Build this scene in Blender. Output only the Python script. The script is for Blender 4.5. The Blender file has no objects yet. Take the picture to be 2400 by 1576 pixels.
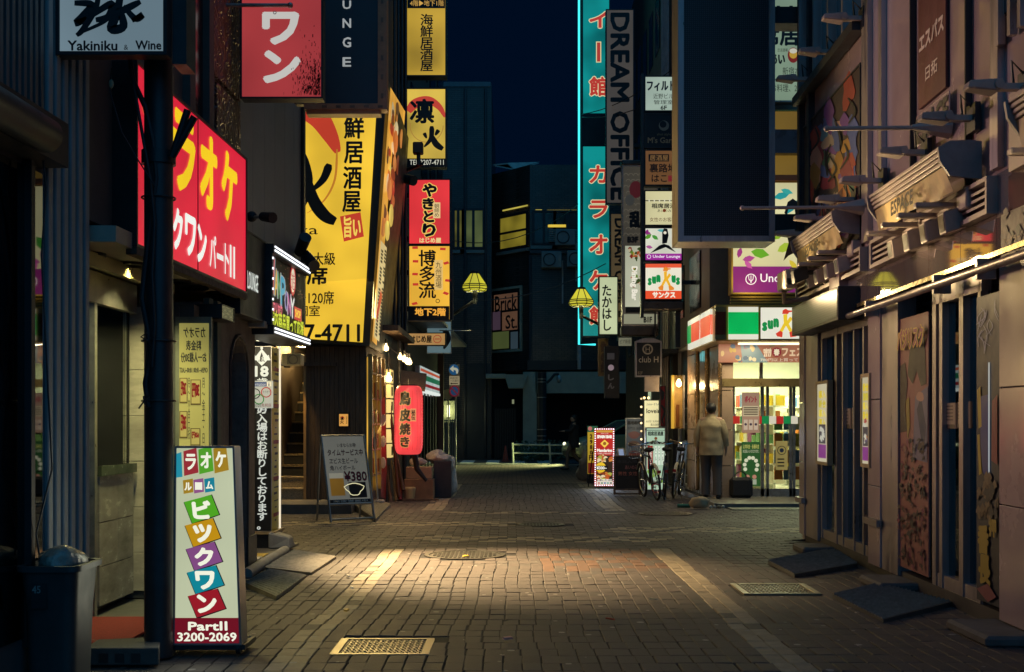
import bpy, bmesh, math, random
from mathutils import Vector, Matrix, noise
R = random.Random(7)
sc = bpy.context.scene
C = sc.collection
PI = math.pi
F, H, HOR = 2800.0, 1.39, 990.0          # focal length in photo pixels, eye height, horizon row

# ------------------------------------------------------------------ camera, sky, light
cam = bpy.data.cameras.new('camera'); cam.lens = 42.0; cam.sensor_width = 36.0
cam.shift_y = (HOR-788)/2400.0; cam.clip_start = .05; cam.clip_end = 600
co = bpy.data.objects.new('camera', cam); co.location = (0, 0, H); co.rotation_euler = (PI/2, 0, 0)
C.objects.link(co); sc.camera = co
w = bpy.data.worlds.new('World'); sc.world = w; w.use_nodes = True
bg = w.node_tree.nodes['Background']; bg.inputs[0].default_value = (.0002, .0036, .0135, 1); bg.inputs[1].default_value = 1.0
sun = bpy.data.lights.new('night_sky_glow', 'SUN'); sun.energy = 1.0; sun.angle = math.radians(110); sun.color = (.07, .46, .92)
so = bpy.data.objects.new('night_sky_glow', sun); so.rotation_euler = (math.radians(48), 0, math.radians(22)); C.objects.link(so)
vs = sc.view_settings; vs.view_transform = 'Standard'; vs.look = 'None'; vs.exposure = 0; vs.gamma = 1
sc.cycles.use_denoising = True; sc.cycles.max_bounces = 6; sc.cycles.diffuse_bounces = 3; sc.cycles.glossy_bounces = 3
sc.cycles.transmission_bounces = 6; sc.cycles.transparent_max_bounces = 10
sc.cycles.sample_clamp_indirect = 3; sc.cycles.caustics_reflective = False; sc.cycles.caustics_refractive = False

# ------------------------------------------------------------------ helpers
def lin(h):
    h = h.lstrip('#'); o = []
    for i in (0, 2, 4):
        c = int(h[i:i+2], 16)/255
        o.append(c/12.92 if c <= .04045 else ((c+.055)/1.055)**2.4)
    return tuple(o)
MC = {}
def mat(key, rgb, rough=.6, metal=0., var=.3, scale=4., bump=0., spec=.5, bscale=None, stretch=None, coat=0):
    if key in MC: return MC[key]
    if isinstance(rgb, str): rgb = lin(rgb)
    m = bpy.data.materials.new(key); m.use_nodes = True; nt = m.node_tree; N = nt.nodes; L = nt.links
    b = N['Principled BSDF']; b.inputs['Metallic'].default_value = metal; b.inputs['Specular IOR Level'].default_value = spec
    b.inputs['Coat Weight'].default_value = coat
    tc = N.new('ShaderNodeTexCoord'); geo = N.new('ShaderNodeNewGeometry'); mp = N.new('ShaderNodeMapping')
    if stretch: mp.inputs['Scale'].default_value = stretch
    L.new(geo.outputs['Position'], mp.inputs[0])
    n1 = N.new('ShaderNodeTexNoise'); n1.inputs['Scale'].default_value = scale; n1.inputs['Detail'].default_value = 7; n1.inputs['Roughness'].default_value = .65
    L.new(mp.outputs[0], n1.inputs['Vector'])
    r = N.new('ShaderNodeMapRange'); r.inputs[1].default_value = .3; r.inputs[2].default_value = .7
    r.inputs[3].default_value = 1-var; r.inputs[4].default_value = 1+var*.5
    L.new(n1.outputs[0], r.inputs[0])
    mx = N.new('ShaderNodeMix'); mx.data_type = 'RGBA'; mx.blend_type = 'MULTIPLY'; mx.inputs[0].default_value = 1
    mx.inputs[6].default_value = (*rgb, 1); L.new(r.outputs[0], mx.inputs[7]); L.new(mx.outputs[2], b.inputs['Base Color'])
    r2 = N.new('ShaderNodeMapRange'); r2.inputs[1].default_value = .25; r2.inputs[2].default_value = .75
    r2.inputs[3].default_value = max(.03, rough-.12); r2.inputs[4].default_value = min(1, rough+.15)
    L.new(n1.outputs[0], r2.inputs[0]); L.new(r2.outputs[0], b.inputs['Roughness'])
    if bump:
        n2 = N.new('ShaderNodeTexNoise'); n2.inputs['Scale'].default_value = bscale or scale*8; n2.inputs['Detail'].default_value = 5
        L.new(mp.outputs[0], n2.inputs['Vector'])
        bp = N.new('ShaderNodeBump'); bp.inputs['Strength'].default_value = bump; bp.inputs['Distance'].default_value = .01
        L.new(n2.outputs[0], bp.inputs['Height']); L.new(bp.outputs[0], b.inputs['Normal'])
    MC[key] = m; return m
def lit(hx, k=1., var=.12, sample=True, scale=1.2):
    """a glowing face that shows this colour: backlit, self-lit, or glow in place of light on it"""
    key = 'lit_%s_%.2f_%.2f_%d' % (hx.strip('#'), k, var, sample)
    if key in MC: return MC[key]
    c = lin(hx); m = bpy.data.materials.new(key); m.use_nodes = True; nt = m.node_tree; N = nt.nodes; L = nt.links
    b = N['Principled BSDF']; b.inputs['Base Color'].default_value = (c[0]*.25, c[1]*.25, c[2]*.25, 1); b.inputs['Roughness'].default_value = .35
    b.inputs['Emission Color'].default_value = (*c, 1)
    geo = N.new('ShaderNodeNewGeometry'); n1 = N.new('ShaderNodeTexNoise'); n1.inputs['Scale'].default_value = scale; n1.inputs['Detail'].default_value = 1
    L.new(geo.outputs['Position'], n1.inputs['Vector'])
    r = N.new('ShaderNodeMapRange'); r.inputs[1].default_value = .3; r.inputs[2].default_value = .7
    r.inputs[3].default_value = k*(1-var*1.6); r.inputs[4].default_value = k*(1+var)
    L.new(n1.outputs[0], r.inputs[0]); L.new(r.outputs[0], b.inputs['Emission Strength'])
    if not sample: m.cycles.emission_sampling = 'NONE'
    MC[key] = m; return m
def pr(hx, rough=.5): return mat('print_'+hx.strip('#'), hx, rough=rough, var=.15, scale=5)
def glass(key='glass', tint=(.8, .85, .85), rough=.02, alpha=.18):
    """window pane: mostly clear, mirrors at a slant"""
    if key in MC: return MC[key]
    m = bpy.data.materials.new(key); m.use_nodes = True; nt = m.node_tree; N = nt.nodes; L = nt.links
    N.remove(N['Principled BSDF']); out = N['Material Output']
    t = N.new('ShaderNodeBsdfTransparent'); t.inputs[0].default_value = (*tint, 1)
    g = N.new('ShaderNodeBsdfGlossy'); g.inputs['Roughness'].default_value = rough; g.inputs[0].default_value = (.9, .9, .9, 1)
    fr = N.new('ShaderNodeFresnel'); fr.inputs[0].default_value = 1.5
    ad = N.new('ShaderNodeMath'); ad.operation = 'ADD'; ad.inputs[1].default_value = alpha; L.new(fr.outputs[0], ad.inputs[0])
    mx = N.new('ShaderNodeMixShader'); L.new(ad.outputs[0], mx.inputs[0]); L.new(t.outputs[0], mx.inputs[1]); L.new(g.outputs[0], mx.inputs[2])
    L.new(mx.outputs[0], out.inputs[0]); MC[key] = m; return m

def P(u, v, d): return Vector(((u-1200)*d/F, d, H+(HOR-v)*d/F))
def G(u, v):
    d = F*H/(v-HOR); return Vector(((u-1200)*d/F, d, 0))
Z = Vector((0, 0, 1))
class Pl:
    """a vertical plane: p0 a point on it, r the direction that reads left to right, n towards the viewer"""
    def __init__(s, p0, r):
        s.p0 = Vector(p0); s.r = Vector(r).normalized(); s.n = s.r.cross(Z)
    def at(s, u, v):
        o = Vector((0, 0, H)); dv = Vector(((u-1200)/F, 1, (HOR-v)/F)); t = (s.p0-o).dot(s.n)/dv.dot(s.n); return o+dv*t
    def sz(s, u, v):
        q = s.at(u, v); return (q-s.p0).dot(s.r), q.z
    def pt(s, a, z, n=0): 
        q = s.p0+s.r*a+s.n*n; q.z = z; return q
    def off(s, k): return Pl(s.p0+s.n*k, s.r)
    def rect(s, u0, v0, u1, v1, ref=0.):
        a0 = s.sz(u0, v1)[0]; a1 = s.sz(u1, v1)[0]; ur = u0+(u1-u0)*ref
        return a0, a1, s.sz(ur, v1)[1], s.sz(ur, v0)[1]
def face(d): return Pl((0, d, 0), (1, 0, 0))                 # plane that faces the camera at depth d
def left(a, k=.025): return Pl((a, 0, 0), (k, 1, 0))          # street wall on the left: X = a + k*Y
def right(a, k=.0286): return Pl((a, 0, 0), (-k, -1, 0))      # street wall on the right

class MB:
    def __init__(s): s.v = []; s.f = []
    def add(s, vs, fs):
        o = len(s.v); s.v += [tuple(p) for p in vs]; s.f += [tuple(i+o for i in f) for f in fs]; return s
    def hexa(s, p):   # 8 points: bottom ring 0-3 counter-clockwise from above, top ring 4-7
        return s.add(p, [(3,2,1,0),(4,5,6,7),(0,1,5,4),(1,2,6,5),(2,3,7,6),(3,0,4,7)])
    def box(s, x0, x1, y0, y1, z0, z1):
        return s.hexa([(x0,y0,z0),(x1,y0,z0),(x1,y1,z0),(x0,y1,z0),(x0,y0,z1),(x1,y0,z1),(x1,y1,z1),(x0,y1,z1)])
    def obox(s, pl, a0, a1, z0, z1, n0=-.02, n1=0):
        if a0 > a1: a0, a1 = a1, a0
        if z0 > z1: z0, z1 = z1, z0
        q = pl.pt
        return s.hexa([q(a0,z0,n1),q(a1,z0,n1),q(a1,z0,n0),q(a0,z0,n0),q(a0,z1,n1),q(a1,z1,n1),q(a1,z1,n0),q(a0,z1,n0)])
    def quad(s, pl, a0, a1, z0, z1, n=0): 
        return s.add([pl.pt(a0,z0,n),pl.pt(a1,z0,n),pl.pt(a1,z1,n),pl.pt(a0,z1,n)], [(0,1,2,3)])
    def prism(s, pl, pts, n0, n1):
        k = len(pts)
        vs = [pl.pt(a,z,n1) for a,z in pts]+[pl.pt(a,z,n0) for a,z in pts]
        ar = sum(pts[i][0]*pts[(i+1)%k][1]-pts[(i+1)%k][0]*pts[i][1] for i in range(k))
        fs = [tuple(range(k)), tuple(range(2*k-1, k-1, -1))]+[(i+k, (i+1)%k+k, (i+1)%k, i) for i in range(k)]
        if ar < 0: fs = [tuple(reversed(f)) for f in fs]
        return s.add(vs, fs)
    def cyl(s, p0, p1, r0, r1=None, seg=12, caps=True):
        p0 = Vector(p0); p1 = Vector(p1); r1 = r0 if r1 is None else r1
        d = (p1-p0).normalized(); a = d.orthogonal().normalized(); b = d.cross(a); vs = []
        for p, r in ((p0, r0), (p1, r1)):
            for i in range(seg):
                t = 2*PI*i/seg; vs.append(p+a*(r*math.cos(t))+b*(r*math.sin(t)))
        fs = [(i, (i+1)%seg, (i+1)%seg+seg, i+seg) for i in range(seg)]
        if caps: fs += [tuple(range(seg-1, -1, -1)), tuple(range(seg, 2*seg))]
        return s.add(vs, fs)
    def tube(s, pts, r, seg=8):
        pts = [Vector(p) for p in pts]; vs = []; n = len(pts); rr = r if isinstance(r, (list, tuple)) else [r]*n
        a = (pts[1]-pts[0]).normalized().orthogonal().normalized()
        for i, p in enumerate(pts):
            d = (pts[min(i+1, n-1)]-pts[max(i-1, 0)]).normalized(); a = (a-d*a.dot(d)).normalized(); b = d.cross(a)
            for j in range(seg):
                t = 2*PI*j/seg; vs.append(p+a*(rr[i]*math.cos(t))+b*(rr[i]*math.sin(t)))
        fs = [(i*seg+j, i*seg+(j+1)%seg, (i+1)*seg+(j+1)%seg, (i+1)*seg+j) for i in range(n-1) for j in range(seg)]
        fs += [tuple(range(seg-1, -1, -1)), tuple(range((n-1)*seg, n*seg))]
        return s.add(vs, fs)
    def lathe(s, c, prof, seg=20, sx=1, sy=1):
        c = Vector(c); vs = []; n = len(prof)
        for r, z in prof:
            for j in range(seg):
                t = 2*PI*j/seg; vs.append(c+Vector((r*sx*math.cos(t), r*sy*math.sin(t), z)))
        fs = [(i*seg+j, i*seg+(j+1)%seg, (i+1)*seg+(j+1)%seg, (i+1)*seg+j) for i in range(n-1) for j in range(seg)]
        fs += [tuple(range(seg-1, -1, -1)), tuple(range((n-1)*seg, n*seg))]
        return s.add(vs, fs)
    def torus(s, c, axis, R_, r, seg=28, ss=8, a0=0, a1=2*PI):
        c = Vector(c); ax = Vector(axis).normalized(); a = ax.orthogonal().normalized()
        if abs(ax.z) < .9: a = (Z-ax*Z.dot(ax)).normalized()
        b = ax.cross(a); full = abs(a1-a0-2*PI) < 1e-4; n = seg if full else seg+1; vs = []
        for i in range(n):
            t = a0+(a1-a0)*i/seg; e = a*math.cos(t)+b*math.sin(t)
            for j in range(ss):
                q = 2*PI*j/ss; vs.append(c+e*(R_+r*math.cos(q))+ax*(r*math.sin(q)))
        fs = [(i*ss+j, i*ss+(j+1)%ss, ((i+1)%n)*ss+(j+1)%ss, ((i+1)%n)*ss+j) for i in range(seg if full else n-1) for j in range(ss)]
        return s.add(vs, fs)
    def ball(s, c, rx, ry=None, rz=None, seg=14, rings=9):
        ry = ry or rx; rz = rz or rx; c = Vector(c); vs = []
        for i in range(1, rings):
            p = PI*i/rings
            for j in range(seg):
                t = 2*PI*j/seg; vs.append(c+Vector((rx*math.sin(p)*math.cos(t), ry*math.sin(p)*math.sin(t), -rz*math.cos(p))))
        k = len(vs); vs += [c-Vector((0,0,rz)), c+Vector((0,0,rz))]
        fs = [(i*seg+j, i*seg+(j+1)%seg, (i+1)*seg+(j+1)%seg, (i+1)*seg+j) for i in range(rings-2) for j in range(seg)]
        fs += [(k, (j+1)%seg, j) for j in range(seg)]+[(k+1, (rings-2)*seg+j, (rings-2)*seg+(j+1)%seg) for j in range(seg)]
        return s.add(vs, fs)
    def build(s, name, m, parent=None, bevel=0, smooth=False, **tags):
        if not s.f: return None
        L0 = W(parent)
        me = bpy.data.meshes.new(name); me.from_pydata([(Vector(v)-L0) for v in s.v], [], s.f)
        if bevel:
            bm = bmesh.new(); bm.from_mesh(me); bmesh.ops.remove_doubles(bm, verts=bm.verts, dist=1e-5)
            bmesh.ops.bevel(bm, geom=[e for e in bm.edges if len(e.link_faces) == 2 and e.calc_face_angle() > .6], offset=bevel, segments=1, affect='EDGES')
            bm.to_mesh(me); bm.free()
        if smooth:
            me.polygons.foreach_set('use_smooth', [True]*len(me.polygons)); me.set_sharp_from_angle(angle=.7)
        me.materials.append(m)
        return obj(name, me, parent, **tags)
WL = {}
def W(p): return WL[p.name] if p else Vector((0, 0, 0))
def obj(name, me, parent=None, **tags):
    o = bpy.data.objects.new(name, me); C.objects.link(o)
    if parent: o.parent = parent; WL[o.name] = W(parent)
    else: WL[o.name] = Vector((0, 0, 0))
    for k, v in tags.items(): o[k] = v
    return o
def thing(name, label, cat, base, group=None):
    o = bpy.data.objects.new(name, None); C.objects.link(o); o.location = base; o.empty_display_size = .1
    WL[o.name] = Vector(base); o['label'] = label; o['category'] = cat
    if group: o['group'] = group
    return o
def structure(o): o['kind'] = 'structure'; return o
def lamp(name, kind, loc, energy, color, parent=None, size=.1, aim=None, spot=None, blend=.6):
    l = bpy.data.lights.new(name, kind); l.energy = energy; l.color = color
    if kind == 'AREA':
        if isinstance(size, tuple): l.shape = 'RECTANGLE'; l.size, l.size_y = size
        else: l.size = size
    else: l.shadow_soft_size = size
    if kind == 'SPOT': l.spot_size = math.radians(spot); l.spot_blend = blend
    o = bpy.data.objects.new(name, l); C.objects.link(o); loc = Vector(loc)
    if parent: o.parent = parent; o.location = loc-W(parent)
    else: o.location = loc
    if aim is not None: o.rotation_euler = (Vector(aim)-loc).to_track_quat('-Z', 'Y').to_euler()
    return o

TXT = {}
def glyphs(s):
    if s in TXT: return TXT[s]
    cu = bpy.data.curves.new('t', 'FONT'); cu.body = s; cu.resolution_u = 2; cu.align_x = 'CENTER'; cu.space_line = .92
    o = bpy.data.objects.new('t', cu); C.objects.link(o)
    me = bpy.data.meshes.new_from_object(o)
    vs = [(v.co.x, v.co.y) for v in me.vertices]; fs = [tuple(p.vertices) for p in me.polygons]
    bpy.data.objects.remove(o); bpy.data.curves.remove(cu); bpy.data.meshes.remove(me)
    x0 = min(v[0] for v in vs); x1 = max(v[0] for v in vs); y0 = min(v[1] for v in vs); y1 = max(v[1] for v in vs)
    TXT[s] = (vs, fs, x0, x1, y0, y1); return TXT[s]
def lettering(parent, pl, s, r4, m, n=.004, bold=0., mirror=False, rot=0, shear=0, name='lettering', vert=False):
    """text fitted to the rectangle r4 = (a0, a1, z0, z1) of the plane; bold is a fraction of the glyph height"""
    if vert: s = '\n'.join(s)
    vs, fs, x0, x1, y0, y1 = glyphs(s); a0, a1, z0, z1 = r4
    if rot: # quarter turn clockwise
        vs = [(v[1], -v[0]) for v in vs]; x0, x1, y0, y1 = y0, y1, -x1, -x0
    b = MB(); rows = s.count('\n')+1
    bo = bold*(z1-z0)/rows if not rot else bold*(a1-a0)
    offs = [(0, 0)] if not bold else [(0,0),(bo,0),(-bo,0),(0,bo),(0,-bo),(bo*.7,bo*.7),(-bo*.7,bo*.7),(bo*.7,-bo*.7),(-bo*.7,-bo*.7)]
    w_ = max(x1-x0, 1e-4); h_ = max(y1-y0, 1e-4)
    for i, (dx, dz) in enumerate(offs):
        q = []
        for x, y in vs:
            tx = (x-x0)/w_; ty = (y-y0)/h_
            if mirror: tx = 1-tx
            q.append(pl.pt(a0+bo+(a1-a0-2*bo)*tx+dx+shear*(ty-.5)*(z1-z0), z0+bo+(z1-z0-2*bo)*ty+dz, n+i*.00002))
        b.add(q, [tuple(reversed(f)) for f in fs] if mirror != bool(rot == 2) else fs)
    return b.build(name, m, parent)
INK = pr('#0a0b0c'); INKB = mat('ink', (.014, .015, .018), rough=.5, var=.1)

class Sign:
    """a box sign on a plane, measured in photo pixels; children: casing, face, frame, lettering, print"""
    def __init__(s, name, label, pl, px, depth=.15, facem=None, casem=None, cat='sign', group=None, frame=.025, lip=.012, ref=0., base=None, framem=None, r4=None):
        s.pl = pl; s.r4 = r4 or pl.rect(*px, ref=ref); a0, a1, z0, z1 = s.r4; s.ref = ref
        s.o = thing(name, label, cat, base or pl.pt((a0+a1)/2, z0, -depth/2), group); s.k = 0
        MB().obox(pl, a0, a1, z0, z1, -depth, -.004).build('casing', casem, s.o, bevel=.006)
        if facem: MB().obox(pl, a0+frame*.8, a1-frame*.8, z0+frame*.8, z1-frame*.8, -.01, 0).build('face', facem, s.o)
        if frame:
            b = MB(); b.obox(pl, a0, a1, z0, z0+frame, -.01, lip); b.obox(pl, a0, a1, z1-frame, z1, -.01, lip)
            b.obox(pl, a0, a0+frame, z0+frame, z1-frame, -.01, lip); b.obox(pl, a1-frame, a1, z0+frame, z1-frame, -.01, lip)
            b.build('frame', framem or casem, s.o)
    def nx(s): s.k += 1; return .004+s.k*.0002
    def R(s, px): return s.pl.rect(*px, ref=.5)
    def text(s, t, px, m, **k): lettering(s.o, s.pl, t, s.R(px), m, n=s.nx(), **k); return s
    def rc(s, px, m, name='print'):
        a0, a1, z0, z1 = s.R(px); n = s.nx(); MB().quad(s.pl, a0, a1, z0, z1, n).build(name, m, s.o); return s
    def poly(s, pts, m, name='print'):
        n = s.nx(); q = [s.pl.sz(u, v) for u, v in pts]; MB().add([s.pl.pt(a, z, n) for a, z in q], [tuple(range(len(q)))]).build(name, m, s.o); return s
    def disc(s, u, v, ru, m, rv=None, seg=24, name='print'):
        rv = rv or ru; return s.poly([(u+ru*math.cos(2*PI*i/seg), v-rv*math.sin(2*PI*i/seg)) for i in range(seg)], m, name)
    def ring(s, u, v, r0, r1, m, seg=28, a0=0, a1=2*PI):
        n = s.nx(); b = MB(); vs = []
        for i in range(seg+1):
            t = a0+(a1-a0)*i/seg
            for r in (r0, r1): vs.append(s.pl.pt(*s.pl.sz(u+r*math.cos(t), v-r*math.sin(t)), n))
        b.add(vs, [(2*i, 2*i+1, 2*i+3, 2*i+2) for i in range(seg)]).build('print', m, s.o); return s
    def stroke(s, pts, w_, m, taper=True):
        """a brush stroke through pixel points"""
        n = s.nx(); q = [Vector((u, v)) for u, v in pts]; fine = []
        for i in range(len(q)-1):
            p0 = q[max(i-1,0)]; p1 = q[i]; p2 = q[i+1]; p3 = q[min(i+2,len(q)-1)]
            for j in range(6):
                t = j/6; fine.append(.5*((2*p1)+(p2-p0)*t+(2*p0-5*p1+4*p2-p3)*t*t+(3*p1-p0-3*p2+p3)*t**3))
        fine.append(q[-1]); vs = []; k = len(fine)
        for i, p in enumerate(fine):
            d = (fine[min(i+1,k-1)]-fine[max(i-1,0)]); d = d.normalized() if d.length else Vector((1,0)); e = Vector((-d.y, d.x)); t = i/(k-1)
            ww = w_*(.75+.5*math.sin(t*PI) if not taper else (1.1-.85*t**2.5)*(.6+.4*min(1, t*6)))/2
            for sg in (-1, 1): vs.append(s.pl.pt(*s.pl.sz(*(p+e*ww*sg)), n))
        MB().add(vs, [(2*i, 2*i+1, 2*i+3, 2*i+2) for i in range(k-1)]).build('brush_stroke', m, s.o); return s
# ------------------------------------------------------------------ ground, paving, plates
ground = structure(MB().box(-150, 150, -60, 260, -.5, -.04).build('ground', mat('bare_ground', (.03, .03, .032), rough=.9, var=.4)))
def brickmat(key, c0, c1, rough=.68):
    m = mat(key, c0, rough=rough, var=.35, scale=9, bump=.35, bscale=60, spec=.4); nt = m.node_tree; N = nt.nodes; L = nt.links
    mx = [n for n in N if n.type == 'MIX'][0]; geo = N.new('ShaderNodeNewGeometry'); oi = N.new('ShaderNodeObjectInfo')
    ad = N.new('ShaderNodeMath'); L.new(geo.outputs['Random Per Island'], ad.inputs[0]); L.new(oi.outputs['Random'], ad.inputs[1])
    fr = N.new('ShaderNodeMath'); fr.operation = 'FRACT'; L.new(ad.outputs[0], fr.inputs[0])
    cm = N.new('ShaderNodeMix'); cm.data_type = 'RGBA'; L.new(fr.outputs[0], cm.inputs[0]); cm.inputs[6].default_value = (*c0, 1); cm.inputs[7].default_value = (*c1, 1)
    vo = N.new('ShaderNodeTexVoronoi'); vo.inputs['Scale'].default_value = 5.5; L.new(geo.outputs['Position'], vo.inputs['Vector'])   # trodden gum
    sv = N.new('ShaderNodeSeparateColor'); L.new(vo.outputs['Color'], sv.inputs[0]); th = N.new('ShaderNodeMath'); th.operation = 'MULTIPLY'; th.inputs[1].default_value = .15; L.new(sv.outputs[0], th.inputs[0])
    lt = N.new('ShaderNodeMath'); lt.operation = 'LESS_THAN'; L.new(vo.outputs['Distance'], lt.inputs[0]); L.new(th.outputs[0], lt.inputs[1])
    gm = N.new('ShaderNodeMix'); gm.data_type = 'RGBA'; gm.inputs[7].default_value = (.3, .28, .26, 1); L.new(lt.outputs[0], gm.inputs[0]); L.new(cm.outputs[2], gm.inputs[6])
    L.new(gm.outputs[2], mx.inputs[6]); return m
BM = [brickmat('paver_brown', (.1, .083, .077), (.08, .067, .063)), brickmat('paver_grey', (.092, .081, .075), (.075, .067, .063)),
      brickmat('paver_cream', (.33, .28, .2), (.26, .215, .15)), brickmat('paver_dark', (.045, .04, .038), (.028, .028, .028)), brickmat('paver_red', (.14, .08, .055), (.115, .07, .052))]
mortar = mat('mortar_bed', (.016, .015, .015), rough=.9, var=.4, scale=12)
paving = structure(MB().box(-7.5, 9, 2, 27.0, -.04, -.022).build('paving', mortar))
def bricktex(key, c0, c1, mo, bw, bh, scale=1., offset=.5, rough=.6, bump=.4, axes='xy', msize=.012, spec=.4):
    """far brickwork: joints too fine to build"""
    m = bpy.data.materials.new(key); m.use_nodes = True; nt = m.node_tree; N = nt.nodes; L = nt.links; b = N['Principled BSDF']
    geo = N.new('ShaderNodeNewGeometry'); sp = N.new('ShaderNodeSeparateXYZ'); cb = N.new('ShaderNodeCombineXYZ'); L.new(geo.outputs['Position'], sp.inputs[0])
    ax = {'x': 0, 'y': 1, 'z': 2}
    if axes == 'wz':
        a = N.new('ShaderNodeMath'); L.new(sp.outputs[0], a.inputs[0]); L.new(sp.outputs[1], a.inputs[1]); L.new(a.outputs[0], cb.inputs[0]); L.new(sp.outputs[2], cb.inputs[1])
    else:
        L.new(sp.outputs[ax[axes[0]]], cb.inputs[0]); L.new(sp.outputs[ax[axes[1]]], cb.inputs[1])
    t = N.new('ShaderNodeTexBrick'); L.new(cb.outputs[0], t.inputs[0]); t.inputs['Color1'].default_value = (*c0, 1); t.inputs['Color2'].default_value = (*c1, 1); t.inputs['Mortar'].default_value = (*mo, 1)
    t.inputs['Scale'].default_value = scale; t.inputs['Brick Width'].default_value = bw; t.inputs['Row Height'].default_value = bh; t.inputs['Mortar Size'].default_value = msize; t.offset = offset; t.inputs['Bias'].default_value = -.1
    n = N.new('ShaderNodeTexNoise'); n.inputs['Scale'].default_value = 1.6; n.inputs['Detail'].default_value = 8; L.new(geo.outputs['Position'], n.inputs['Vector'])
    r = N.new('ShaderNodeMapRange'); r.inputs[1].default_value = .3; r.inputs[2].default_value = .7; r.inputs[3].default_value = .6; r.inputs[4].default_value = 1.2; L.new(n.outputs[0], r.inputs[0])
    mx = N.new('ShaderNodeMix'); mx.data_type = 'RGBA'; mx.blend_type = 'MULTIPLY'; mx.inputs[0].default_value = 1; L.new(t.outputs[0], mx.inputs[6]); L.new(r.outputs[0], mx.inputs[7]); L.new(mx.outputs[2], b.inputs['Base Color'])
    b.inputs['Roughness'].default_value = rough; b.inputs['Specular IOR Level'].default_value = spec
    bp = N.new('ShaderNodeBump'); bp.inputs['Strength'].default_value = bump; bp.inputs['Distance'].default_value = .008; bp.invert = True; L.new(t.outputs['Fac'], bp.inputs['Height']); L.new(bp.outputs[0], b.inputs['Normal'])
    MC[key] = m; return m
far_pave = structure(MB().box(-2.6, 3.7, 27.0, 38.6, -.04, -.001).build('far_paving', bricktex('far_pavers', (.14, .09, .07), (.10, .07, .06), (.04, .035, .03), .1125, .225, offset=0.)))
road = structure(MB().box(-60, 60, 38.6, 46.6, -.04, -.02).build('road', mat('asphalt', (.045, .045, .047), rough=.75, var=.4, scale=20, bump=.4, bscale=150)))
paintw = mat('road_paint', (.55, .55, .52), rough=.7, var=.35, scale=14)
for i in range(6): # crosswalk bars, seen end on beyond the paving
    x = -3.6+i*.9; structure(MB().box(x, x+.45, 41.0, 44.0, -.02, -.014).build('crosswalk_bar', paintw, road))
structure(MB().box(-60, 60, 38.6, 38.75, -.02, .03).build('kerb', mat('concrete', (.3, .29, .27), rough=.8, var=.3, scale=5, bump=.2)))
structure(MB().box(-60, -2.6, 46.2, 46.6, -.02, .1).build('kerb', MC['concrete']))

PLATES = [(-.8, 7.46, .3, .27), (2.21, 10.05, .32, .31)]
MANH = [(-.5, 12.65, .43), (.4, 16.4, .33), (2.35, 18.35, .42)]
def wob(y, x): return .045*noise.noise(Vector((x*.15, y*.45, 3.1)))+.02*noise.noise(Vector((x*.5, y*1.3, 7.7)))
def hz(x, y): return .012*noise.noise(Vector((x*.6, y*.6, 1.7)))-.012
bricks = []
def lay(x, y, hw, hl, m): bricks.append((x, y, hw, hl, m))
def blocked(x, y):
    return any(abs(x-px) < ax+.03 and abs(y-py) < ay+.05 for px, py, ax, ay in PLATES) or any((x-px)**2+(y-py)**2 < (r+.06)**2 for px, py, r in MANH)
for (y0, y1) in ((5.375, 13.25), (19.0, 27.1)):
    ny = round((y1-y0)/.225)
    for j in range(ny):
        y = y0+.1125+j*.225
        xi = -2.75 if y0 < 10 else -2.35
        for i in range(int((3.55-xi)/.1125)):
            x = xi+.056+i*.1125
            if x > 3.22+.0286*y and y < 14: continue
            m = 2 if (-1.41 < x < -1.16 or 1.52 < x < 1.77) else (1 if x < -1.41 else 0)
            if m == 2 and R.random() < .06: m = 1
            if m == 0 and R.random() < .12: m = 1
            if m == 0 and 11.3 < y < 13.2 and .3 < x < 1.5 and R.random() < .7: m = 4
            x += wob(y, x)+R.uniform(-.005, .005)
            if not blocked(x, y): lay(x, y, .0533, .1096, m)
for j in range(51):
    y = 13.25+.056+j*.1125; off = .1125*(j % 2)
    for i in range(52):
        x = -4.9+i*.225+off
        dy = .09*noise.noise(Vector((x*.42, y*.3, 5.5)))
        yy = y+dy*min(1, (y-13.2)*2, (19-y)*2); m = 1 if R.random() < .5 else 0
        for (b0, b1, xa, xb) in ((14.0, 14.75, -1.1, 1.9), (16.2, 16.85, -3.2, .6), (15.2, 15.95, 1.2, 5), (18.3, 18.7, -1, 1.7)):
            if b0 < y < b1 and xa < x < xb: m = 2 if (int((y-b0)/.1125)*2+i) % 5 in (0, 1, 3) else R.choice((3, 3, 0))
        if not blocked(x, yy) and not (x > 3.3 and yy < 14.2): lay(x+wob(y, x)*.4, yy, .1096, .0533, m)
def brickgeo(hw, hl, rr):
    b = .004; q = lambda: rr.uniform(-.0022, .0022)
    top = [(-hw+b+q(), -hl+b+q(), q()*.6), (hw-b+q(), -hl+b+q(), q()*.6), (hw-b+q(), hl-b+q(), q()*.6), (-hw+b+q(), hl-b+q(), q()*.6)]
    mid = [(-hw, -hl, -.004), (hw, -hl, -.004), (hw, hl, -.004), (-hw, hl, -.004)]
    bot = [(x, y, -.024) for x, y, z in mid]; vs = top+mid+bot; fs = [(0, 1, 2, 3)]
    for k in range(4): n = (k+1) % 4; fs += [(k+4, n+4, n, k), (k+8, n+8, n+4, k+4)]
    return vs, fs
bricks.sort(key=lambda t: t[1] if abs(t[0]) < .43*t[1] and t[1] > 6.5 else 99)
variants = {}
for mi in range(5):
    for (hw, hl) in ((.0533, .1096), (.1096, .0533)):
        for k in range(4):
            vs_, fs_ = brickgeo(hw, hl, R); me = bpy.data.meshes.new('paving_brick'); me.from_pydata(vs_, [], fs_); me.materials.append(BM[mi]); variants[mi, hw, k] = me
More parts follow.
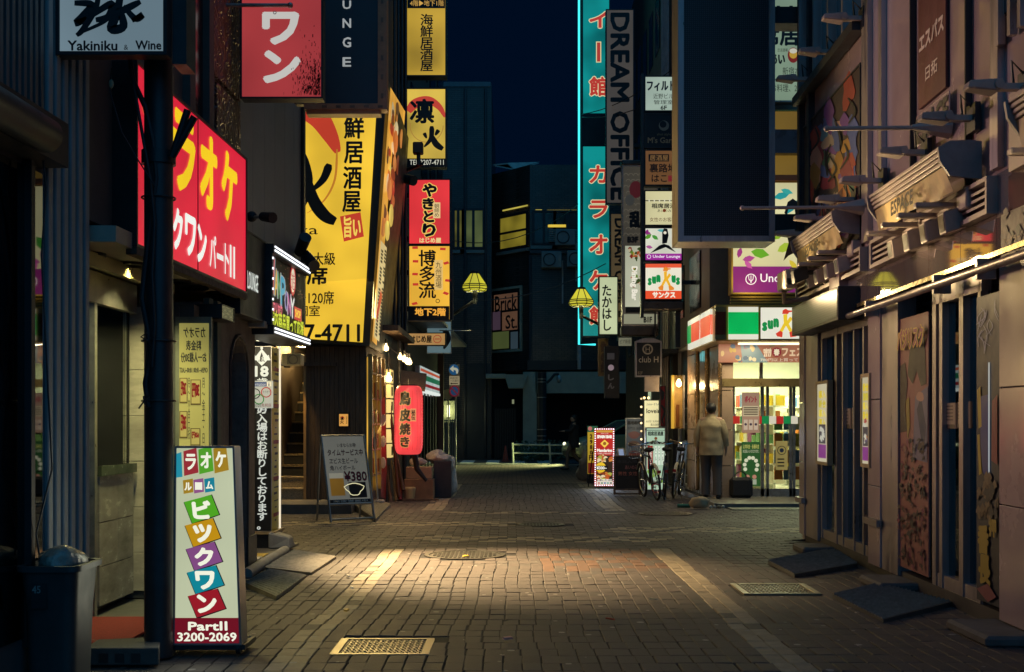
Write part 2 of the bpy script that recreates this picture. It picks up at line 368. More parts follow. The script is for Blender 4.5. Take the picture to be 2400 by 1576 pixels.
for (x, y, hw, hl, m) in bricks[:300]:
    o = obj('paving_brick', variants[m, hw, R.randrange(4)], paving); o.location = (x, y, hz(x, y)); o.rotation_euler = (R.uniform(-.01, .01), R.uniform(-.015, .015), R.uniform(-.012, .012))
vs_, fs_, ms_ = [], [], []
for (x, y, hw, hl, m) in bricks[300:]:
    v, f = brickgeo(hw, hl, R); o = len(vs_); z = hz(x, y)+R.uniform(-.0015, .0015); tx = R.uniform(-.015, .015); ty = R.uniform(-.01, .01); a = R.uniform(-.012, .012)
    vs_ += [(x+p[0]-a*p[1], y+p[1]+a*p[0], z+p[2]+tx*p[0]+ty*p[1]) for p in v]; fs_ += [tuple(i+o for i in t) for t in f]; ms_ += [m]*len(f)
me = bpy.data.meshes.new('paving_brick_field'); me.from_pydata(vs_, [], fs_)
for m in BM: me.materials.append(m)
me.polygons.foreach_set('material_index', ms_); o = obj('paving_brick_field', me, paving, kind='stuff')

iron = mat('cast_iron', (.10, .095, .085), rough=.45, metal=.7, var=.4, scale=8)
brass = mat('worn_steel_rim', (.32, .27, .18), rough=.4, metal=.6, var=.35, scale=7)
def plate(x, y, ax, ay, label):
    t = thing('access_cover', label, 'access cover', (x, y, -.02)); b = MB()
    for (x0, x1, y0, y1) in ((-ax, ax, -ay, -ay+.035), (-ax, ax, ay-.035, ay), (-ax, -ax+.05, -ay+.035, ay-.035), (ax-.05, ax, -ay+.035, ay-.035)): b.box(x+x0, x+x1, y+y0, y+y1, -.03, -.006)
    b.build('rim', brass, t, bevel=.003); MB().box(x-ax+.05, x+ax-.05, y-ay+.035, y+ay-.035, -.03, -.016).build('lid', iron, t)
    b = MB(); n = 13
    for i in range(n):
        for j in range(n):
            cx = x-ax+.075+(2*ax-.15)*i/(n-1); cy = y-ay+.06+(2*ay-.12)*j/(n-1)
            if (i+j) % 2: b.box(cx-.017, cx+.017, cy-.006, cy+.006, -.017, -.0095)
            else: b.box(cx-.006, cx+.006, cy-.017, cy+.017, -.017, -.0095)
    b.build('tread_studs', brass, t)
    b = MB()
    for sy in (-1, 1): b.box(x-.06, x+.06, y+sy*(ay-.06)-.012, y+sy*(ay-.06)+.012, -.017, -.008)
    b.build('lifting_slot', iron, t)
plate(*PLATES[0], 'rectangular brass-rimmed access cover in the foreground paving')
plate(*PLATES[1], 'pale square studded access cover on the right beside the ramp')
for k, (x, y, r) in enumerate(MANH):
    t = thing('manhole_cover', ['round manhole cover at the edge of the bright light pool', 'small dark round manhole cover in the middle of the crossing', 'round manhole cover in front of the convenience store'][k], 'manhole cover', (x, y, -.02), 'round manhole covers')
    b = MB(); b.lathe((x, y, 0), [(r, -.03), (r, -.008), (r-.05, -.008), (r-.055, -.02)], seg=32); b.build('rim', iron, t)
    MB().lathe((x, y, 0), [(r-.057, -.03), (r-.057, -.012)], seg=32).build('lid', iron, t)
    b = MB()
    for i in range(-9, 10):
        for j in range(-9, 10):
            cx, cy = i*.045, j*.045
            if cx*cx+cy*cy < (r-.09)**2: b.box(x+cx-.014, x+cx+.014, y+cy-.014, y+cy+.014, -.013, -.006)
    b.build('tread_studs', iron, t)
# ------------------------------------------------------------------ common materials
blackm = mat('black_metal', (.026, .028, .032), rough=.45, metal=.3, var=.3)
darkst = mat('dark_steel', (.045, .047, .052), rough=.45, metal=.5, var=.35, scale=6, bump=.1)
greym = mat('grey_panel', (.25, .28, .3), rough=.5, var=.25, scale=3)
dirtyal = mat('aluminium', (.42, .41, .39), rough=.35, metal=.8, var=.3, scale=9)
stucco = mat('dark_stucco', (.14, .135, .13), rough=.85, var=.5, scale=5, bump=.6, bscale=25)
concm = MC['concrete']
wallM = mat('dark_wall', (.075, .08, .085), rough=.8, var=.4, scale=2.5, bump=.2)
brownw = mat('brown_wall', (.09, .078, .072), rough=.75, var=.4, scale=2.5, bump=.2)
soffm = mat('soffit_white', (.42, .40, .34), rough=.6, var=.25)
marble = mat('marble', (.5, .47, .4), rough=.25, var=.35, scale=2.2, stretch=(1, 1.6, 3))
LW = left(-2.75); LS = left(-2.6)
def LX(y, a=-2.75): return a+.025*y
WARM = (1, .72, .38); PALE = (1, .86, .6)
# ---- nearest building on the left: shutters and ribbed metal pier
t = thing('shuttered_building', 'dark shuttered shop building at the left edge with ribbed metal pier', 'building', (-4, 5, 0))
b = MB(); b.add([(-9, 1, 0), (LX(1), 1, 0), (LX(6.42), 6.42, 0), (LX(6.42), 7.22, 0), (-9, 7.22, 0), (-9, 1, 11), (LX(1), 1, 11), (LX(6.42), 6.42, 11), (LX(6.42), 7.22, 11), (-9, 7.22, 11)], [(4,3,2,1,0),(5,6,7,8,9),(0,1,6,5),(1,2,7,6),(2,3,8,7),(3,4,9,8),(4,0,5,9)])
b.build('wall', wallM, t)
pier = MB(); a0 = LW.sz(100, 900)[0]; a1 = LW.sz(204, 900)[0]
pier.obox(LW, a0, a1, 0, 11, -.1, .0); pier.build('pier', greym, t)
for i in range(6):
    c0 = a0+(a1-a0)*(i+.12)/6; c1 = a0+(a1-a0)*(i+.72)/6
    MB().obox(LW, c0, c1, 0, 11, .0, .028).build('rib', greym, t, bevel=.006)
b = MB(); a00 = LW.sz(-420, 500)[0]; y_ = a00
while y_ < a0-.05:
    b.obox(LW, y_, y_+.035, 3.05, 11, 0, .018); y_ += .07
b.build('shutter_ribs', mat('shutter', (.12, .13, .14), rough=.5, metal=.4), t)
MB().obox(LW, a00, a0-.03, .25, 2.75, .004, .012).build('shop_window', glass('dark_glass', (.12, .14, .16), alpha=.1), t)
for uu in (52, -40): MB().obox(LW, LW.sz(uu, 900)[0], LW.sz(uu+9, 900)[0], .2, 2.8, .0, .05).build('mullion', blackm, t)
b = MB(); q0 = P(121, 318, 6.1); b.cyl((q0.x-.1, .5, q0.z), (q0.x-.03, 6.1, q0.z), .09, seg=20); b.build('awning_roll', darkst, t, smooth=True)
b = MB(); b.obox(LW, LW.sz(-300, 900)[0], a0-.04, 2.78, 3.02, 0, .16); b.build('awning_box', blackm, t)
# glittering poster
s = Sign('foil_poster', 'dark framed poster with glittering foil strips at the far left', LW, (24, 690, 76, 915), depth=.02, facem=mat('foil', (.3, .36, .34), rough=.22, metal=.9, var=.9, scale=38, bump=1.2, bscale=70), casem=blackm, cat='poster', frame=.012, ref=.5)
s.rc((48, 700, 58, 905), blackm); s.rc((28, 790, 72, 797), blackm)

# ---- karaoke building (recessed entrance)
t = thing('karaoke_building', 'karaoke hall with marble entrance under the big red sign', 'building', (-4, 8.4, 0)); KB = t
b = MB(); b.box(-9, -3.06, 7.24, 9.6, 0, 2.62); b.build('inner_wall', wallM, t)
b = MB(); b.add([(-9, 7.24, 2.62), (LX(7.24), 7.24, 2.62), (LX(10.8), 10.8, 2.62), (-9, 10.8, 2.62), (-9, 7.24, 11), (LX(7.24), 7.24, 11), (LX(10.8), 10.8, 11), (-9, 10.8, 11)], [(3,2,1,0),(4,5,6,7),(0,1,5,4),(1,2,6,5),(2,3,7,6),(3,0,4,7)]); b.build('upper_wall', brownw, t)
# street-side inner wall: mirror door, low marble wall with glass over it
GW = left(-3.22)
MB().obox(GW, 7.3, 8.55, .02, 2.25, -.02, .0).build('glass_door', mat('mirror', (.6, .62, .6), rough=.06, metal=1, var=.1), t)
for a in (7.28, 8.5): MB().obox(GW, a, a+.05, 0, 2.3, 0, .04).build('door_frame', dirtyal, t)
MB().obox(GW, 7.28, 9.36, 2.24, 2.46, 0, .05).build('lintel', dirtyal, t)
a0 = 8.62; tile = mat('marble_tile', (.45, .43, .37), rough=.22, var=.4, scale=3, stretch=(1, 1, 2.5), bump=.05)
zt = 1.0
for i in range(2):
    for j, (z0, z1) in enumerate(((.06, .34), (.345, .66), (.665, zt))):
        c0 = a0+.36*i; MB().obox(GW, c0+.002, c0+.357, z0, z1, 0, .03).build('marble_tile', tile, t, bevel=.002)
MB().obox(GW, a0-.01, a0+.74, zt, zt+.07, -.02, .05).build('ledge', mat('green_stone', (.10, .13, .09), rough=.2, var=.4, scale=6), t)
MB().obox(GW, a0, a0+.62, zt+.07, 2.24, .004, .012).build('side_window', glass('win_glass', (.75, .78, .7), alpha=.08), t)
for i, (z0, z1) in enumerate(((1.08, 1.5), (1.505, 1.86), (1.865, 2.24))): MB().obox(GW, a0+.02, a0+.6, z0, z1, -.018, .0).build('marble_tile', tile, t)
# cross wall facing the street end: marble pillar, dark jamb, lit poster window
Q = face(9.42)
u2a = lambda u: Q.sz(u, 900)[0]
b = MB(); b.box(-9, LX(9.5), 9.44, 9.6, 0, 2.32); b.build('cross_wall', wallM, t)
for i, (z0, z1) in enumerate(((.06, .36), (.364, .72), (.724, 1.08), (1.084, 1.44), (1.444, 1.80), (1.804, 2.3))):
    MB().obox(Q, u2a(303), u2a(345), z0, z1, -.03, .0).build('marble_tile', marble, t, bevel=.002)
MB().obox(Q, u2a(286), u2a(303), .9, 2.3, -.03, .02).build('jamb', blackm, t)
MB().obox(Q, u2a(345), u2a(420), .0, 2.3, -.02, .004).build('jamb', wallM, t)
b = MB(); b.obox(Q, u2a(412), u2a(496), .05, 2.22, -.02, .012); b.build('poster_bay', mat('green_grey', (.16, .18, .15), rough=.5, var=.3), t)
# canopy with round downlights
b = MB(); b.add([LS.pt(7.35, 2.5, -.02), LS.pt(10.45, 2.5, -.02), (-3.3, 10.4, 2.5), (-3.3, 7.3, 2.5), LS.pt(7.35, 2.6, -.02), LS.pt(10.45, 2.6, -.02), (-3.3, 10.4, 2.6), (-3.3, 7.3, 2.6)], [(0,1,2,3),(7,6,5,4),(1,0,4,5),(2,1,5,6),(3,2,6,7),(0,3,7,4)]); b.build('canopy', soffm, t)
b = MB(); b.obox(left(-2.92), 7.3, 9.4, 2.40, 2.49, -.02, .03); b.build('canopy_trim', mat('gold_trim', (.4, .33, .16), rough=.35, metal=.6), t)
lights = [(-2.78, 7.85), (-2.66, 8.35), (-2.72, 8.85), (-2.62, 9.35), (-2.6, 9.8), (-2.5, 10.2)]
for i, (x, y) in enumerate(lights):
    o = MB().lathe((x, y, 2.5), [(.085, -.012), (.085, .0)], seg=20).build('downlight', lit('#fff6d8', 3.0, 0), t)
    MB().lathe((x, y, 2.5), [(.11, -.02), (.11, .0), (.088, .0), (.088, -.02)], seg=20).build('bezel', darkst, o)
    if i in (1, 2): lamp('downlight_beam', 'SPOT', (x, y, 2.47), 150, (1, .9, .38), t, .08, (x-.1, y, 0), 130, .6)
# carved panel and window trims above
carve = bpy.data.materials.new('carved_panel'); carve.use_nodes = True; nt = carve.node_tree; N = nt.nodes; L = nt.links; bs = N['Principled BSDF']; bs.inputs['Roughness'].default_value = .4
geo = N.new('ShaderNodeNewGeometry'); vo = N.new('ShaderNodeTexVoronoi'); vo.feature = 'SMOOTH_F1'; vo.inputs['Scale'].default_value = 9; L.new(geo.outputs['Position'], vo.inputs['Vector'])
ws = N.new('ShaderNodeMath'); ws.operation = 'SINE'; ml = N.new('ShaderNodeMath'); ml.operation = 'MULTIPLY'; ml.inputs[1].default_value = 38; L.new(vo.outputs['Distance'], ml.inputs[0]); L.new(ml.outputs[0], ws.inputs[0])
bp = N.new('ShaderNodeBump'); bp.inputs['Strength'].default_value = 1; bp.inputs['Distance'].default_value = .03; L.new(ws.outputs[0], bp.inputs['Height']); L.new(bp.outputs[0], bs.inputs['Normal']); bs.inputs['Base Color'].default_value = (.12, .045, .04, 1)
for (px) in ((492, -60, 556, 205), (500, 222, 556, 335)):
    a0, a1, z0, z1 = LW.rect(*px, ref=.5); MB().obox(LW, a0, a1, z0, z1, 0, .03).build('carved_panel', carve, t)
for uu in (428, 474):
    a = LW.sz(uu, 100)[0]; MB().obox(LW, a, a+.14, 2.7, 11, 0, .06).build('pilaster', brownw, t)
MB().obox(LW, LW.sz(432, 100)[0]+.16, LW.sz(474, 100)[0]-.02, 3.6, 6.2, .004, .01).build('upper_window', mat('red_dim_glass', (.05, .012, .012), rough=.15), t)

# the red sign
s = Sign('karaoke_sign', 'large red backlit karaoke sign with yellow characters above the entrance', LS, (317, 140, 577, 578), depth=.32, facem=lit('#d91c38', 1.0, .1), casem=blackm, frame=.02, ref=0)
RS = s; yel = lit('#f4cb1a', 1, .05, False); wh = lit('#eef2ea', 1, .05, False)
for k, (c, u0, u1) in enumerate((('カ', 336, 390), ('ラ', 404, 455), ('オ', 470, 506), ('ケ', 520, 553))):
    um = (u0+u1)/2; top = 363-.9*(577-um); bot = 691-.436*(577-um); hh = bot-top
    s.text(c, (u0-2, top+hh*.09, u1+2, top+hh*.565), yel, bold=.045)
for k, (c, u0, u1, f0, f1) in enumerate((('ビ', 340, 376, .66, .92), ('ッ', 380, 402, .74, .92), ('ク', 404, 427, .67, .92), ('ワ', 432, 458, .67, .92), ('ン', 461, 483, .69, .93), ('パ', 490, 505, .71, .925), ('ー', 507, 522, .81, .85), ('ト', 525, 535, .72, .925), ('Ⅱ', 537, 549, .71, .93))):
    um = (u0+u1)/2; top = 363-.9*(577-um); bot = 691-.436*(577-um); hh = bot-top
    s.text(c, (u0, top+hh*f0, u1, top+hh*f1), wh, bold=.05 if k < 5 else .02)
a = LS.sz(463, 500)[0]; MB().obox(LS, a, a+.012, s.r4[2]+.02, s.r4[3]-.02, .0, .004).build('panel_joint', mat('joint_red', (.12, .01, .015)), s.o)
MB().obox(LS, s.r4[0], s.r4[1], s.r4[2]-.05, s.r4[2]-.002, -.06, .01).build('sill', mat('rusty_sill', (.12, .10, .08), rough=.9, var=.6, scale=22, bump=.6), s.o)

# lit price poster seen from behind in the window
s = Sign('price_poster', 'backlit karaoke price poster with reversed lettering in the window', face(9.40), (420, 758, 489, 1052), depth=.015, facem=lit('#cfc56c', .55, .25), casem=soffm, cat='poster', frame=0)
gi = INKB
for tx, px in (('カラオケ', (430, 768, 482, 792)), ('料金表', (436, 798, 472, 822)), ('お一人様30分', (424, 826, 484, 850)), ('OPEN~18:00 18:00~LAST', (421, 862, 487, 874))): s.text(tx, px, gi, mirror=True, bold=.02)
for (px, tx) in (((421, 886, 440, 946), '265円'), ((447, 890, 471, 950), '30円'), ((421, 964, 440, 1028), '365円'), ((447, 1004, 470, 1046), '60円')):
    s.rc(px, pr('#6a5c38')); s.rc((px[0]+2, px[1]+2, px[2]-2, px[3]-4), lit('#b9a95a', .8, .1, False)); s.text(tx, (px[0]+3, px[1]+8, px[2]-3, px[3]-18), lit('#7a1418', .9, 0, False), mirror=True, bold=.04)
for px, tx in (((474, 886, 481, 1040), '月〜金土・日'), ((441, 886, 446, 1030), '月〜木金土祝')): s.text(tx, px, gi, vert=True)
# fluorescent behind it
# red door mat, threshold
t = thing('door_mat', 'red ribbed door mat in front of the karaoke entrance', 'mat', (-2.75, 8.0, 0))
b = MB(); m0 = G(202, 1478); b.hexa([(-3.0, 7.45, .0), (-2.42, 7.45, 0), (-2.42, 8.45, 0), (-3.0, 8.45, 0), (-3.0, 7.45, .015), (-2.42, 7.45, .015), (-2.42, 8.45, .015), (-3.0, 8.45, .015)]); b.build('pile', mat('red_carpet', (.26, .03, .025), rough=.95, var=.35, scale=60, bump=.9, bscale=300), t)
structure(MB().box(-3.3, LX(7.3)+.02, 7.25, 9.42, -.03, -.004).build('entrance_floor', mat('entrance_stone', (.12, .12, .115), rough=.4, var=.4, scale=5)))

# ---- lounge building: grey upper wall, stucco ground floor with an arched door, open shop front
t = thing('lounge_building', 'grey metal clad building with dark stucco base and arched doorway', 'building', (-4, 11.5, 0)); LB = t
b = MB(); b.add([(-9, 10.82, 2.55), (LX(10.82), 10.82, 2.55), (LX(13.63), 13.63, 2.55), (-9, 13.63, 2.55), (-9, 10.82, 11), (LX(10.82), 10.82, 11), (LX(13.63), 13.63, 11), (-9, 13.63, 11)], [(3,2,1,0),(4,5,6,7),(0,1,5,4),(1,2,6,5),(2,3,7,6),(3,0,4,7)]); b.build('upper_wall', greym, t)
a = 10.85
while a < 13.5:
    MB().obox(LW, a+.004, min(a+.466, 13.62), 2.75, 11, 0, .012).build('panel', greym, t, bevel=.003); a += .47
MB().obox(LW, 13.56, 13.66, 2.5, 11, .014, .05).build('corner_trim', darkst, t)
# ground wall with arch
b = MB(); ya, yb, yc, yd = 9.62, 10.55, 11.12, 11.45; zs, zt = 1.86, 2.36; pts = []
n = 10; arc = [(yb+(yc-yb)*(1-math.cos(PI*i/n))/2, zs+(yc-yb)/2*math.sin(PI*i/n)) for i in range(n+1)]
poly = [(ya, 0), (yb, 0)]+arc+[(yc, 0), (yd, 0), (yd, zt), (ya, zt)]
b.prism(LW, poly, -.28, 0); b.build('base_wall', stucco, t)
b = MB(); arc2 = [(yb-.03+(yc-yb+.06)*(1-math.cos(PI*i/n))/2, zs+((yc-yb)/2+.03)*math.sin(PI*i/n)) for i in range(n+1)]
b.tube([LW.pt(yb-.02, .0, .005)]+[LW.pt(a, z, .005) for a, z in arc2]+[LW.pt(yc+.02, 0, .005)], .018, 6); b.build('arch_trim', darkst, t)
MB().obox(LW, yb-.05, yc+.05, 0, 2.25, -.3, -.24).build('arched_door', mat('black_door', (.01, .012, .016), rough=.3), t)
MB().obox(LW, yc+.0, yd, .0, .32, 0, .02).build('skirting', darkst, t)
b = MB(); b.box(-9, -3.6, 9.6, 13.5, 0, 2.5); b.build('inner_wall', wallM, t)
MB().box(-3.6, LX(11.4)-.3, 11.3, 11.45, 0, 2.4).build('partition', wallM, t)
for y0 in (9.7, 9.95): MB().obox(LW, y0, y0+.12, 0, 2.4, .002, .05).build('pilaster', mat('verdigris', (.10, .13, .11), rough=.7, var=.5, scale=8), t)
# fascia and ceiling of the open front
b = MB(); b.add([LS.pt(11.2, 2.28, 0), LS.pt(13.2, 2.28, 0), (-3.7, 13.2, 2.28), (-3.7, 11.2, 2.28), LS.pt(11.2, 2.34, 0), LS.pt(13.2, 2.34, 0), (-3.7, 13.2, 2.34), (-3.7, 11.2, 2.34)], [(0,1,2,3),(7,6,5,4),(1,0,4,5),(2,1,5,6),(3,2,6,7),(0,3,7,4)]); b.build('ceiling', soffm, t)
for (x, y) in ((-2.75, 11.6), (-2.6, 12.25), (-2.55, 12.8)):
    MB().box(x-.18, x+.18, y-.05, y+.05, 2.262, 2.279).build('ceiling_light', lit('#fff2cc', 3, 0), t)
lamp('ceiling_glow', 'AREA', (-2.65, 12.2, 2.25), 30, (1, .83, .5), t, (.5, 1.2), (-2.65, 12.2, 0))
s = Sign('lounge_fascia', 'black fascia board with small white lounge lettering beside the red sign', LS.off(-.02), (560, 528, 626, 735), depth=.25, facem=pr('#20262b'), casem=blackm, frame=.012, ref=0)
s.text('LOUNGE', (579, 640, 604, 682), lit('#e8eee6', .9, 0, False), bold=.01)
s = Sign('relief_light_box', 'small square light box with flower relief under the red sign', LS.off(.02), (517, 718, 547, 752), depth=.2, facem=lit('#8d8a63', .7, .2), casem=blackm, cat='light box', frame=.008, ref=.5)
for (u, v, r) in ((526, 728, 7), (538, 730, 6), (528, 743, 6), (540, 744, 7)):
    s.ring(u, v, r-1.2, r, INKB); s.ring(u, v, r*.45, r*.6, INKB)

# LED bordered shop sign
s = Sign('led_shop_sign', 'black shop sign with LED stud borders and rainbow letters', LS, (628, 594, 712, 762), depth=.3, facem=pr('#0c0d10'), casem=darkst, frame=.0, ref=0)
a0, a1, z0, z1 = s.r4; WP = s
MB().obox(LS, a0-.02, a1+.06, z1, z1+.09, -.3, .06).build('border', darkst, s.o); MB().obox(LS, a0-.02, a1+.06, z0-.09, z0, -.3, .06).build('border', darkst, s.o)
MB().obox(LS, a0-.05, a0, z0, z1, -.3, .05).build('border', darkst, s.o)
led = lit('#f4f8ff', 1.6, 0)
for (za, zb) in ((z1+.03, z1+.065), (z0-.065, z0-.03)):
    b = MB(); k = 30
    for i in range(k):
        for z in (za, zb):
            q = LS.pt(a0+(a1+.04-a0)*(i+.5)/k, z, .062); b.box(q.x-.006, q.x+.008, q.y-.011, q.y+.011, z-.0085, z+.0085)
    b.build('led_studs', led, s.o, kind='stuff')
b = MB()
for i in range(7): q = LS.pt(a0-.025, z0+(z1-z0)*(i+.5)/7, .052); b.box(q.x-.006, q.x+.008, q.y-.011, q.y+.011, q.z-.01, q.z+.01)
b.build('led_studs', led, s.o)
cols = ['#c8484a', '#dcae2c', '#3f9a5a', '#2f9fc0', '#6a4fa8', '#c04a9a', '#e8e8e0']
for i, (ch, u0, u1, v0, v1) in enumerate((('W', 632, 643, 604, 690), ('A', 643, 650, 632, 694), ('N', 650, 657, 640, 700), ('P', 657, 667, 650, 720), ('O', 667, 673, 684, 728), ('N', 673, 680, 690, 738), ('Y', 680, 688, 700, 745))):
    s.text(ch, (u0-1.5, v0-3, u1+1.5, v1+3), lit('#9aa0a6', .9, 0, False), bold=.05); s.text(ch, (u0, v0, u1, v1), lit(cols[i], .85, 0, False), bold=.03)
s.disc(685, 658, 6.5, lit('#b8202c', .9, 0, False), 36); s.disc(685, 658, 4.5, lit('#e6ddc0', .9, 0, False), 28); s.text('遊', (681, 640, 689, 680), lit('#b8202c', .9, 0, False))
s.text('ワリホウ', (638, 710, 660, 738), lit('#e05a78', .9, 0, False), bold=.06); s.rc((688, 722, 705, 752), lit('#c0202c', .9, 0, False)); s.text('SHOP', (690, 727, 703, 746), lit('#f0c832', 1, 0, False), bold=.05)
s.text('店内商品買って応援', (631, 738, 710, 782), lit('#c8d42c', .9, 0, False), bold=.03)
R2 = random.Random(3); b = MB()
for i in range(70):
    q = LS.pt(R2.uniform(a0+.05, a1-.05), R2.uniform(z0+.25, z1-.03), .0025); b.box(q.x, q.x+.001, q.y-.006, q.y+.006, q.z-.004, q.z+.004)
b.build('confetti', lit('#c07a5a', .8, .3, False), s.o, kind='stuff')

# speaker under the sign
t = thing('loudspeaker', 'cream box loudspeaker hanging under the LED shop sign', 'loudspeaker', P(683, 856, 13.4)); q = face(13.4)
cr = mat('cream_plastic', (.55, .5, .3), rough=.5, var=.2)
a0, a1, z0, z1 = q.rect(660, 829, 706, 857); MB().obox(q, a0, a1, z0, z1, -.2, 0).build('cabinet', cr, t, bevel=.012)
MB().obox(q, a0+.06, a1-.012, z0+.012, z1-.012, 0, .006).build('grille', mat('grille', (.25, .23, .16), rough=.7, bump=.6, bscale=300), t)
b = MB(); c = q.pt(a0+.13, (z0+z1)/2, .008); b.torus(c, (0, 1, 0), .05, .006, 20, 6); b.build('cone_ring', mat('grille_dark', (.12, .11, .09)), t)
MB().cyl(q.pt((a0+a1)/2, z1, -.1), q.pt((a0+a1)/2, z1+.16, -.1), .018).build('hanger', cr, t)

# "no entry under 18" pillar sign
D = face(13.0)
s = Sign('age_limit_sign', 'tall black pillar sign with white vertical age eighteen notice', D, (590, 812, 637, 1246), depth=.43, facem=pr('#15191d'), casem=mat('yellow_side', '#cfc61e', rough=.4, var=.15), frame=.006, framem=dirtyal, base=P(613, 1300, 13.2))
ww = lit('#e9efe6', .62, 0, False)
s.poly([(613.5, 818), (632, 840), (613.5, 858), (596, 840)], ww); s.disc(613.5, 816, 3.2, ww, 4); s.poly([(613.5, 826), (621, 848), (606, 848)], pr('#15191d')); s.text('18', (608, 836, 620, 848), ww)
for sg in (-1, 1):
    for k in range(4): s.stroke([(613+sg*10, 843), (613+sg*(17+k*1.4), 833+k*3.6)], 2.6, ww, False)
s.text('18', (597, 858, 630, 884), ww, bold=.06); s.text('歳未満の方', (602, 886, 628, 970), ww, vert=True, bold=.02)
s.text('の入場はお断りしております。', (602, 952, 627, 1242), ww, vert=True, bold=.03)
# yellow side strip with marks
SD = left(D.pt(s.r4[1], 1, 0).x-.0*13, 0); x1 = s.r4[1]; a0_ = s.r4[2]
sideP = Pl((x1+.002, 13.02, 0), (0, 1, 0)); b = MB()
for i in range(26): z = s.r4[2]+.1+i*.073; b.quad(sideP, R2.uniform(.05, .15), R2.uniform(.2, .36), z, z+R2.uniform(.01, .03), .001)
b.build('side_print', pr('#20160f'), s.o, kind='stuff')
b = MB()
for i in range(5): z = s.r4[2]+.15+i*.4; b.quad(sideP, .05, .36, z, z+.04, .0015)
b.build('side_print', pr('#a01c1c'), s.o, kind='stuff')
MB().box(x1-.01, x1+.012, 13.40, 13.45, s.r4[2]-.1, s.r4[3]+.05).build('corner_strip', lit('#fff0d0', .9, 0), s.o)
MB().box(s.r4[0]-.03, s.r4[1]+.04, 12.97, 13.5, s.r4[2]-.03, s.r4[2]-.002).build('shelf', mat('pine', (.4, .28, .14), rough=.6), s.o)
MB().box(s.r4[0]-.02, s.r4[1]+.02, 13.0, 13.45, 0, s.r4[2]-.03).build('base', blackm, s.o)
# information sticker stuck over it
s2 = Sign('information_placard', 'white information placard with coloured rings fixed over the black notice', D.off(.03), (590, 893, 640, 957), depth=.02, facem=lit('#cfd3c6', .55, .05, False), casem=soffm, frame=0, cat='placard')
s2.rc((591, 896, 625, 906), pr('#1d3b7a')); s2.text('formation', (592, 897, 623, 905), lit('#e8ecec', .6, 0, False)); s2.rc((626, 896, 636, 906), pr('#e8e8e0')); s2.text('i', (629, 897, 632, 905), pr('#1d3b7a'))
for (u, v, c) in ((598, 923, '#16181c'), (624, 920, '#b02a2e'), (607, 936, '#2f8a3c')): s2.ring(u, v, 10, 12.4, pr(c))
s2.text('カラオケ', (616, 916, 633, 922), INKB); s2.text('2020', (596, 948, 612, 954), INKB); s2.text('免税店', (613, 946, 636, 954), pr('#8a1a1c')); s2.disc(593, 951, 1.8, pr('#b02a2e'))
# concrete foot beside it
t = thing('concrete_block', 'chamfered pale concrete block beside the pillar sign', 'block', (-2.5, 13.0, 0))
b = MB(); q = P(662, 1262, 13.05); b.add([(q.x-.13, 12.92, .02), (q.x+.12, 12.92, .02), (q.x+.12, 13.2, .02), (q.x-.13, 13.2, .02), (q.x-.13, 12.92, .2), (q.x+.09, 12.96, .14), (q.x+.09, 13.16, .14), (q.x-.13, 13.2, .2)], [(3,2,1,0),(4,5,6,7),(0,1,5,4),(1,2,6,5),(2,3,7,6),(3,0,4,7)]); b.build('block', concm, t, bevel=.015)
MB().box(q.x-.1, q.x+.06, 12.95, 13.15, 0, .02).build('foot', blackm, t)
structure(MB().box(-3.6, LX(12)+.02, 11.46, 13.6, -.03, .02).build('shop_floor', mat('shop_floor', (.14, .12, .1), rough=.5)))
t = thing('magazine_display', 'flat row of coloured magazines on the shop floor behind the kerb', 'magazines', (-2.7, 12.2, .02))
for i in range(9):
    c = R2.choice(['#b33a3a', '#d8d2c0', '#3a62a8', '#d8b23a', '#c86a9a', '#4a8a5a']); x = -2.62-.22*(i % 3); y = 11.62+.3*(i//3)
    MB().box(x-.1, x+.1, y-.14, y+.14, .022, .034).build('magazine', pr(c), t)
t = thing('rounded_kerb', 'worn rounded stone kerb in front of the magazine shop', 'kerb', (-2.4, 12.3, 0))
b = MB(); k0 = G(578, 1352); k1 = G(668, 1296); b.tube([(k0.x, k0.y, .02), ((k0.x+k1.x)/2, (k0.y+k1.y)/2, .025), (k1.x, k1.y, .02)], .055, 10); b.build('stone', concm, t, smooth=True)
# corrugated ramp mats
def ramp(label, pts, ridges, m, group='corrugated ramp mats'):
    """pts: four ground points (near-left, near-right, far-right, far-left) with heights"""
    pts = [Vector(p) for p in pts]; c = sum(pts, Vector())/4
    t = thing('ramp_mat', label, 'ramp', (c.x, c.y, 0), group); b = MB(); b.add([Vector((p.x, p.y, -.015)) for p in pts]+pts, [(3,2,1,0),(4,5,6,7),(0,1,5,4),(1,2,6,5),(2,3,7,6),(3,0,4,7)]); b.build('sheet', m, t)
    b = MB()
    for i in range(ridges):
        f0 = (i+.15)/ridges; f1 = (i+.6)/ridges; f2 = (f0+f1)/2
        A0 = pts[0].lerp(pts[1], f0); A1 = pts[0].lerp(pts[1], f1); B0 = pts[3].lerp(pts[2], f0); B1 = pts[3].lerp(pts[2], f1); Am = (A0+A1)/2+Z*.014; Bm = (B0+B1)/2+Z*.014
        b.add([A0+Z*.001, Am, A1+Z*.001, B0+Z*.001, Bm, B1+Z*.001], [(0,1,4,3),(1,2,5,4),(0,2,1),(3,4,5)])
    b.build('ridges', mat('ridge_highlight', (.27, .25, .21), rough=.55, var=.5, scale=14), t, kind='stuff'); return t  # ridges paler than the sheet: the light they catch is put into the colour
rub = mat('ramp_rubber', (.22, .19, .14), rough=.6, var=.4, scale=9)
gp = lambda u, v, z: Vector((G(u, v).x, G(u, v).y, z))
ramp('near corrugated ramp mat against the left kerb', [gp(648, 1402, .014), gp(718, 1352, .014), gp(632, 1342, .03), gp(574, 1375, .034)], 13, rub)
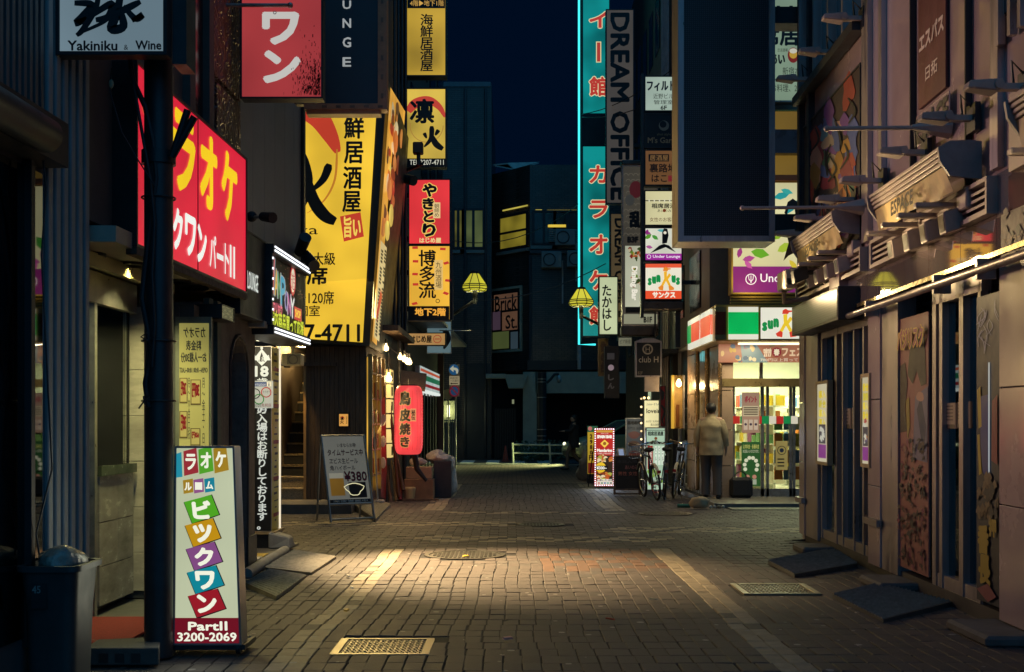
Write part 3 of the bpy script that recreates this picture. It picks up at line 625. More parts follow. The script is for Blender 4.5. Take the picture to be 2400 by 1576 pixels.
ramp('far corrugated ramp mat lapping the near one at the left kerb', [gp(730, 1347, .018), gp(788, 1308, .014), gp(690, 1296, .032), gp(622, 1340, .04)], 13, rub)

# ---- utility post in front with its cables
t = thing('steel_post', 'dark steel utility post with strapped cables in front of the red sign', 'post', (-2.07, 7.1, 0)); px = -2.10
MB().cyl((px, 7.1, 0), (px, 7.1, 6.5), .084, .084, 20).build('shaft', darkst, t, smooth=True)
MB().cyl((px, 7.1, 2.92), (px, 7.1, 3.0), .1, seg=20).build('clamp', blackm, t, smooth=True)
for k in (0, 1): MB().cyl((px+.1, 7.03, 2.95), (px+.2+.04*k, 7.0, 3.22-.04*k), .022, seg=10).build('stub_pipe', blackm, t)
def cable(parent, pts, r): MB().tube(pts, r, 7).build('cable', blackm, parent, smooth=True)
def pxs(lst, d): return [P(u, v, d) for u, v in lst]
cable(t, pxs([(300, 100), (312, 190), (340, 250), (358, 330), (366, 420), (352, 520), (338, 640), (332, 700), (345, 770), (352, 830), (340, 900), (348, 955)], 7.02), .016)
cable(t, pxs([(305, 160), (322, 250), (338, 340), (352, 420), (362, 520), (356, 640), (362, 760), (356, 860)], 6.98), .01)
cable(t, pxs([(262, 160), (256, 210), (285, 310), (320, 370), (362, 435)], 6.95), .004)
cable(t, pxs([(340, 950), (336, 930), (352, 925), (338, 940), (325, 958)], 6.94), .005); cable(t, pxs([(345, 780), (330, 790), (348, 800), (362, 790)], 6.94), .005)
MB().ball(P(261, 197, 6.95), .014, .014, .026).build('rag', pr('#b8ae90'), t)
for v in (465, 800, 940): MB().torus((px, 7.1, P(0, v, 7.1).z), (0, 0, 1), .097, .006, 20, 5).build('strap', darkst, t)
cable(KB, pxs([(95, -20), (92, 80), (97, 330), (108, 440), (97, 600), (105, 760), (122, 1100), (85, 1250), (96, 1330)], 6.35), .005)

# ---- projecting signs overhead
s = Sign('grill_wine_sign', 'white square grill and wine sign with black brush character at top left', face(6.7), (132, -130, 392, 130), depth=.09, facem=lit('#7f97a3', .68, .12), casem=blackm, frame=.02)
for pts, w_ in (([(175, 8), (215, 12), (195, 40), (180, 55), (205, 45)], 16), ([(232, -20), (225, 20), (195, 70), (180, 84)], 12), ([(180, 82), (240, 55), (262, 38)], 7), ([(215, 38), (262, 10), (255, 40), (225, 48)], 15), ([(285, -20), (275, 30), (262, 68), (290, 62), (280, 20)], 18), ([(262, 40), (300, 20), (330, 5)], 14), ([(290, 15), (318, 45), (334, 36), (310, 50)], 13)): s.stroke(pts, w_, INKB, False)
s.text('Yakiniku', (159, 96, 276, 120), pr('#2a1119'), bold=.035); s.text('&', (291, 106, 301, 118), pr('#2a1119')); s.text('Wine', (318, 96, 379, 118), pr('#2a1119'), bold=.035)
MB().obox(face(6.7), s.r4[1], s.r4[1]+.08, s.r4[2]-.02, s.r4[3], -.3, -.1).build('bracket', darkst, s.o)
s = Sign('red_karaoke_flag_sign', 'weathered red projecting sign with two large white characters', face(10.5), (563, -190, 757, 232), depth=.14, facem=lit('#a83a3c', .8, .2), casem=blackm, frame=.016)
pw = lit('#c6c3bd', .9, .05, False)
s.text('ク', (612, -150, 705, -40), pw, bold=.06); s.text('ワ', (614, 28, 702, 106), pw, bold=.06); s.text('ン', (616, 118, 705, 196), pw, bold=.06)
b = MB(); q = face(10.5)
for i in range(420):
    u = 757-6-abs(R2.gauss(0, 26)); v = 225-abs(R2.gauss(0, 50)); w_ = R2.uniform(.5, 2.2); hh = R2.uniform(1, 9)
    if u < 590: continue
    a0, z0 = q.sz(u, v); b.quad(q, a0, a0+w_*.00375, z0, z0+hh*.00375, .009)
b.build('peeling_streaks', mat('peel', (.03, .012, .014), rough=.9), s.o, kind='stuff')
MB().cyl(P(420, 12, 10.3), P(680, 13, 10.3), .017).build('support_rod', dirtyal, s.o, smooth=True); MB().torus(P(644, 30, 10.3), (0, 1, 0), .012, .003, 14, 5).build('eyelet', dirtyal, s.o)
MB().ball(P(680, 13, 10.3), .026).build('rod_end', dirtyal, s.o)
or_ = mat('orange_frame', (.55, .25, .12), rough=.5, var=.35, scale=6)
s = Sign('lounge_flag_sign', 'black vertical lounge sign in a riveted orange frame', face(12.0), (690, -260, 886, 244), depth=.12, facem=pr('#3c464e'), casem=blackm, frame=.0)
gl = lit('#a9aeae', .75, .05, False)
for ch, v0, v1 in (('L', -160, -130), ('O', -75, -45), ('U', 2, 22), ('N', 44, 66), ('G', 88, 112), ('E', 135, 157)): s.text(ch, (803, v0, 823, v1), gl, bold=.03)
q = face(12.0); a0, a1, z0, z1 = s.r4
MB().obox(q, a1, a1+.09, z0-.06, z1, -.14, .02).build('frame_side', or_, s.o); MB().obox(q, a0+.1, a1, z0-.06, z0-.0, -.14, .02).build('frame_bottom', or_, s.o); MB().obox(q, a0+.12, a1+.02, z0-.1, z0-.062, -.16, .0).build('gutter', or_, s.o)
b = MB()
for i in range(11): b.obox(q, a1+.03, a1+.055, z0+.05+i*.19, z0+.1+i*.19, .02, .026)
for i in range(5): b.obox(q, a0+.28+i*.14, a0+.33+i*.14, z0-.045, z0-.02, .02, .026)
b.build('rivets', mat('rivet', (.25, .14, .08), rough=.5), s.o)

# ---- floodlights on the corner of the lounge building
t = thing('flood_lamps', 'pair of black cylinder spotlights on the corner bracket above the LED sign', 'spotlight', P(706, 598, 13.3))
MB().cyl(P(690, 590, 13.3), P(722, 596, 13.1), .018).build('bracket', blackm, t)
for (p, q2) in (((702, 592), (716, 556)), ((716, 598), (736, 624))):
    A = P(*p, 13.2); B = P(*q2, 13.0); o = MB().cyl(A, B, .06, .068, 14).build('lamp_body', blackm, t, smooth=True); MB().cyl(A-(B-A)*.15, A, .03, .055, 10).build('lamp_cap', blackm, o)
A = P(735, 622, 13.0)
lamp('flood_beam', 'SPOT', (A.x+.05, A.y-.03, A.z-.05), 4300, (1, .70, .36), t, .06, (-.42, 11.7, 0), 60, 1.0)
A2 = P(716, 554, 13.0); lamp('flood_beam', 'SPOT', (A2.x+.03, A2.y-.02, A2.z+.08), 520, (1, .62, .56), t, .06, (3.3, 9.6, 3.6), 72, 1.0)
t = thing('security_camera', 'small dome security camera on the grey wall by the red sign', 'camera', P(588, 508, 11.2))
MB().ball(P(590, 508, 11.1), .05).build('mount', blackm, t); MB().cyl(P(590, 510, 11.1), P(628, 508, 10.95), .016).build('arm', dirtyal, t); MB().cyl(P(615, 508, 11), P(640, 511, 10.9), .042, .05, 12).build('camera_body', blackm, t)
# ------------------------------------------------------------------ seafood pub on the far left corner
t = thing('pub_building', 'seafood pub building with dark wooden front on the left corner', 'building', (-4, 22, 0)); RB = t
QF = face(19.4); LF = left(-2.86); X0 = -2.375
wood = mat('dark_wood', (.13, .085, .055), rough=.65, var=.6, scale=6, stretch=(6, 6, .4), bump=.4, bscale=30)
gran = mat('granite', (.34, .29, .2), rough=.6, var=.7, scale=60, bump=.1)
ua = lambda u: QF.sz(u, 900)[0]
b = MB(); b.box(-10, ua(645), 19.42, 25, 0, 12); b.box(ua(645), ua(716), 19.42, 25, 2.9, 12); b.add([(ua(716), 19.42, 0), (X0, 19.42, 0), (LF.pt(25, 0).x, 25, 0), (ua(716), 25, 0), (ua(716), 19.42, 12), (X0, 19.42, 12), (LF.pt(25, 0).x, 25, 12), (ua(716), 25, 12)], [(3,2,1,0),(4,5,6,7),(0,1,5,4),(1,2,6,5),(2,3,7,6),(3,0,4,7)])
b.build('wall', brownw, t)
a = ua(716)
while a < X0-.02:
    w_ = R.uniform(.07, .095); MB().obox(QF, a+.003, min(a+w_, X0), .14, 2.62, 0, .012+R.uniform(0, .01)).build('plank', wood, t, bevel=.003); a += w_
MB().obox(QF, ua(640), ua(790), 2.3, 2.36, 0, .06).build('rail', wood, t)
MB().obox(QF, ua(712), ua(718), .14, 2.5, -.02, .03).build('door_jamb', mat('jamb_orange', (.5, .3, .12), rough=.5), t)
structure(MB().box(-5.2, -2.45, 18.2, 19.4, -.03, .135).build('pub_step', mat('step_stone', (.14, .13, .12), rough=.6, var=.4, scale=5)))
s0, s1 = ua(640), ua(713)
for i in range(12):
    y = 19.42+.25*i; z = .135+.18*(i+1)
    o = MB().box(s0, s1, y, y+.27, z-.18, z-.025).build('stair_riser', gran if i < 2 else blackm, t); MB().box(s0, s1, y-.015, y+.26, z-.024, z).build('stair_tread', gran, t)
    if i > 1: MB().box(s0, s1, y-.02, y+.01, z-.004, z+.004).build('nosing', mat('brass_nosing', (.5, .36, .14), rough=.3, metal=.8), o)
MB().box(s0-.05, s0, 19.42, 23, 0, 3.5).build('stair_wall', brownw, t); MB().box(s1, s1+.05, 19.5, 23, .14, 3.5).build('stair_wall', wood, t)
lamp('stair_light', 'POINT', ((s0+s1)/2, 20.6, 2.7), 200, (1, .62, .2), t, .08)
lamp('step_light', 'SPOT', ((s0+s1)/2, 19.3, 2.25), 120, (1, .62, .2), t, .06, ((s0+s1)/2, 19.6, 0), 70, .8)
MB().box((s0+s1)/2-.05, (s0+s1)/2+.05, 19.25, 19.35, 2.27, 2.3).build('step_lamp', blackm, t)
MB().ball(((s0+s1)/2, 20.6, 2.85), .05).build('stair_bulb', lit('#ffd890', 4, 0), t)
s = Sign('pub_name_plaque', 'small lit pub name plaque on the dark plank wall', QF.off(.04), (792, 968, 819, 1002), depth=.05, facem=lit('#d89a4a', .95, .1), casem=blackm, cat='plaque', frame=.02)
s.text('凛火', (797, 976, 806, 994), INKB, vert=True, bold=.03); s.text('海鮮居酒屋', (811, 976, 814, 994), INKB, vert=True); s.stroke([(798, 980), (803, 977), (808, 982)], 2, lit('#a02818', .9, 0, False))

# tapered yellow box sign
YP = face(19.2)
t = thing('giant_yellow_sign', 'giant yellow backlit seafood pub sign above the plank wall', 'sign', P(770, 800, 19.2)); 
cas = MB(); fr = [(640, 180), (908, 180), (866, 812), (640, 800)]
A = [P(u, v, 19.22) for u, v in fr]; Bk = [Vector((p.x-.02, 23.4, p.z)) for p in A]
cas.add([A[0], A[1], A[2], A[3], Bk[0], Bk[1], Bk[2], Bk[3]], [(3,2,1,0),(4,5,6,7),(0,1,5,4),(1,2,6,5),(2,3,7,6),(3,0,4,7)]); cas.build('casing', blackm, t)
ya = lit('#f3c53a', .95, .16)
s = Sign.__new__(Sign); s.pl = YP; s.o = t; s.k = 0; s.ref = 0
n0 = .0; MB().add([YP.pt(*YP.sz(u, v), 0) for u, v in ((650, 790), (850, 803), (886, 195), (650, 195))], [(0, 1, 2, 3)]).build('face', ya, t)
red = lit('#c8402c', .9, .08, False)
s.stroke([(640, 240), (700, 246), (745, 275), (775, 320), (792, 358)], 52, red); s.stroke([(790, 350), (785, 420), (760, 470), (720, 500)], 5, lit('#c8802c', .9, .1, False))
s.text('凛', (600, 250, 712, 345), INKB, bold=.03)
s.stroke([(700, 345), (722, 420), (708, 480), (668, 530)], 22, INKB); s.stroke([(716, 410), (735, 470), (760, 505), (786, 520)], 24, INKB, False); s.stroke([(772, 385), (758, 420), (728, 450)], 18, INKB); s.stroke([(680, 390), (690, 420), (700, 440)], 24, INKB)
s.text('鮮', (806, 272, 854, 326), INKB, bold=.025); s.text('居', (806, 332, 852, 384), INKB, bold=.025); s.text('酒', (804, 390, 848, 444), INKB, bold=.025); s.text('屋', (802, 448, 846, 498), INKB, bold=.025)
s.poly([(797, 508), (845, 498), (853, 555), (806, 567)], red); s.text('旨い', (806, 508, 846, 558), lit('#f3d05a', .95, 0, False), bold=.02)
s.text('Rinka', (630, 528, 745, 550), INKB); s.text('歌舞伎町最大級', (598, 592, 786, 622), INKB, bold=.015); s.text('160席', (652, 624, 768, 668), INKB, bold=.03)
s.text('宴会場120席', (640, 682, 783, 714), INKB, bold=.012); s.text('様々な個室', (612, 716, 750, 742), INKB, bold=.012); s.text('3207-4711', (640, 760, 844, 802), INKB, bold=.03)
# slanting side panel with photographs of dishes
q0, q1, q2, q3 = P(868, 800, 19.25), P(906, 836, 23.3), P(946, 262, 23.3), P(911, 205, 19.25)
for q in (q0, q1, q2, q3): q.x += .03
fm = lit('#e0a23c', .85, .25)
MB().add([q0, q1, q2, q3], [(0, 1, 2, 3)]).build('side_face', fm, t)
def bil(f, g, o=.012):
    p = q0.lerp(q1, f).lerp(q3.lerp(q2, f), g); p.x += o; return p
cl = ['#c8662a', '#8a3a18', '#d8c090', '#b02a1a', '#e8d060', '#5a3a20', '#c87a3a']
for g0, g1, n in ((.42, .98, 60), ):
    for i in range(n):
        f = R2.uniform(.02, .9); g = R2.uniform(g0, g1); df = R2.uniform(.04, .16); dg = R2.uniform(.015, .05); c = lit(R2.choice(cl), .8, .3, False); k = 9; o = .008+.0008*i
        MB().add([bil(min(.98, max(.02, f+df*math.cos(2*PI*j/k))), min(.99, g+dg*math.sin(2*PI*j/k)), o) for j in range(k)], [tuple(range(k))]).build('dish_photo', c, t)
MB().add([bil(.03, .02), bil(.6, .02), bil(.6, .4), bil(.03, .4)], [(0, 1, 2, 3)]).build('menu_panel', lit('#d9c48a', .85, .12, False), t); MB().add([bil(.62, .02), bil(.97, .02), bil(.97, .4), bil(.62, .4)], [(0, 1, 2, 3)]).build('menu_panel', lit('#7f98a0', .75, .12, False), t)
b = MB()
for i in range(5):
    for j in range(26):
        if R2.random() < .8: f = .08+i*.18; g = .03+j*.0138; b.add([bil(f, g, .016), bil(f+.1, g, .016), bil(f+.1, g+.009, .016), bil(f, g+.009, .016)], [(0, 1, 2, 3)])
b.build('menu_print', pr('#2a1a10'), t, kind='stuff')
MB().add([bil(.1, .08, .018), bil(.3, .2, .018), bil(.2, .22, .018), bil(.06, .12, .018)], [(0, 1, 2, 3)]).build('menu_print', lit('#b8301c', .9, 0, False), t)
lamp('sign_spill', 'AREA', (-2.6, 19.0, 4.2), 190, (1, .72, .25), t, (1.0, 2.4), (-2.4, 12, 1.5))

# ---- vertical stack of flag signs
SP = face(24.0)
s = Sign('upper_yellow_flag_sign', 'dim yellow vertical seafood pub sign, topmost of the left stack', SP, (951, -14, 1047, 180), depth=.28, facem=lit('#c9a336', .8, .3), casem=blackm, group='stacked flag signs on the left', frame=.03)
s.rc((955, -8, 1043, 20), pr('#0c0c0c')); s.text('4階▶地下1階', (961, 1, 1040, 15), lit('#d8a850', .9, 0, False)); s.text('海鮮居酒屋', (985, 33, 1015, 168), INKB, vert=True, bold=.02)
s = Sign('pub_crest_flag_sign', 'yellow flag sign with red brush arc and two black brush characters', SP, (951, 206, 1047, 392), depth=.28, facem=lit('#d9b84a', .8, .25), casem=blackm, group='stacked flag signs on the left', frame=.03)
s.stroke([(957, 262), (975, 242), (1005, 236), (1030, 252), (1043, 275)], 20, lit('#c04030', .9, 0, False)); s.ring(1000, 295, 38, 39.5, lit('#b0803a', .8, 0, False), a0=PI*.95, a1=2*PI)
s.text('凛', (960, 232, 1018, 290), INKB, bold=.03); s.stroke([(1012, 296), (1010, 325), (994, 345)], 11, INKB); s.stroke([(1011, 318), (1022, 338), (1038, 350)], 12, INKB, False); s.stroke([(1028, 305), (1020, 318)], 9, INKB); s.stroke([(994, 312), (1000, 325)], 8, INKB)
s.rc((954, 372, 1044, 389), pr('#0c0c0c')); s.text('TEL 3207-4711', (960, 375, 1040, 387), lit('#dcdcc8', .9, 0, False))
s = Sign('red_yakitori_flag_sign', 'bright red flag sign with gold outlined skewer shop lettering', SP, (957, 420, 1056, 574), depth=.28, facem=lit('#e5383c', .95, .12), casem=blackm, group='stacked flag signs on the left', frame=.022)
for ch, px in (('や', (990, 430, 1024, 462)), ('き', (990, 464, 1018, 492)), ('と', (992, 494, 1018, 522)), ('り', (990, 524, 1022, 556))):
    s.text(ch, (px[0]-2, px[1]-2, px[2]+2, px[3]+2), lit('#ecc860', .95, 0, False), bold=.12); s.text(ch, px, INKB, bold=.06)
s.rc((1015, 475, 1032, 512), lit('#e8c88a', .9, 0, False)); s.text('朝締め', (1018, 478, 1029, 509), INKB, vert=True); s.text('はじめ屋', (983, 558, 1034, 570), lit('#f0d890', .9, 0, False), bold=.04)
s = Sign('yellow_hakata_flag_sign', 'bright yellow flag sign with brush lettering and red scraps below the red one', SP, (957, 575, 1056, 752), depth=.28, facem=lit('#f2b83c', .95, .1), casem=blackm, group='stacked flag signs on the left', frame=.022)
for (u, v, a) in ((973, 581, 0), (1038, 584, .1), (974, 613, .1), (1046, 617, -.4), (973, 643, .1), (974, 667, 0), (1045, 688, .6), (972, 712, -.3), (1050, 658, .2)):
    s.poly([(u+8*math.cos(a+q), v+5*math.sin(a+q)) for q in (.6, 2.5, 3.7, 5.6)], lit('#c83a2c', .9, 0, False))
s.text('博多流', (981, 586, 1022, 700), INKB, vert=True, bold=.02); s.ring(1026, 706, 3.5, 5, INKB)
s.rc((1018, 610, 1038, 680), lit('#e8c070', .9, 0, False)); s.text('九州酒場', (1021, 614, 1035, 676), INKB, vert=True)
s.rc((958, 718, 1053, 751), pr('#0a0a0a')); s.text('地下2階', (972, 722, 1045, 741), lit('#f0a83c', .95, 0, False), bold=.04)
t = thing('sign_stack_mast', 'dark steel mast and wall brackets carrying the left flag signs', 'mast', (-2.2, 24.2, 0))
MB().cyl((-2.17, 24.2, 0), (-2.17, 24.2, 12), .05).build('mast', darkst, t)
for v in (-5, 150, 235, 370, 460, 560, 640, 725): z = P(0, v, 24.2).z; MB().box(-2.3, -2.08, 24.15, 24.25, z-.05, z+.05).build('bracket', darkst, t)
MB().cyl(P(1055, 420, 24.1), P(1060, 750, 24.1), .03).build('edge_pole', darkst, t)
t = thing('black_floodlight', 'black floodlight and camera on an arm in front of the crest sign', 'floodlight', P(975, 395, 23.4))
MB().box(*[x for c in ((P(968, 0, 23.3).x, P(992, 0, 23.3).x), (23.2, 23.4), (P(0, 362, 23.3).z, P(0, 335, 23.3).z)) for x in c]).build('lamp_head', blackm, t, bevel=.02)
MB().cyl(P(981, 362, 23.3), P(981, 388, 23.3), .04).build('neck', blackm, t); MB().cyl(P(935, 408, 23.6), P(990, 384, 23.3), .035).build('arm', blackm, t); MB().cyl(P(944, 418, 23.2), P(970, 424, 23.0), .09, .1, 14).build('camera_body', blackm, t, smooth=True)
s = Sign('small_shop_sign', 'small cream horizontal shop sign with red circle mark', face(25.5), (953, 780, 1045, 811), depth=.15, facem=lit('#c99a5c', .8, .15), casem=blackm, frame=.02)
s.text('はじめ屋', (962, 787, 1012, 804), INKB, bold=.03); s.ring(1025, 795, 8, 9.6, lit('#a03020', .9, 0, False)); s.rc((1019, 794, 1031, 796), lit('#a03020', .9, 0, False))
s = Sign('pale_blue_flag_sign', 'pale grey flag sign with dark leaf mark behind the cream one', face(27.5), (1000, 690, 1058, 829), depth=.1, facem=lit('#6f8a90', .55, .1), casem=dirtyal, frame=.015)
s.stroke([(1042, 775), (1050, 795), (1040, 818)], 14, INKB); s.stroke([(1030, 745), (1048, 752)], 6, INKB)
MB().cyl(P(1030, 775, 27), P(1102, 776, 27), .012).build('rod', dirtyal, s.o)

# ---- street side of the pub: lit show window, menu boxes, banner, poles
t = RB; gold = lit('#f0b848', .95, .3)
def lx(u): return LF.sz(u, 900)[0]
a0, a1 = 19.5, 21.0
MB().obox(LF, a0, a1, .3, 2.45, .004, .03).build('show_window', gold, t)
for i in range(5): MB().obox(LF, a0, a1, .5+i*.42, .53+i*.42, .03, .09).build('window_shelf', mat('shelf_wood', (.25, .16, .07)), t)
for k in (19.46, 20.0, 20.5, 21.0): MB().obox(LF, k, k+.05, .25, 2.5, .03, .1).build('window_post', mat('gold_post', (.4, .3, .12), rough=.4), t)
b = MB()
for i in range(60): q = LF.pt(R2.uniform(19.55, 20.95), .55+.42*R2.randrange(5), .05); hh = R2.uniform(.08, .25); b.box(q.x, q.x+.02, q.y, q.y+R2.uniform(.03, .09), q.z, q.z+hh)
b.build('window_goods', pr('#7a3a18'), t, kind='stuff')
lamp('window_spill', 'AREA', LF.pt(20.2, 1.6, .15), 30, (1, .72, .3), t, (1.2, 1.6), LF.pt(19.6, .4, 2.5))
for i in range(6):
    z = .75+i*.27; o = MB().obox(LF, 21.5, 21.9, z, z+.24, .06, .14).build('menu_box', lit('#f0d080', .9, .2), t); MB().obox(LF, 21.6, 21.8, z+.04, z+.2, .14, .143).build('menu_print', pr('#3a2010'), o)
MB().obox(LF, 21.4, 22, .6, 2.45, .0, .06).build('menu_board', blackm, t)
b = MB(); b.obox(LF, 22.2, 25, 0, 2.6, .0, .04); b.build('street_front', wood, t)
for (u0, v0, u1, v1, d) in ((866, 850, 886, 1190, 19.8), (890, 840, 893, 1000, 20.5)): MB().cyl(P(u0, v0, d), P(u1, v1, d), .018).build('pipe', soffm, t, smooth=True)
MB().box(P(875, 0, 19.8).x, P(899, 0, 19.8).x, 19.7, 20.0, 0, .1).build('pipe_foot', concm, t, bevel=.02)
t = thing('banner_flag', 'dark red cloth banner with white writing leaning by the show window', 'banner', P(898, 1180, 20.6))
pts0 = pxs([(891, 940), (892, 1000), (890, 1080), (893, 1165)], 20.6); pts1 = pxs([(902, 930), (905, 1010), (907, 1090), (905, 1172)], 20.9); b = MB(); b.add(pts0+pts1, [(i, i+4, i+5, i+1) for i in range(3)]); o = b.build('cloth', pr('#7a1c18'), t)
for i in range(3): MB().ball(P(898, 985+i*50, 20.62), .05, .01, .1).build('lettering', pr('#b8b0a0'), t)
MB().cyl(P(900, 905, 20.9), P(906, 1180, 20.9), .014).build('pole', blackm, t)
t = thing('leaning_tools', 'bundle of leaning brooms and boards by the pub wall', 'tools', P(925, 1170, 21.5))
for (u0, v0, u1, v1, c) in ((912, 930, 935, 1165, '#4a2a1a'), (918, 1080, 930, 1175, '#6a5a44'), (905, 1090, 916, 1178, '#5a4634'), (928, 1050, 938, 1172, '#7a2018'), (922, 1030, 946, 1150, '#3a2a20')): MB().cyl(P(u0, v0, 21.6), P(u1, v1, 21.2), .022, .035, 8).build('handle', pr(c), t)
MB().box(P(930, 0, 21.5).x, P(944, 0, 21.5).x, 21.3, 21.5, .0, .4).build('box', pr('#7a1c18'), t)
# awning over the grill and string of bulbs
t = thing('grill_awning', 'dark wooden eave over the red lantern', 'awning', (-2.1, 22.2, 2.4))
A = [P(940, 868, 22.5), P(1000, 876, 22.5), P(996, 912, 22.1), P(936, 904, 22.1)]; b = MB(); b.add(A+[p-Vector((0, 0, .05)) for p in A], [(0,1,2,3),(7,6,5,4),(4,5,1,0),(5,6,2,1),(6,7,3,2),(7,4,0,3)]); b.build('board', wood, t)
MB().cyl(P(936, 800, 22), P(936, 900, 22), .03).build('strut', darkst, t); MB().obox(left(-2.3, 0.0), 21.0, 24.5, 3.0, 3.1, 0, .3).build('beam', wood, t)
t = thing('bulb_string', 'string of bare warm bulbs above the lantern', 'bulbs', P(930, 850, 21.5))
for i, (u, v, r) in enumerate(((905, 817, .05), (938, 838, .045), (948, 843, .045), (955, 849, .045), (960, 850, .045), (911, 888, .062))):
    o = MB().lathe(P(u, v, 21.5), [(.004, -r), (r*.7, -r*.75), (r, -.1*r), (r*.8, r*.6), (r*.35, r*1.2), (r*.3, r*1.8)], 12).build('bulb', lit('#ffdf9a', 6, 0), t, smooth=True); MB().cyl(P(u, v, 21.5)+Z*r*1.8, P(u, v, 21.5)+Z*(r*1.8+.08), .02).build('socket', blackm, o)
MB().tube(pxs([(895, 800), (911, 812), (911, 872)], 21.5), .008, 6).build('wire', blackm, t); MB().tube(pxs([(895, 800), (930, 828), (965, 842)], 21.5), .01, 6).build('wire', blackm, t)
for u, v in ((911, 888), (948, 843)): lamp('bulb_glow', 'POINT', P(u, v, 21.3), 14, (1, .66, .28), t, .06)
# red paper lantern
t = thing('paper_lantern', 'tall glowing red paper lantern with black brush characters', 'lantern', P(958, 1066, 21.0)); c = P(958, 1066, 21.0)
hh = P(0, 904, 21).z-c.z; r = .252; prof = []
for i in range(49):
    f = i/48; e = min(1, (1-abs(2*f-1)**7))**.5; prof.append((r*(.62+.38*e)*(1 if i % 2 else .985), hh*f))
lm = lit('#f0484a', 1.0, .14, True, 3)
MB().lathe((c.x, 21.0, c.z), prof, 28).build('paper_shell', lm, t, smooth=True)
b = MB()
for k in range(9):
    an = -PI/2+(k-4)*.36
    b.tube([(c.x+math.cos(an)*(rr+.002), 21+math.sin(an)*(rr+.002), c.z+z) for rr, z in prof[::4]], .0035, 4)
b.build('ribs', lit('#b02c30', .9, 0, False), t)
for z in (-.015, hh-.02): MB().lathe((c.x, 21, c.z+z), [(r*.66, 0), (r*.66, .035)], 24).build('rim', blackm, t)
LP = face(21.0-r-.006)
def lan(tx, px, m, n, bold): # lettering wrapped onto the shell
    o = lettering(t, LP, tx, LP.rect(*px), m, n=n, bold=bold, vert=len(tx) > 1)
    for v in o.data.vertices:
        x = v.co.x+W(t).x-c.x; y = 21-math.sqrt(max(0, r*r-x*x))-n-.004; v.co.y = y-W(t).y
for ch, px in (('鳥', (936, 918, 962, 950)), ('皮', (936, 958, 962, 988)), ('焼', (936, 992, 962, 1020)), ('き', (938, 1024, 960, 1048))): lan(ch, (px[0]-2, px[1]-2, px[2]+2, px[3]+2), lit('#c08a50', .8, 0, False), .002, .09); lan(ch, px, INKB, .006, .045)
a0, a1, z0, z1 = LP.rect(962, 958, 975, 988); o = MB().quad(LP, a0, a1, z0, z1, .003).build('tag_patch', lit('#d89060', .9, 0, False), t); 
for v in o.data.vertices: v.co.y = 21-math.sqrt(max(0, r*r-(v.co.x+W(t).x-c.x)**2))-.012-W(t).y
lan('秘伝', (964, 961, 973, 985), INKB, .012, .02)
lamp('lantern_glow', 'POINT', (c.x+.1, 20.55, c.z+.3), 9, (1, .25, .18), t, .25)
MB().tube([(c.x, 21, c.z+hh), (c.x, 21, c.z+hh+.12)], .01).build('hook', blackm, t)

# ---- convenience shop further along, striped fascia
t = thing('striped_shop_building', 'dark shop building with striped fascia at the end of the left side', 'building', (-4, 30, 0))
LE = left(-2.86)
b = MB(); b.add([(-10, 25.02, 0), (LX(25, -2.86), 25.02, 0), (LX(34.6, -2.86), 34.6, 0), (-10, 34.6, 0), (-10, 25.02, 12), (LX(25, -2.86), 25.02, 12), (LX(34.6, -2.86), 34.6, 12), (-10, 34.6, 12)], [(3,2,1,0),(4,5,6,7),(0,1,5,4),(1,2,6,5),(2,3,7,6),(3,0,4,7)]); b.build('wall', wallM, t)
s = Sign('striped_fascia', 'striped white red and green convenience shop fascia on the left', left(-2.7), (985, 857, 1030, 911), depth=.12, facem=lit('#b8c8c4', .8, .1), casem=dirtyal, frame=.0, ref=0)
a0, a1, z0, z1 = s.r4; hz_ = z1-z0
for (f0, f1, c) in ((.78, .9, '#c05030'), (.42, .66, '#1c6a48'), (.14, .28, '#8a1c22')): MB().quad(s.pl, a0+.02, a1-.02, z0+hz_*f0, z0+hz_*f1, .004).build('stripe', lit(c, .8, .05, False), s.o)
MB().obox(s.pl, a0, a1, z0-.06, z0, -.1, .02).build('light_strip', lit('#e8f0ea', .9, 0), s.o)
q = left(-2.72); MB().obox(left(-2.86), 25.5, 34.4, 3.55, 3.62, 0, .7).build('canopy', mat('shed_metal', (.16, .18, .19), rough=.5), t)
b = MB()
for i in range(10): b.obox(LE, 26+i*.8, 26.4+i*.8, .1, 2.5, .0, .02)
b.build('window', glass('shop_glass', (.2, .25, .22), alpha=.1), t)
for i in range(3):
    for j in range(4): MB().obox(LE, 26+j*2.2, 27.4+j*2.2, 4.6+i*2.6, 6.2+i*2.6, 0, .03).build('upper_window', mat('night_window', (.01, .015, .02), rough=.15), t)
for k in range(6): MB().cyl((LX(23, -2.86)+.06+.05*(k % 3), 22.6+.25*k, 3.2), (LX(23, -2.86)+.06+.05*(k % 3), 22.6+.25*k, 12), .025).build('pipe', darkst, RB)

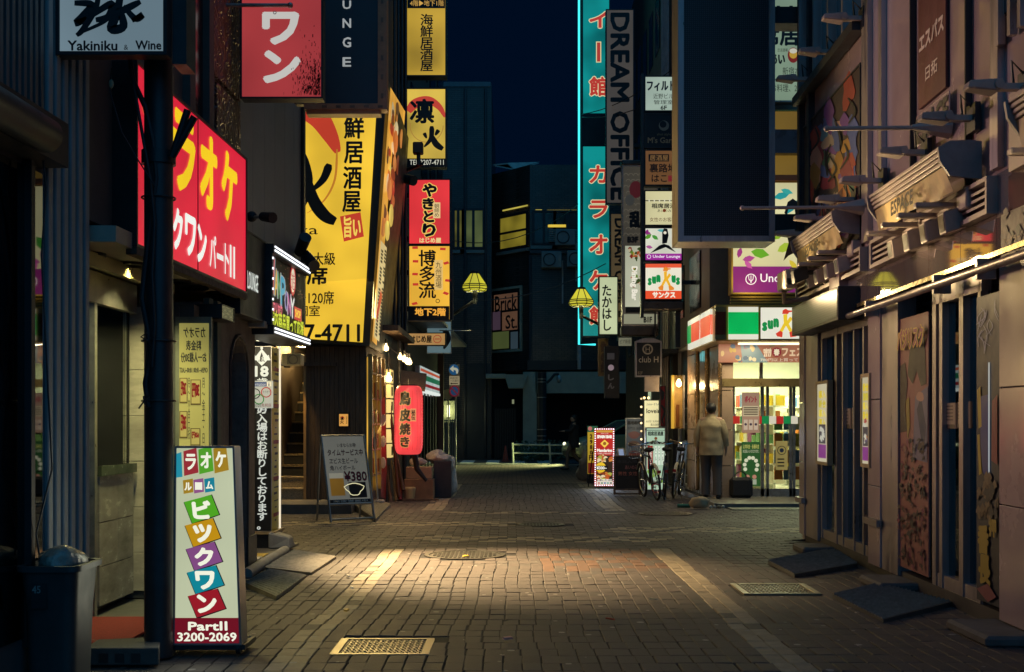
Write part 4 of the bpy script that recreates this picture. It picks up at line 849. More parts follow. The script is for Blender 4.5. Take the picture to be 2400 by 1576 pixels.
# ---- boards and A-frames at the pub corner
def aframe(name, label, cat, c, w_, h_, face_m, lean=.16, rz=0, frm=dirtyal, fl=.72):
    """two-sided pavement board; face plane leans back. returns (thing, mapper(fx, fz, proud))"""
    t = thing(name, label, cat, c); c = Vector(c); ux = Vector((math.cos(rz), math.sin(rz), 0)); ny = Vector((math.sin(rz), -math.cos(rz), 0))
    def mp(fx, fz, pr_=0): return c+ux*((fx-.5)*w_)+ny*(-lean*h_*(fz-.0)+lean*h_*.5)+Z*(h_*fz)+ny*pr_
    up = (mp(.5, 1)-mp(.5, 0)).normalized()
    for s_ in (0, 1):
        b = MB(); b.tube([mp(s_, 0, .0), mp(s_, 1, .0)], .018, 6); b.build('leg', frm, t)
        back0 = c+ux*((s_-.5)*w_)-ny*(lean*h_*.9)+Z*0; b = MB(); b.tube([back0, mp(s_, .97, -.02)], .016, 6); b.build('leg', frm, t)
    for fz in (.03, 1-fl, 1.0): MB().tube([mp(0, fz), mp(1, fz)], .015, 6).build('crossbar', frm, t)
    b = MB(); b.add([mp(.02, 1-fl, .004), mp(.98, 1-fl, .004), mp(.98, .99, .004), mp(.02, .99, .004), mp(.02, 1-fl, -.01), mp(.98, 1-fl, -.01), mp(.98, .99, -.01), mp(.02, .99, -.01)], [(0,1,2,3),(7,6,5,4),(4,5,1,0),(5,6,2,1),(6,7,3,2),(7,4,0,3)]); b.build('panel', face_m, t)
    return t, mp
def atext(t, mp, tx, f, m, pr_=.008, bold=.02, vert=False):
    """text on the board: f = (x0, x1, z0, z1) fractions"""
    o = lettering(t, Pl((0, 0, 0), (1, 0, 0)), tx, f, m, n=0, bold=bold, vert=vert)
    for v in o.data.vertices:
        k = v.co+W(t); q = mp(k.x, k.z, pr_-k.y*.3); v.co = q-W(t)
c = G(812, 1222); c.y += .12
t, mp = aframe('beer_board', 'silver A-frame board advertising beer in front of the pub', 'A-frame board', (c.x, c.y, 0), .66, 1.2, lit('#8a8a80', .42, .1, False), lean=.3, rz=.55, fl=.8)
dk = pr('#2a1c2c')
atext(t, mp, 'いまならお得!', (.34, .78, .86, .91), dk); atext(t, mp, 'タイムサービス中', (.1, .92, .76, .84), pr('#4a1626'), bold=.03); atext(t, mp, 'ヱビス生ビール', (.12, .78, .67, .735), dk); atext(t, mp, '角ハイボール', (.12, .7, .59, .65), dk); atext(t, mp, '¥380', (.42, .95, .46, .58), pr('#6a1428'), bold=.05)
def apatch(t, mp, f, m, pr_=.006): MB().add([mp(f[0], f[2], pr_), mp(f[1], f[2], pr_), mp(f[1], f[3], pr_), mp(f[0], f[3], pr_)], [(0, 1, 2, 3)]).build('print', m, t)
apatch(t, mp, (.08, .4, .3, .5), lit('#a0762c', .4, .3, False)); apatch(t, mp, (.08, .4, .5, .56), lit('#b8b4a0', .4, .1, False)); apatch(t, mp, (.5, .9, .27, .45), pr('#20140f')); apatch(t, mp, (.03, .97, .215, .255), pr('#101010')); atext(t, mp, '深夜営業中', (.1, .9, .222, .248), pr('#c8c8c0'))
b = MB(); pts = [mp(.62+.2*math.cos(q)*(1+.3*math.sin(3*q)), .37+.07*math.sin(q), .012) for q in [i*.45 for i in range(15)]]; b.tube(pts, .006, 5); b.build('squiggle', lit('#e8e0b0', .9, 0, False), t)
ramp('corrugated ramp behind the beer board at the pub step', [gp(880, 1222, .03), gp(915, 1186, .03), gp(860, 1176, .12), gp(815, 1190, .13)], 16, rub)
# rubbish by the lantern
card = mat('cardboard', (.28, .17, .09), rough=.85, var=.3, scale=7)
t = thing('cardboard_boxes', 'two stacked cardboard boxes on the ground under the lantern', 'boxes', P(975, 1170, 21.8))
MB().box(-1.95, -1.42, 21.6, 22.0, 0, .36).build('box', card, t, bevel=.01); MB().box(-1.92, -1.45, 21.62, 21.95, .361, .58).build('box', mat('cardboard_light', (.4, .28, .16), rough=.85), t, bevel=.01)
MB().lathe((-1.85, 21.5, 0), [(.09, 0), (.12, .2), (.11, .22)], 12).build('bucket', pr('#b8a878'), t)
MB().box(-1.95, -1.3, 21.2, 21.28, 0, .03).build('plank', wood, t)
bagm = mat('plastic_bag', (.5, .47, .4), rough=.35, var=.3, scale=12, bump=1., bscale=22)
def bag(parent, c, rx, ry, rz, name='bag', m=bagm, seed=0):
    b = MB(); b.ball(c, rx, ry, rz, 22, 14); cc = Vector(c)
    b.v = [tuple(cc+(Vector(v)-cc)*(1+.35*noise.noise(Vector(v)*6+Vector((seed, 0, 0)))+.18*noise.noise(Vector(v)*15))) for v in b.v]
    b.v = [(v[0], v[1], max(v[2], .005)) for v in b.v]; return b.build(name, m, parent, smooth=True)
t = thing('rubbish_crate', 'dark bin heaped with pale plastic rubbish bags beside the lantern', 'rubbish', P(1015, 1160, 22.3))
MB().box(-1.45, -1.12, 22.0, 22.5, 0, .68).build('bin', darkst, t, bevel=.01); bag(t, (-1.36, 22.2, .74), .2, .17, .13, seed=1); bag(t, (-1.16, 22.3, .62), .11, .12, .13, seed=4); bag(t, (-1.72, 21.9, .66), .15, .12, .08, seed=6); bag(t, (-1.12, 22.45, .28), .09, .1, .26, seed=8)
MB().tube(pxs([(972, 1066), (978, 1100), (1000, 1128)], 21.3), [.06, .05, .03], 8).build('hose', blackm, t, smooth=True)
# ------------------------------------------------------------------ arcade building on the right
RW = right(3.05); RWX = lambda y: 3.05+.0286*y
mauve = mat('mauve_panel', (.46, .36, .36), rough=.2, var=.12, scale=1.2, spec=.6, coat=.3)
steel = mat('brushed_steel', (.4, .36, .36), rough=.35, metal=.7, var=.25, scale=5, stretch=(3, 3, .3))
beige = mat('beige_metal', (.46, .39, .36), rough=.45, metal=.1, var=.25, scale=4)
ra = lambda u: RW.sz(u, 900)[0]
t = thing('arcade_building', 'mauve panelled arcade building with glass doors on the right', 'building', (4.5, 9, 0)); AB = t
aL, aR = ra(1877), -2.0
def rbox(a0, a1, z0, z1, n0, n1, name, m, par=None, **k): return MB().obox(RW, a0, a1, z0, z1, n0, n1).build(name, m, par or t, **k)
rbox(aL, aR, 2.5, 11, -5, -.02, 'upper_wall', mauve)
rbox(aL, aR, 0, 2.5, -5, -1.6, 'inner_wall', mat('inside_dark', (.03, .022, .026), rough=.6))
rbox(aL+.0, aL+.12, 0, 2.5, -1.6, -.02, 'corner_pier', mauve)
rbox(aL, aR, -.02, .10, -1.6, -.03, 'sill', mat('door_sill', (.07, .07, .075), rough=.5, metal=.4))
# pillars of stone panels with steel returns
def pillar(u0, u1, u2, joints):
    a0, a1, a2 = ra(u0), ra(u1), ra(u2)
    for z0, z1 in zip(joints[:-1], joints[1:]): rbox(a0, a1, z0+.004, z1-.004, -.16, .015, 'panel', mauve, bevel=.003)
    rbox(a1+.004, a2, .06, 2.5, -.16, .0, 'steel_pier', steel)
    rbox(a0-.02, a1+.05, .44, .5, .015, .06, 'bracket', steel)
pillar(1876, 1888, 1916, (.06, .92, 1.62, 2.5)); pillar(2038, 2066, 2104, (.06, .8, 1.6, 2.5))
a0, a1 = ra(2346), ra(2560)
for z0, z1 in zip((.06, .84, 1.62, 2.46), (.84, 1.62, 2.46, 2.5)): rbox(a0, a1, z0+.004, z1-.004, -.16, .012, 'panel', mauve, bevel=.003)
a0, a1 = ra(2562), ra(3300); rbox(a0, a1, .06, 2.5, -.16, .012, 'panel', mauve)
dglass = glass('arcade_glass', (.34, .35, .36), rough=.015, alpha=.10)
def doors(u0, u1, mull, zt=2.36):
    a0, a1 = ra(u0), ra(u1); rbox(a0, a1, .12, zt, -.09, -.082, 'door_pane', dglass)
    for u, w_ in mull: rbox(ra(u), ra(u)+w_, .1, zt+.06, -.1, -.03, 'door_frame', steel)
    rbox(a0, a1, .1, .2, -.1, -.04, 'door_rail', steel); rbox(a0, a1, zt-.04, zt+.1, -.1, -.03, 'door_rail', steel)
doors(1918, 2038, ((1918, .05), (1949, .1), (1966, .05), (1992, .05), (2014, .05)))
doors(2176, 2290, ((2176, .09), (2192, .07), (2238, .05), (2243, .04), (2282, .05)))
# beams over the doors
rbox(aL-.02, aR, 2.5, 2.535, -.02, .05, 'gold_strip', mat('gold_strip', (.5, .4, .2), rough=.25, metal=.8, var=.3, scale=14))
MB().cyl(RW.pt(ra(1985), 2.42, .12), RW.pt(aR, 2.42, .12), .03, seg=12).build('rail_tube', steel, t, smooth=True)
for u in (2060, 2225, 2330): rbox(ra(u), ra(u)+.04, 2.36, 2.5, .0, .13, 'rail_bracket', steel)
# band of glossy panels and louvres above
glossp = mat('gloss_panel', (.55, .46, .45), rough=.12, metal=.65, var=.05, scale=1, spec=.8, coat=1)
_b = glossp.node_tree.nodes['Principled BSDF']; glossp.node_tree.links.remove(_b.inputs['Roughness'].links[0]); _b.inputs['Roughness'].default_value = .035; _b.inputs['Coat Roughness'].default_value = .03
us = (1964, 2036, 2060, 2180, 2255, 2340, 2420, 2600, 2900)
for u0, u1 in zip(us[:-1], us[1:]): rbox(ra(u0)+.004, ra(u1)-.004, 2.54, 3.06 if u0 > 2030 else 3.02, -.02, .012, 'band_panel', glossp)
def louvre(u0, u1, v0, v1, ref, n):
    a0, a1, z0, z1 = RW.rect(u0, v0, u1, v1, ref=ref); o = rbox(a0, a1, z0, z1, -.01, .01, 'louvre_back', blackm)
    for i in range(n):
        z = z0+(z1-z0)*(i+.3)/n; hh = (z1-z0)/n*.5
        b = MB(); q = RW.pt; b.add([q(a0, z, .07), q(a1, z, .07), q(a1, z+hh, .01), q(a0, z+hh, .01), q(a0, z-.02, .07), q(a1, z-.02, .07), q(a1, z+hh-.02, .01), q(a0, z+hh-.02, .01)], [(0,1,2,3),(7,6,5,4),(4,5,1,0),(5,6,2,1),(6,7,3,2),(7,4,0,3)]); b.build('louvre_slat', beige, t)
    for (x0, x1, y0, y1) in ((a0, a1, z1, z1+.03), (a0, a1, z0-.03, z0), (a0-.03, a0, z0-.03, z1+.03), (a1, a1+.03, z0-.03, z1+.03), ((a0+a1)/2-.012, (a0+a1)/2+.012, z0, z1)): rbox(x0, x1, y0, y1, .0, .085, 'louvre_frame', beige)
louvre(2062, 2338, 572, 622, 0, 4); louvre(1882, 2034, 668, 702, 0, 3)
rbox(ra(2390), ra(2700), 3.0, 3.5, -.01, .07, 'louvre_frame', beige)
# upper facade: pilasters and panel joints
for u, w_ in ((2026, .22), (2066, .1), (2140, .02), (2270, .02), (2330, .14)): rbox(ra(u), ra(u)+w_, 3.1, 11, -.02, .03, 'pilaster', steel if w_ > .05 else blackm)
for u in (1878, 1900): rbox(ra(u), ra(u)+.12, 3.1, 11, -.02, .05, 'pilaster', darkst)
rbox(ra(2352), ra(2700), 4.1, 6, -.02, .01, 'upper_window', mat('night_glass', (.012, .014, .02), rough=.1))
for u in (2350, 2378, 2402): rbox(ra(u), ra(u)+.05, 3.9, 6.1, .0, .05, 'window_frame', steel)
b = MB(); b.obox(RW, ra(1880), ra(2026), 5.15, 5.25, .0, .12); b.build('ledge', darkst, t)
for u in (1890, 1925, 1960, 1995): rbox(ra(u), ra(u)+.06, 5.25, 8, .0, .1, 'window_frame', steel)
rbox(ra(1880), ra(2026), 5.25, 8, -.01, .006, 'upper_window', mat('night_glass2', (.03, .035, .04), rough=.1))
# colourful mural (abstract)
R3 = random.Random(11)
s = Sign('painted_mural', 'dim colourful painted mural on the upper arcade wall', RW.off(.02), (1884, 300, 2018, 640), depth=.03, facem=pr('#3a2a30'), casem=darkst, cat='mural', frame=.02, ref=0)
mc = ['#a84434', '#b48a34', '#4a62a0', '#7a4a98', '#4a8060', '#c8a088', '#c8583c', '#5a90a8', '#b0a48c', '#903444', '#c07838']
def blob(s, u, v, ru, rv, m, k=14, wv=.35): 
    ph = R3.uniform(0, 6); q = [(u+ru*math.cos(2*PI*i/k)*(1+wv*math.sin(3*2*PI*i/k+ph)), v+rv*math.sin(2*PI*i/k)*(1+wv*math.cos(2*2*PI*i/k+ph))) for i in range(k)]
    if hasattr(s, 'lim'): q = [(min(max(a, s.lim[0]+1.5), s.lim[2]-1.5), min(max(c, s.lim[1]+2), s.lim[3]-2)) for a, c in q]
    s.poly(q, m)
slope = lambda u: -(u-1884)*.95
for i in range(46):
    u = R3.uniform(1902, 2002); v = 610+slope(u)*.75-R3.uniform(0, 330); blob(s, u, v, R3.uniform(8, 17), R3.uniform(14, 46), pr(R3.choice(mc)))
for i in range(12): 
    u = R3.uniform(1905, 2000); v = 600+slope(u)*.75-R3.uniform(0, 300); s.stroke([(u, v), (u+R3.uniform(-18, 18), v+30), (u+R3.uniform(-18, 18), v+60)], 4, pr('#0c0a10'), False)
s.poly([(1934, 495), (1978, 440), (1978, 478), (1934, 528)], pr('#5a1a1c')); s.text('ジャグラー', (1937, 452, 1976, 510), pr('#b8a890'), bold=.02)
# tall name sign on the upper wall
s = Sign('arcade_name_sign', 'tall dark red sign with white characters on the mauve upper wall', RW.off(.01), (2152, -120, 2216, 258), depth=.04, facem=pr('#5e262e'), casem=pr('#3a1418'), frame=0, ref=0)
def slant(s, tx, u0, u1, v0, v1, m, **k):  # fit by the row at the left end
    a0, a1 = s.pl.sz(u0, 500)[0], s.pl.sz(u1, 500)[0]; z1 = s.pl.sz(u0, v0)[1]; z0 = s.pl.sz(u0, v1)[1]; lettering(s.o, s.pl, tx, (a0, a1, z0, z1), m, n=s.nx(), **k)
slant(s, 'エスパス', 2155, 2213, 86, 128, pr('#d8c8c0'), bold=.05); slant(s, '日拓', 2170, 2198, 158, 192, pr('#d8c8c0'), bold=.02)
s2 = Sign('arcade_latin_lettering', 'black latin capitals on the mauve upper wall below the red sign', RW.off(.03), (2146, 276, 2224, 346), depth=.01, facem=None, casem=mauve, frame=0, ref=0)
slant(s2, 'ESPACE', 2147, 2222, 282, 343, pr('#15141a'), bold=.05)
s = Sign('faded_machine_poster', 'faded reddish game machine poster high on the right edge', RW.off(.03), (2346, 505, 2404, 620), depth=.02, facem=pr('#4a3a38'), casem=steel, cat='poster', frame=0, ref=0)
for i in range(20): blob(s, R3.uniform(2352, 2398), R3.uniform(500, 600), 6, 12, pr(R3.choice(['#4a2422', '#2a3a2a', '#5a4a44', '#3a2228'])))
slant(s, 'ジャグラー', 2352, 2394, 560, 580, pr('#7a5a2a'), bold=.05); slant(s, '近道は', 2358, 2392, 590, 608, pr('#7a5a2a'), bold=.05)

# awnings with cloth valance, cassette, lamps below
gold_cloth = mat('gold_cloth', (.55, .40, .18), rough=.5, var=.3, scale=6, bump=.8, bscale=9)
def awning(label, u0, u1, v0, ref_v1, out=.29):
    """cassette along the wall from u0 (far) to u1 (near) measured on its outer edge"""
    pl = RW.off(out); a0, a1 = pl.sz(u0, 500)[0], pl.sz(u1, 500)[0]; z = pl.sz(u0, v0)[1]
    t = thing('awning', label, 'awning', RW.pt((a0+a1)/2, z-.3, .2), 'rolled awnings on the arcade')
    b = MB()
    for k in range(4): b.obox(RW, a0, a1, z-.015-k*.032, z+.012-k*.032, out-.13-.015*k, out-.012*k)
    b.obox(RW, a0, a1, z-.11, z+.0, .04, out-.14); b.build('cassette', beige, t, bevel=.004)
    prof = [(.0, z+.04), (.08, z+.05), (.22, z+.045), (out+.015, z-.0), (out-.0, z-.1), (.22, z-.2), (.06, z-.22), (0, z-.22)]
    for a in (a1, a0-.03):
        b = MB(); q = [RW.pt(a, zz, n) for n, zz in prof]+[RW.pt(a+.03, zz, n) for n, zz in prof]; k = len(prof); b.add(q, [tuple(range(k)), tuple(range(2*k-1, k-1, -1))]+[(i, i+k, (i+1) % k+k, (i+1) % k) for i in range(k)]); b.build('end_cap', mat('cap_mauve', (.33, .28, .28), rough=.45), t)
    # valance
    b = MB(); n = 26; vs = []
    for i in range(n+1):
        f = i/n; a = a0+(a1-a0-.03)*f
        for j in range(4):
            g = j/3; vs.append(RW.pt(a, z-.12-g*(.17+.02*math.sin(f*9)), out-.05-.05*g+.014*math.sin(f*40+j*.7)*g))
    b.add(vs, [(i*4+j, i*4+j+1, i*4+j+5, i*4+j+4) for i in range(n) for j in range(3)]); b.build('valance', gold_cloth, t, smooth=True)
    L_ = a1-a0; lettering(t, RW.off(out-.05), 'ESPACE', (a0+L_*.32, a0+L_*.64, z-.27, z-.15), pr('#15120c'), bold=.05, n=.03)
    for i in range(4):
        a = a0+L_*(i+.3)/4.2; o = MB().obox(RW, a, a+.07, z-.36, z-.32, .04, out+.06).build('arm', beige, t, bevel=.008)
        o = MB().add([RW.pt(a+.08+dx, zz, nn) for dx in (0, .14) for nn, zz in ((.04, z-.37), (.2, z-.42), (.18, z-.57), (.02, z-.52))], [(3,2,1,0),(4,5,6,7),(0,1,5,4),(1,2,6,5),(2,3,7,6),(3,0,4,7)]).build('spot_box', beige, t, bevel=.006)
        MB().add([RW.pt(a+.095+dx, zz, nn) for dx, nn, zz in ((0, .203, z-.435), (.11, .203, z-.435), (.11, .187, z-.555), (0, .187, z-.555))], [(0,1,2,3)]).build('lens', mat('lens', (.25, .24, .22), rough=.15), o)
    MB().obox(RW, a1-.2, a1+.0, z-.42, z-.27, 0, .1).build('junction_box', beige, t, bevel=.01)
    return t, a0, a1, z
t1, wa0, wa1, wz = awning('nearer rolled awning with gold valance and four lamps', 2036, 2200, 462, 0)
t2, xa0, xa1, xz = awning('farther rolled awning with gold valance and four lamps', 1856, 1950, 566, 0)
t3, ya0, ya1, yz = awning('rolled awning cut off by the right edge of the picture', 2362, 2760, 238, 0)
for (tt, a0, a1, z) in ((t1, wa0, wa1, wz), (t2, xa0, xa1, xz), (t3, ya0, ya1, yz)):
    lamp('valance_light', 'SPOT', RW.pt(a0+.2, z-.6, .6), 34, (1, .72, .36), tt, .06, RW.pt((a0+a1)/2, z-.2, .25), 120, .8)
# floodlights on arms along the wall
def flood(u, v, label, d_out=.2, flip=1, group='off floodlights on the arcade wall'):
    pl = RW.off(d_out); p = pl.at(u, v); q = RW.pt(-p.y, p.z+.02, .0); q = Vector((RWX(p.y), p.y, p.z)); c = p
    t = thing('wall_floodlight', label, 'floodlight', q, group)
    b = MB(); e = Vector((-.21, -.03, .0)); n = Vector((0, -.075, 0)); h = Vector((.006, 0, .024))
    b.hexa([c+e-n*.6-h, c+e+n*.6-h, c-n-h*1.6, c+n-h*1.6, c+e-n*.6+h, c+e+n*.6+h, c-n+h*1.6, c+n+h*1.6] if False else [c-n-h*1.7, c+e-n*.7-h, c+e+n*.7-h, c+n-h*1.7, c-n+h*1.7, c+e-n*.7+h, c+e+n*.7+h, c+n+h*1.7]); b.build('lamp_head', beige, t, bevel=.008)
    MB().cyl(c+Vector((-.02, -.09, 0)), c+Vector((-.02, .09, 0)), .03, seg=14).build('hinge', beige, t, smooth=True)
    MB().add([*(c+Vector((x, y, z)) for z in (-.02, .02) for x, y in ((-.02, -.03), (q.x-c.x, -.03), (q.x-c.x, .03), (-.02, .04)))], [(3,2,1,0),(4,5,6,7),(0,1,5,4),(1,2,6,5),(2,3,7,6),(3,0,4,7)]).build('arm', beige, t)
    MB().box(q.x-.04, q.x, q.y-.08, q.y+.08, q.z-.1, q.z+.1).build('wall_plate', darkst, t)
    MB().tube([q+Vector((-.03, 0, .08)), q+Vector((-.12, -.02, .16)), c+Vector((.1, 0, .02))], .01, 6).build('cable', blackm, t)
for u, v, l in ((2222, 278, 'floodlight above the nearer awning cap'), (2118, 358, 'floodlight over the far end of the nearer awning'), (2338, 205, 'floodlight near the top right corner'), (2022, 424, 'floodlight below the mural beside the awning'), (1962, 468, 'floodlight over the near end of the farther awning'), (1906, 512, 'floodlight over the middle of the farther awning'), (1858, 548, 'leftmost floodlight at the building corner'), (1978, 44, 'topmost floodlight above the mural'), (1918, 122, 'second floodlight above the mural'), (1862, 186, 'lowest floodlight above the mural near the screen')): flood(u, v, l)
# thin banner rods
for k, (u0, u1, v, d, l) in enumerate(((1740, 2010, 488, 11.4, 'thin pale banner rod pointing across the black screen'), (1938, 2225, 302, 9.05, 'thin pale banner rod above the nearer awning'))):
    A = P(u0, v, d); B = Vector((RWX(d), d, A.z+.01)); t = thing('banner_rod', l, 'rod', B, 'banner rods'); MB().cyl(A, B, .017, seg=10).build('rod', beige, t, smooth=True); MB().ball(A, .024).build('knob', beige, t); MB().cyl(B-Vector((.28, 0, 0)), B, .02, .09, 8).build('flange', beige, t)
# LED ticker box, camera housings
t = thing('led_ticker', 'dark LED ticker box on the corner of the arcade', 'display', RW.pt(ra(1900), 2.6, .1))
pl = RW.off(.22); a0, a1, z0, z1 = pl.rect(1856, 721, 1964, 788, ref=0)
MB().obox(pl, a0, a1, z0, z1, -.22, 0).build('casing', blackm, t, bevel=.006)
dots = bpy.data.materials.new('led_dots'); dots.use_nodes = True; nt = dots.node_tree; N = nt.nodes; L = nt.links; bs = N['Principled BSDF']; bs.inputs['Roughness'].default_value = .35
geo = N.new('ShaderNodeNewGeometry'); sp = N.new('ShaderNodeSeparateXYZ'); L.new(geo.outputs['Position'], sp.inputs[0]); ad = N.new('ShaderNodeMath'); L.new(sp.outputs[0], ad.inputs[0]); L.new(sp.outputs[1], ad.inputs[1]); cb = N.new('ShaderNodeCombineXYZ'); L.new(ad.outputs[0], cb.inputs[0]); L.new(sp.outputs[2], cb.inputs[1])
vm = N.new('ShaderNodeVectorMath'); vm.operation = 'SCALE'; vm.inputs[3].default_value = 42; L.new(cb.outputs[0], vm.inputs[0]); vf = N.new('ShaderNodeVectorMath'); vf.operation = 'FRACTION'; L.new(vm.outputs[0], vf.inputs[0]); vd = N.new('ShaderNodeVectorMath'); vd.operation = 'DISTANCE'; vd.inputs[1].default_value = (.5, .5, 0); L.new(vf.outputs[0], vd.inputs[0])
cr_ = N.new('ShaderNodeMapRange'); cr_.inputs[1].default_value = .2; cr_.inputs[2].default_value = .3; cr_.inputs[3].default_value = 1; cr_.inputs[4].default_value = 0; L.new(vd.outputs['Value'], cr_.inputs[0]); mx = N.new('ShaderNodeMix'); mx.data_type = 'RGBA'; L.new(cr_.outputs[0], mx.inputs[0]); mx.inputs[6].default_value = (.008, .011, .016, 1); mx.inputs[7].default_value = (.05, .06, .075, 1); L.new(mx.outputs[2], bs.inputs['Base Color'])
MB().obox(pl, a0+.03, a1-.03, z0+.03, z1-.03, 0, .004).build('screen', dots, t)
MB().obox(RW, ra(1966), ra(1990), 2.62, 3.02, .0, .1).build('end_pier', mauve, t)
t = thing('camera_housing', 'boxy grey security camera on a bracket at the arcade corner', 'camera', P(1838, 690, 13.6))
p = P(1838, 660, 13.4); MB().box(p.x-.06, p.x+.07, 13.1, 13.5, p.z-.11, p.z+.1).build('housing', beige, t, bevel=.015); MB().box(p.x-.04, p.x+.05, 13.09, 13.1, p.z-.07, p.z+.0).build('window', blackm, t); MB().tube([(p.x, 13.4, p.z-.11), (p.x+.02, 13.5, p.z-.22), (p.x+.4, 13.6, p.z-.16)], .03, 8).build('bracket', beige, t)
t = thing('black_spotlight', 'black square spotlight under the farther awning', 'spotlight', P(1878, 640, 13.0)); p = P(1878, 640, 12.9)
MB().add([p+Vector(v) for v in ((-.08, -.06, -.12), (.07, -.06, -.06), (.07, .08, -.06), (-.08, .08, -.12), (-.1, -.06, .02), (.05, -.06, .09), (.05, .08, .09), (-.1, .08, .02))], [(3,2,1,0),(4,5,6,7),(0,1,5,4),(1,2,6,5),(2,3,7,6),(3,0,4,7)]).build('lamp_head', blackm, t, bevel=.008); MB().cyl(p, p+Vector((.4, 0, .02)), .025).build('arm', blackm, t)

# posters in and on the doors
def rposter(name, label, px, depth, facem, frame, framem, off=.0, cat='poster'):
    q = Sign(name, label, RW.off(off), px, depth=depth, facem=facem, casem=framem, cat=cat, frame=frame, ref=.5, framem=framem); q.lim = px; return q
tan = mat('tan_frame', (.42, .33, .2), rough=.5)
for (l, px, off) in (('backlit yellow and purple poster in a tan frame by the corner door', (1914, 893, 1942, 1090), .03), ('backlit yellow poster in a tan frame beside the second pillar', (2019, 876, 2040, 1096), .02)):
    s = rposter('lit_poster', l, px, .05, lit('#d8d0b0', .6, .1), .035, tan, off); u0, v0, u1, v1 = px; w_ = u1-u0
    for i, c in enumerate(('#d8c020', '#c8b830', '#e0cc40', '#d8c020')): s.text(R3.choice(['新台', '入替', '激熱', '導入']), (u0+w_*.2, v0+22+i*22, u1-w_*.2, v0+42+i*22), lit(c, .8, 0, False), bold=.06)
    s.rc((u0+w_*.22, v1-95, u1-w_*.22, v1-50), lit('#3a3440', .6, .3, False)); s.rc((u0+w_*.18, v1-48, u1-w_*.18, v1-16), lit('#8a2a8a', .6, .1, False))
    for i in range(6): blob(s, R3.uniform(u0+w_*.3, u1-w_*.3), R3.uniform(v0+110, v1-60), 3, 7, lit(R3.choice(['#c87a2a', '#d8d8c8', '#5a4a6a', '#b03a3a']), .6, 0, False))
# large printed poster panel (abstract figures)
s = rposter('tall_figure_poster', 'tall pinkish door poster with dark flowing figure shapes', (2108, 740, 2176, 1340), .02, pr('#8a5a58'), .0, steel, -.02)
s.poly([(2134, 812), (2148, 785), (2168, 790), (2172, 900), (2160, 905), (2150, 870), (2140, 900), (2128, 880)], pr('#1c1820')); s.poly([(2110, 860), (2122, 850), (2128, 900), (2122, 960), (2128, 1010), (2110, 1015)], pr('#2a1c22'))
s.poly([(2146, 930), (2176, 905), (2174, 1085), (2140, 1075)], pr('#6a6680')); s.poly([(2150, 960), (2160, 930), (2172, 1000), (2166, 1070)], pr('#283050')); s.poly([(2124, 940), (2132, 930), (2134, 1000), (2128, 1030)], pr('#8a7a2c'))
blob(s, 2158, 930, 9, 12, pr('#b08a78'), wv=.1)
for i in range(130):
    u = R3.uniform(2112, 2172); v = R3.uniform(1030, 1330); c = R3.choice(['#2c1c24', '#1c1820', '#5a2c3c', '#4c3c3c', '#7c5c54', '#6c2448', '#20202c']); blob(s, u, v, R3.uniform(1.5, 4.5), R3.uniform(3, 9), pr(c), wv=.5)
s.text('バジリスク', (2110, 765, 2174, 820), pr('#d0b040'), bold=.09); s.text('バジリスク', (2112, 768, 2172, 816), pr('#8a2858'), bold=.04)
s = rposter('lightning_poster', 'tall blue and yellow door poster with lightning and graffiti lettering', (2289, 690, 2345, 1415), .02, pr('#1c2234'), .0, steel, -.02)
for i in range(14):
    u = R3.uniform(2300, 2335); v = R3.uniform(700, 790); s.stroke([(u, v), (u+R3.uniform(-14, 14), v+18), (u+R3.uniform(-16, 16), v+40)], 1.4, pr('#8a90b0'), False)
s.poly([(2300, 930), (2318, 925), (2320, 1120), (2308, 1140), (2300, 1040)], pr('#2c3480')); s.poly([(2292, 915), (2300, 905), (2303, 1000), (2296, 1005)], pr('#b0a030')); s.poly([(2293, 1020), (2298, 1018), (2303, 1110), (2297, 1115)], pr('#b0a030'))
s.rc((2319, 850, 2322, 1110), lit('#b8c8d0', .6, 0, False)); s.poly([(2328, 940), (2340, 925), (2340, 1090), (2326, 1080)], pr('#802838'))
for i in range(30): blob(s, R3.uniform(2295, 2340), R3.uniform(1120, 1215), 5, 12, pr(R3.choice(['#5c4c38', '#1c1c28', '#6c5c44', '#2c2018'])), wv=.5)
for ch, px in (('番', (2296, 1230, 2322, 1300)), ('長', (2298, 1300, 2326, 1372)), ('押', (2322, 1215, 2340, 1260))): s.text(ch, px, pr('#a08c30'), bold=.06)
s.poly([(2294, 1380), (2320, 1368), (2340, 1400), (2320, 1412)], pr('#7a3c48'))
for (l, px) in (('pale notice sheet on the left door leaf of the near doors', (2217, 945, 2238, 1005)), ('pale notice sheet on the right door leaf of the near doors', (2245, 942, 2271, 1004)), ('small notice sheet on the far door, left leaf', (1980, 958, 1992, 1005)), ('small notice sheet on the far door, right leaf', (1997, 956, 2010, 1006))):
    s = rposter('door_notice', l, px, .004, lit('#8a6a58', .25, .05, False), 0, steel, -.07, 'notice'); u0, v0, u1, v1 = px; s.rc((u0, v1-10, u1, v1), pr('#3a2a26'))
    for i in range(5): s.rc((u0+2, v0+6+i*8, u1-3, v0+9+i*8), pr('#3a2622'))
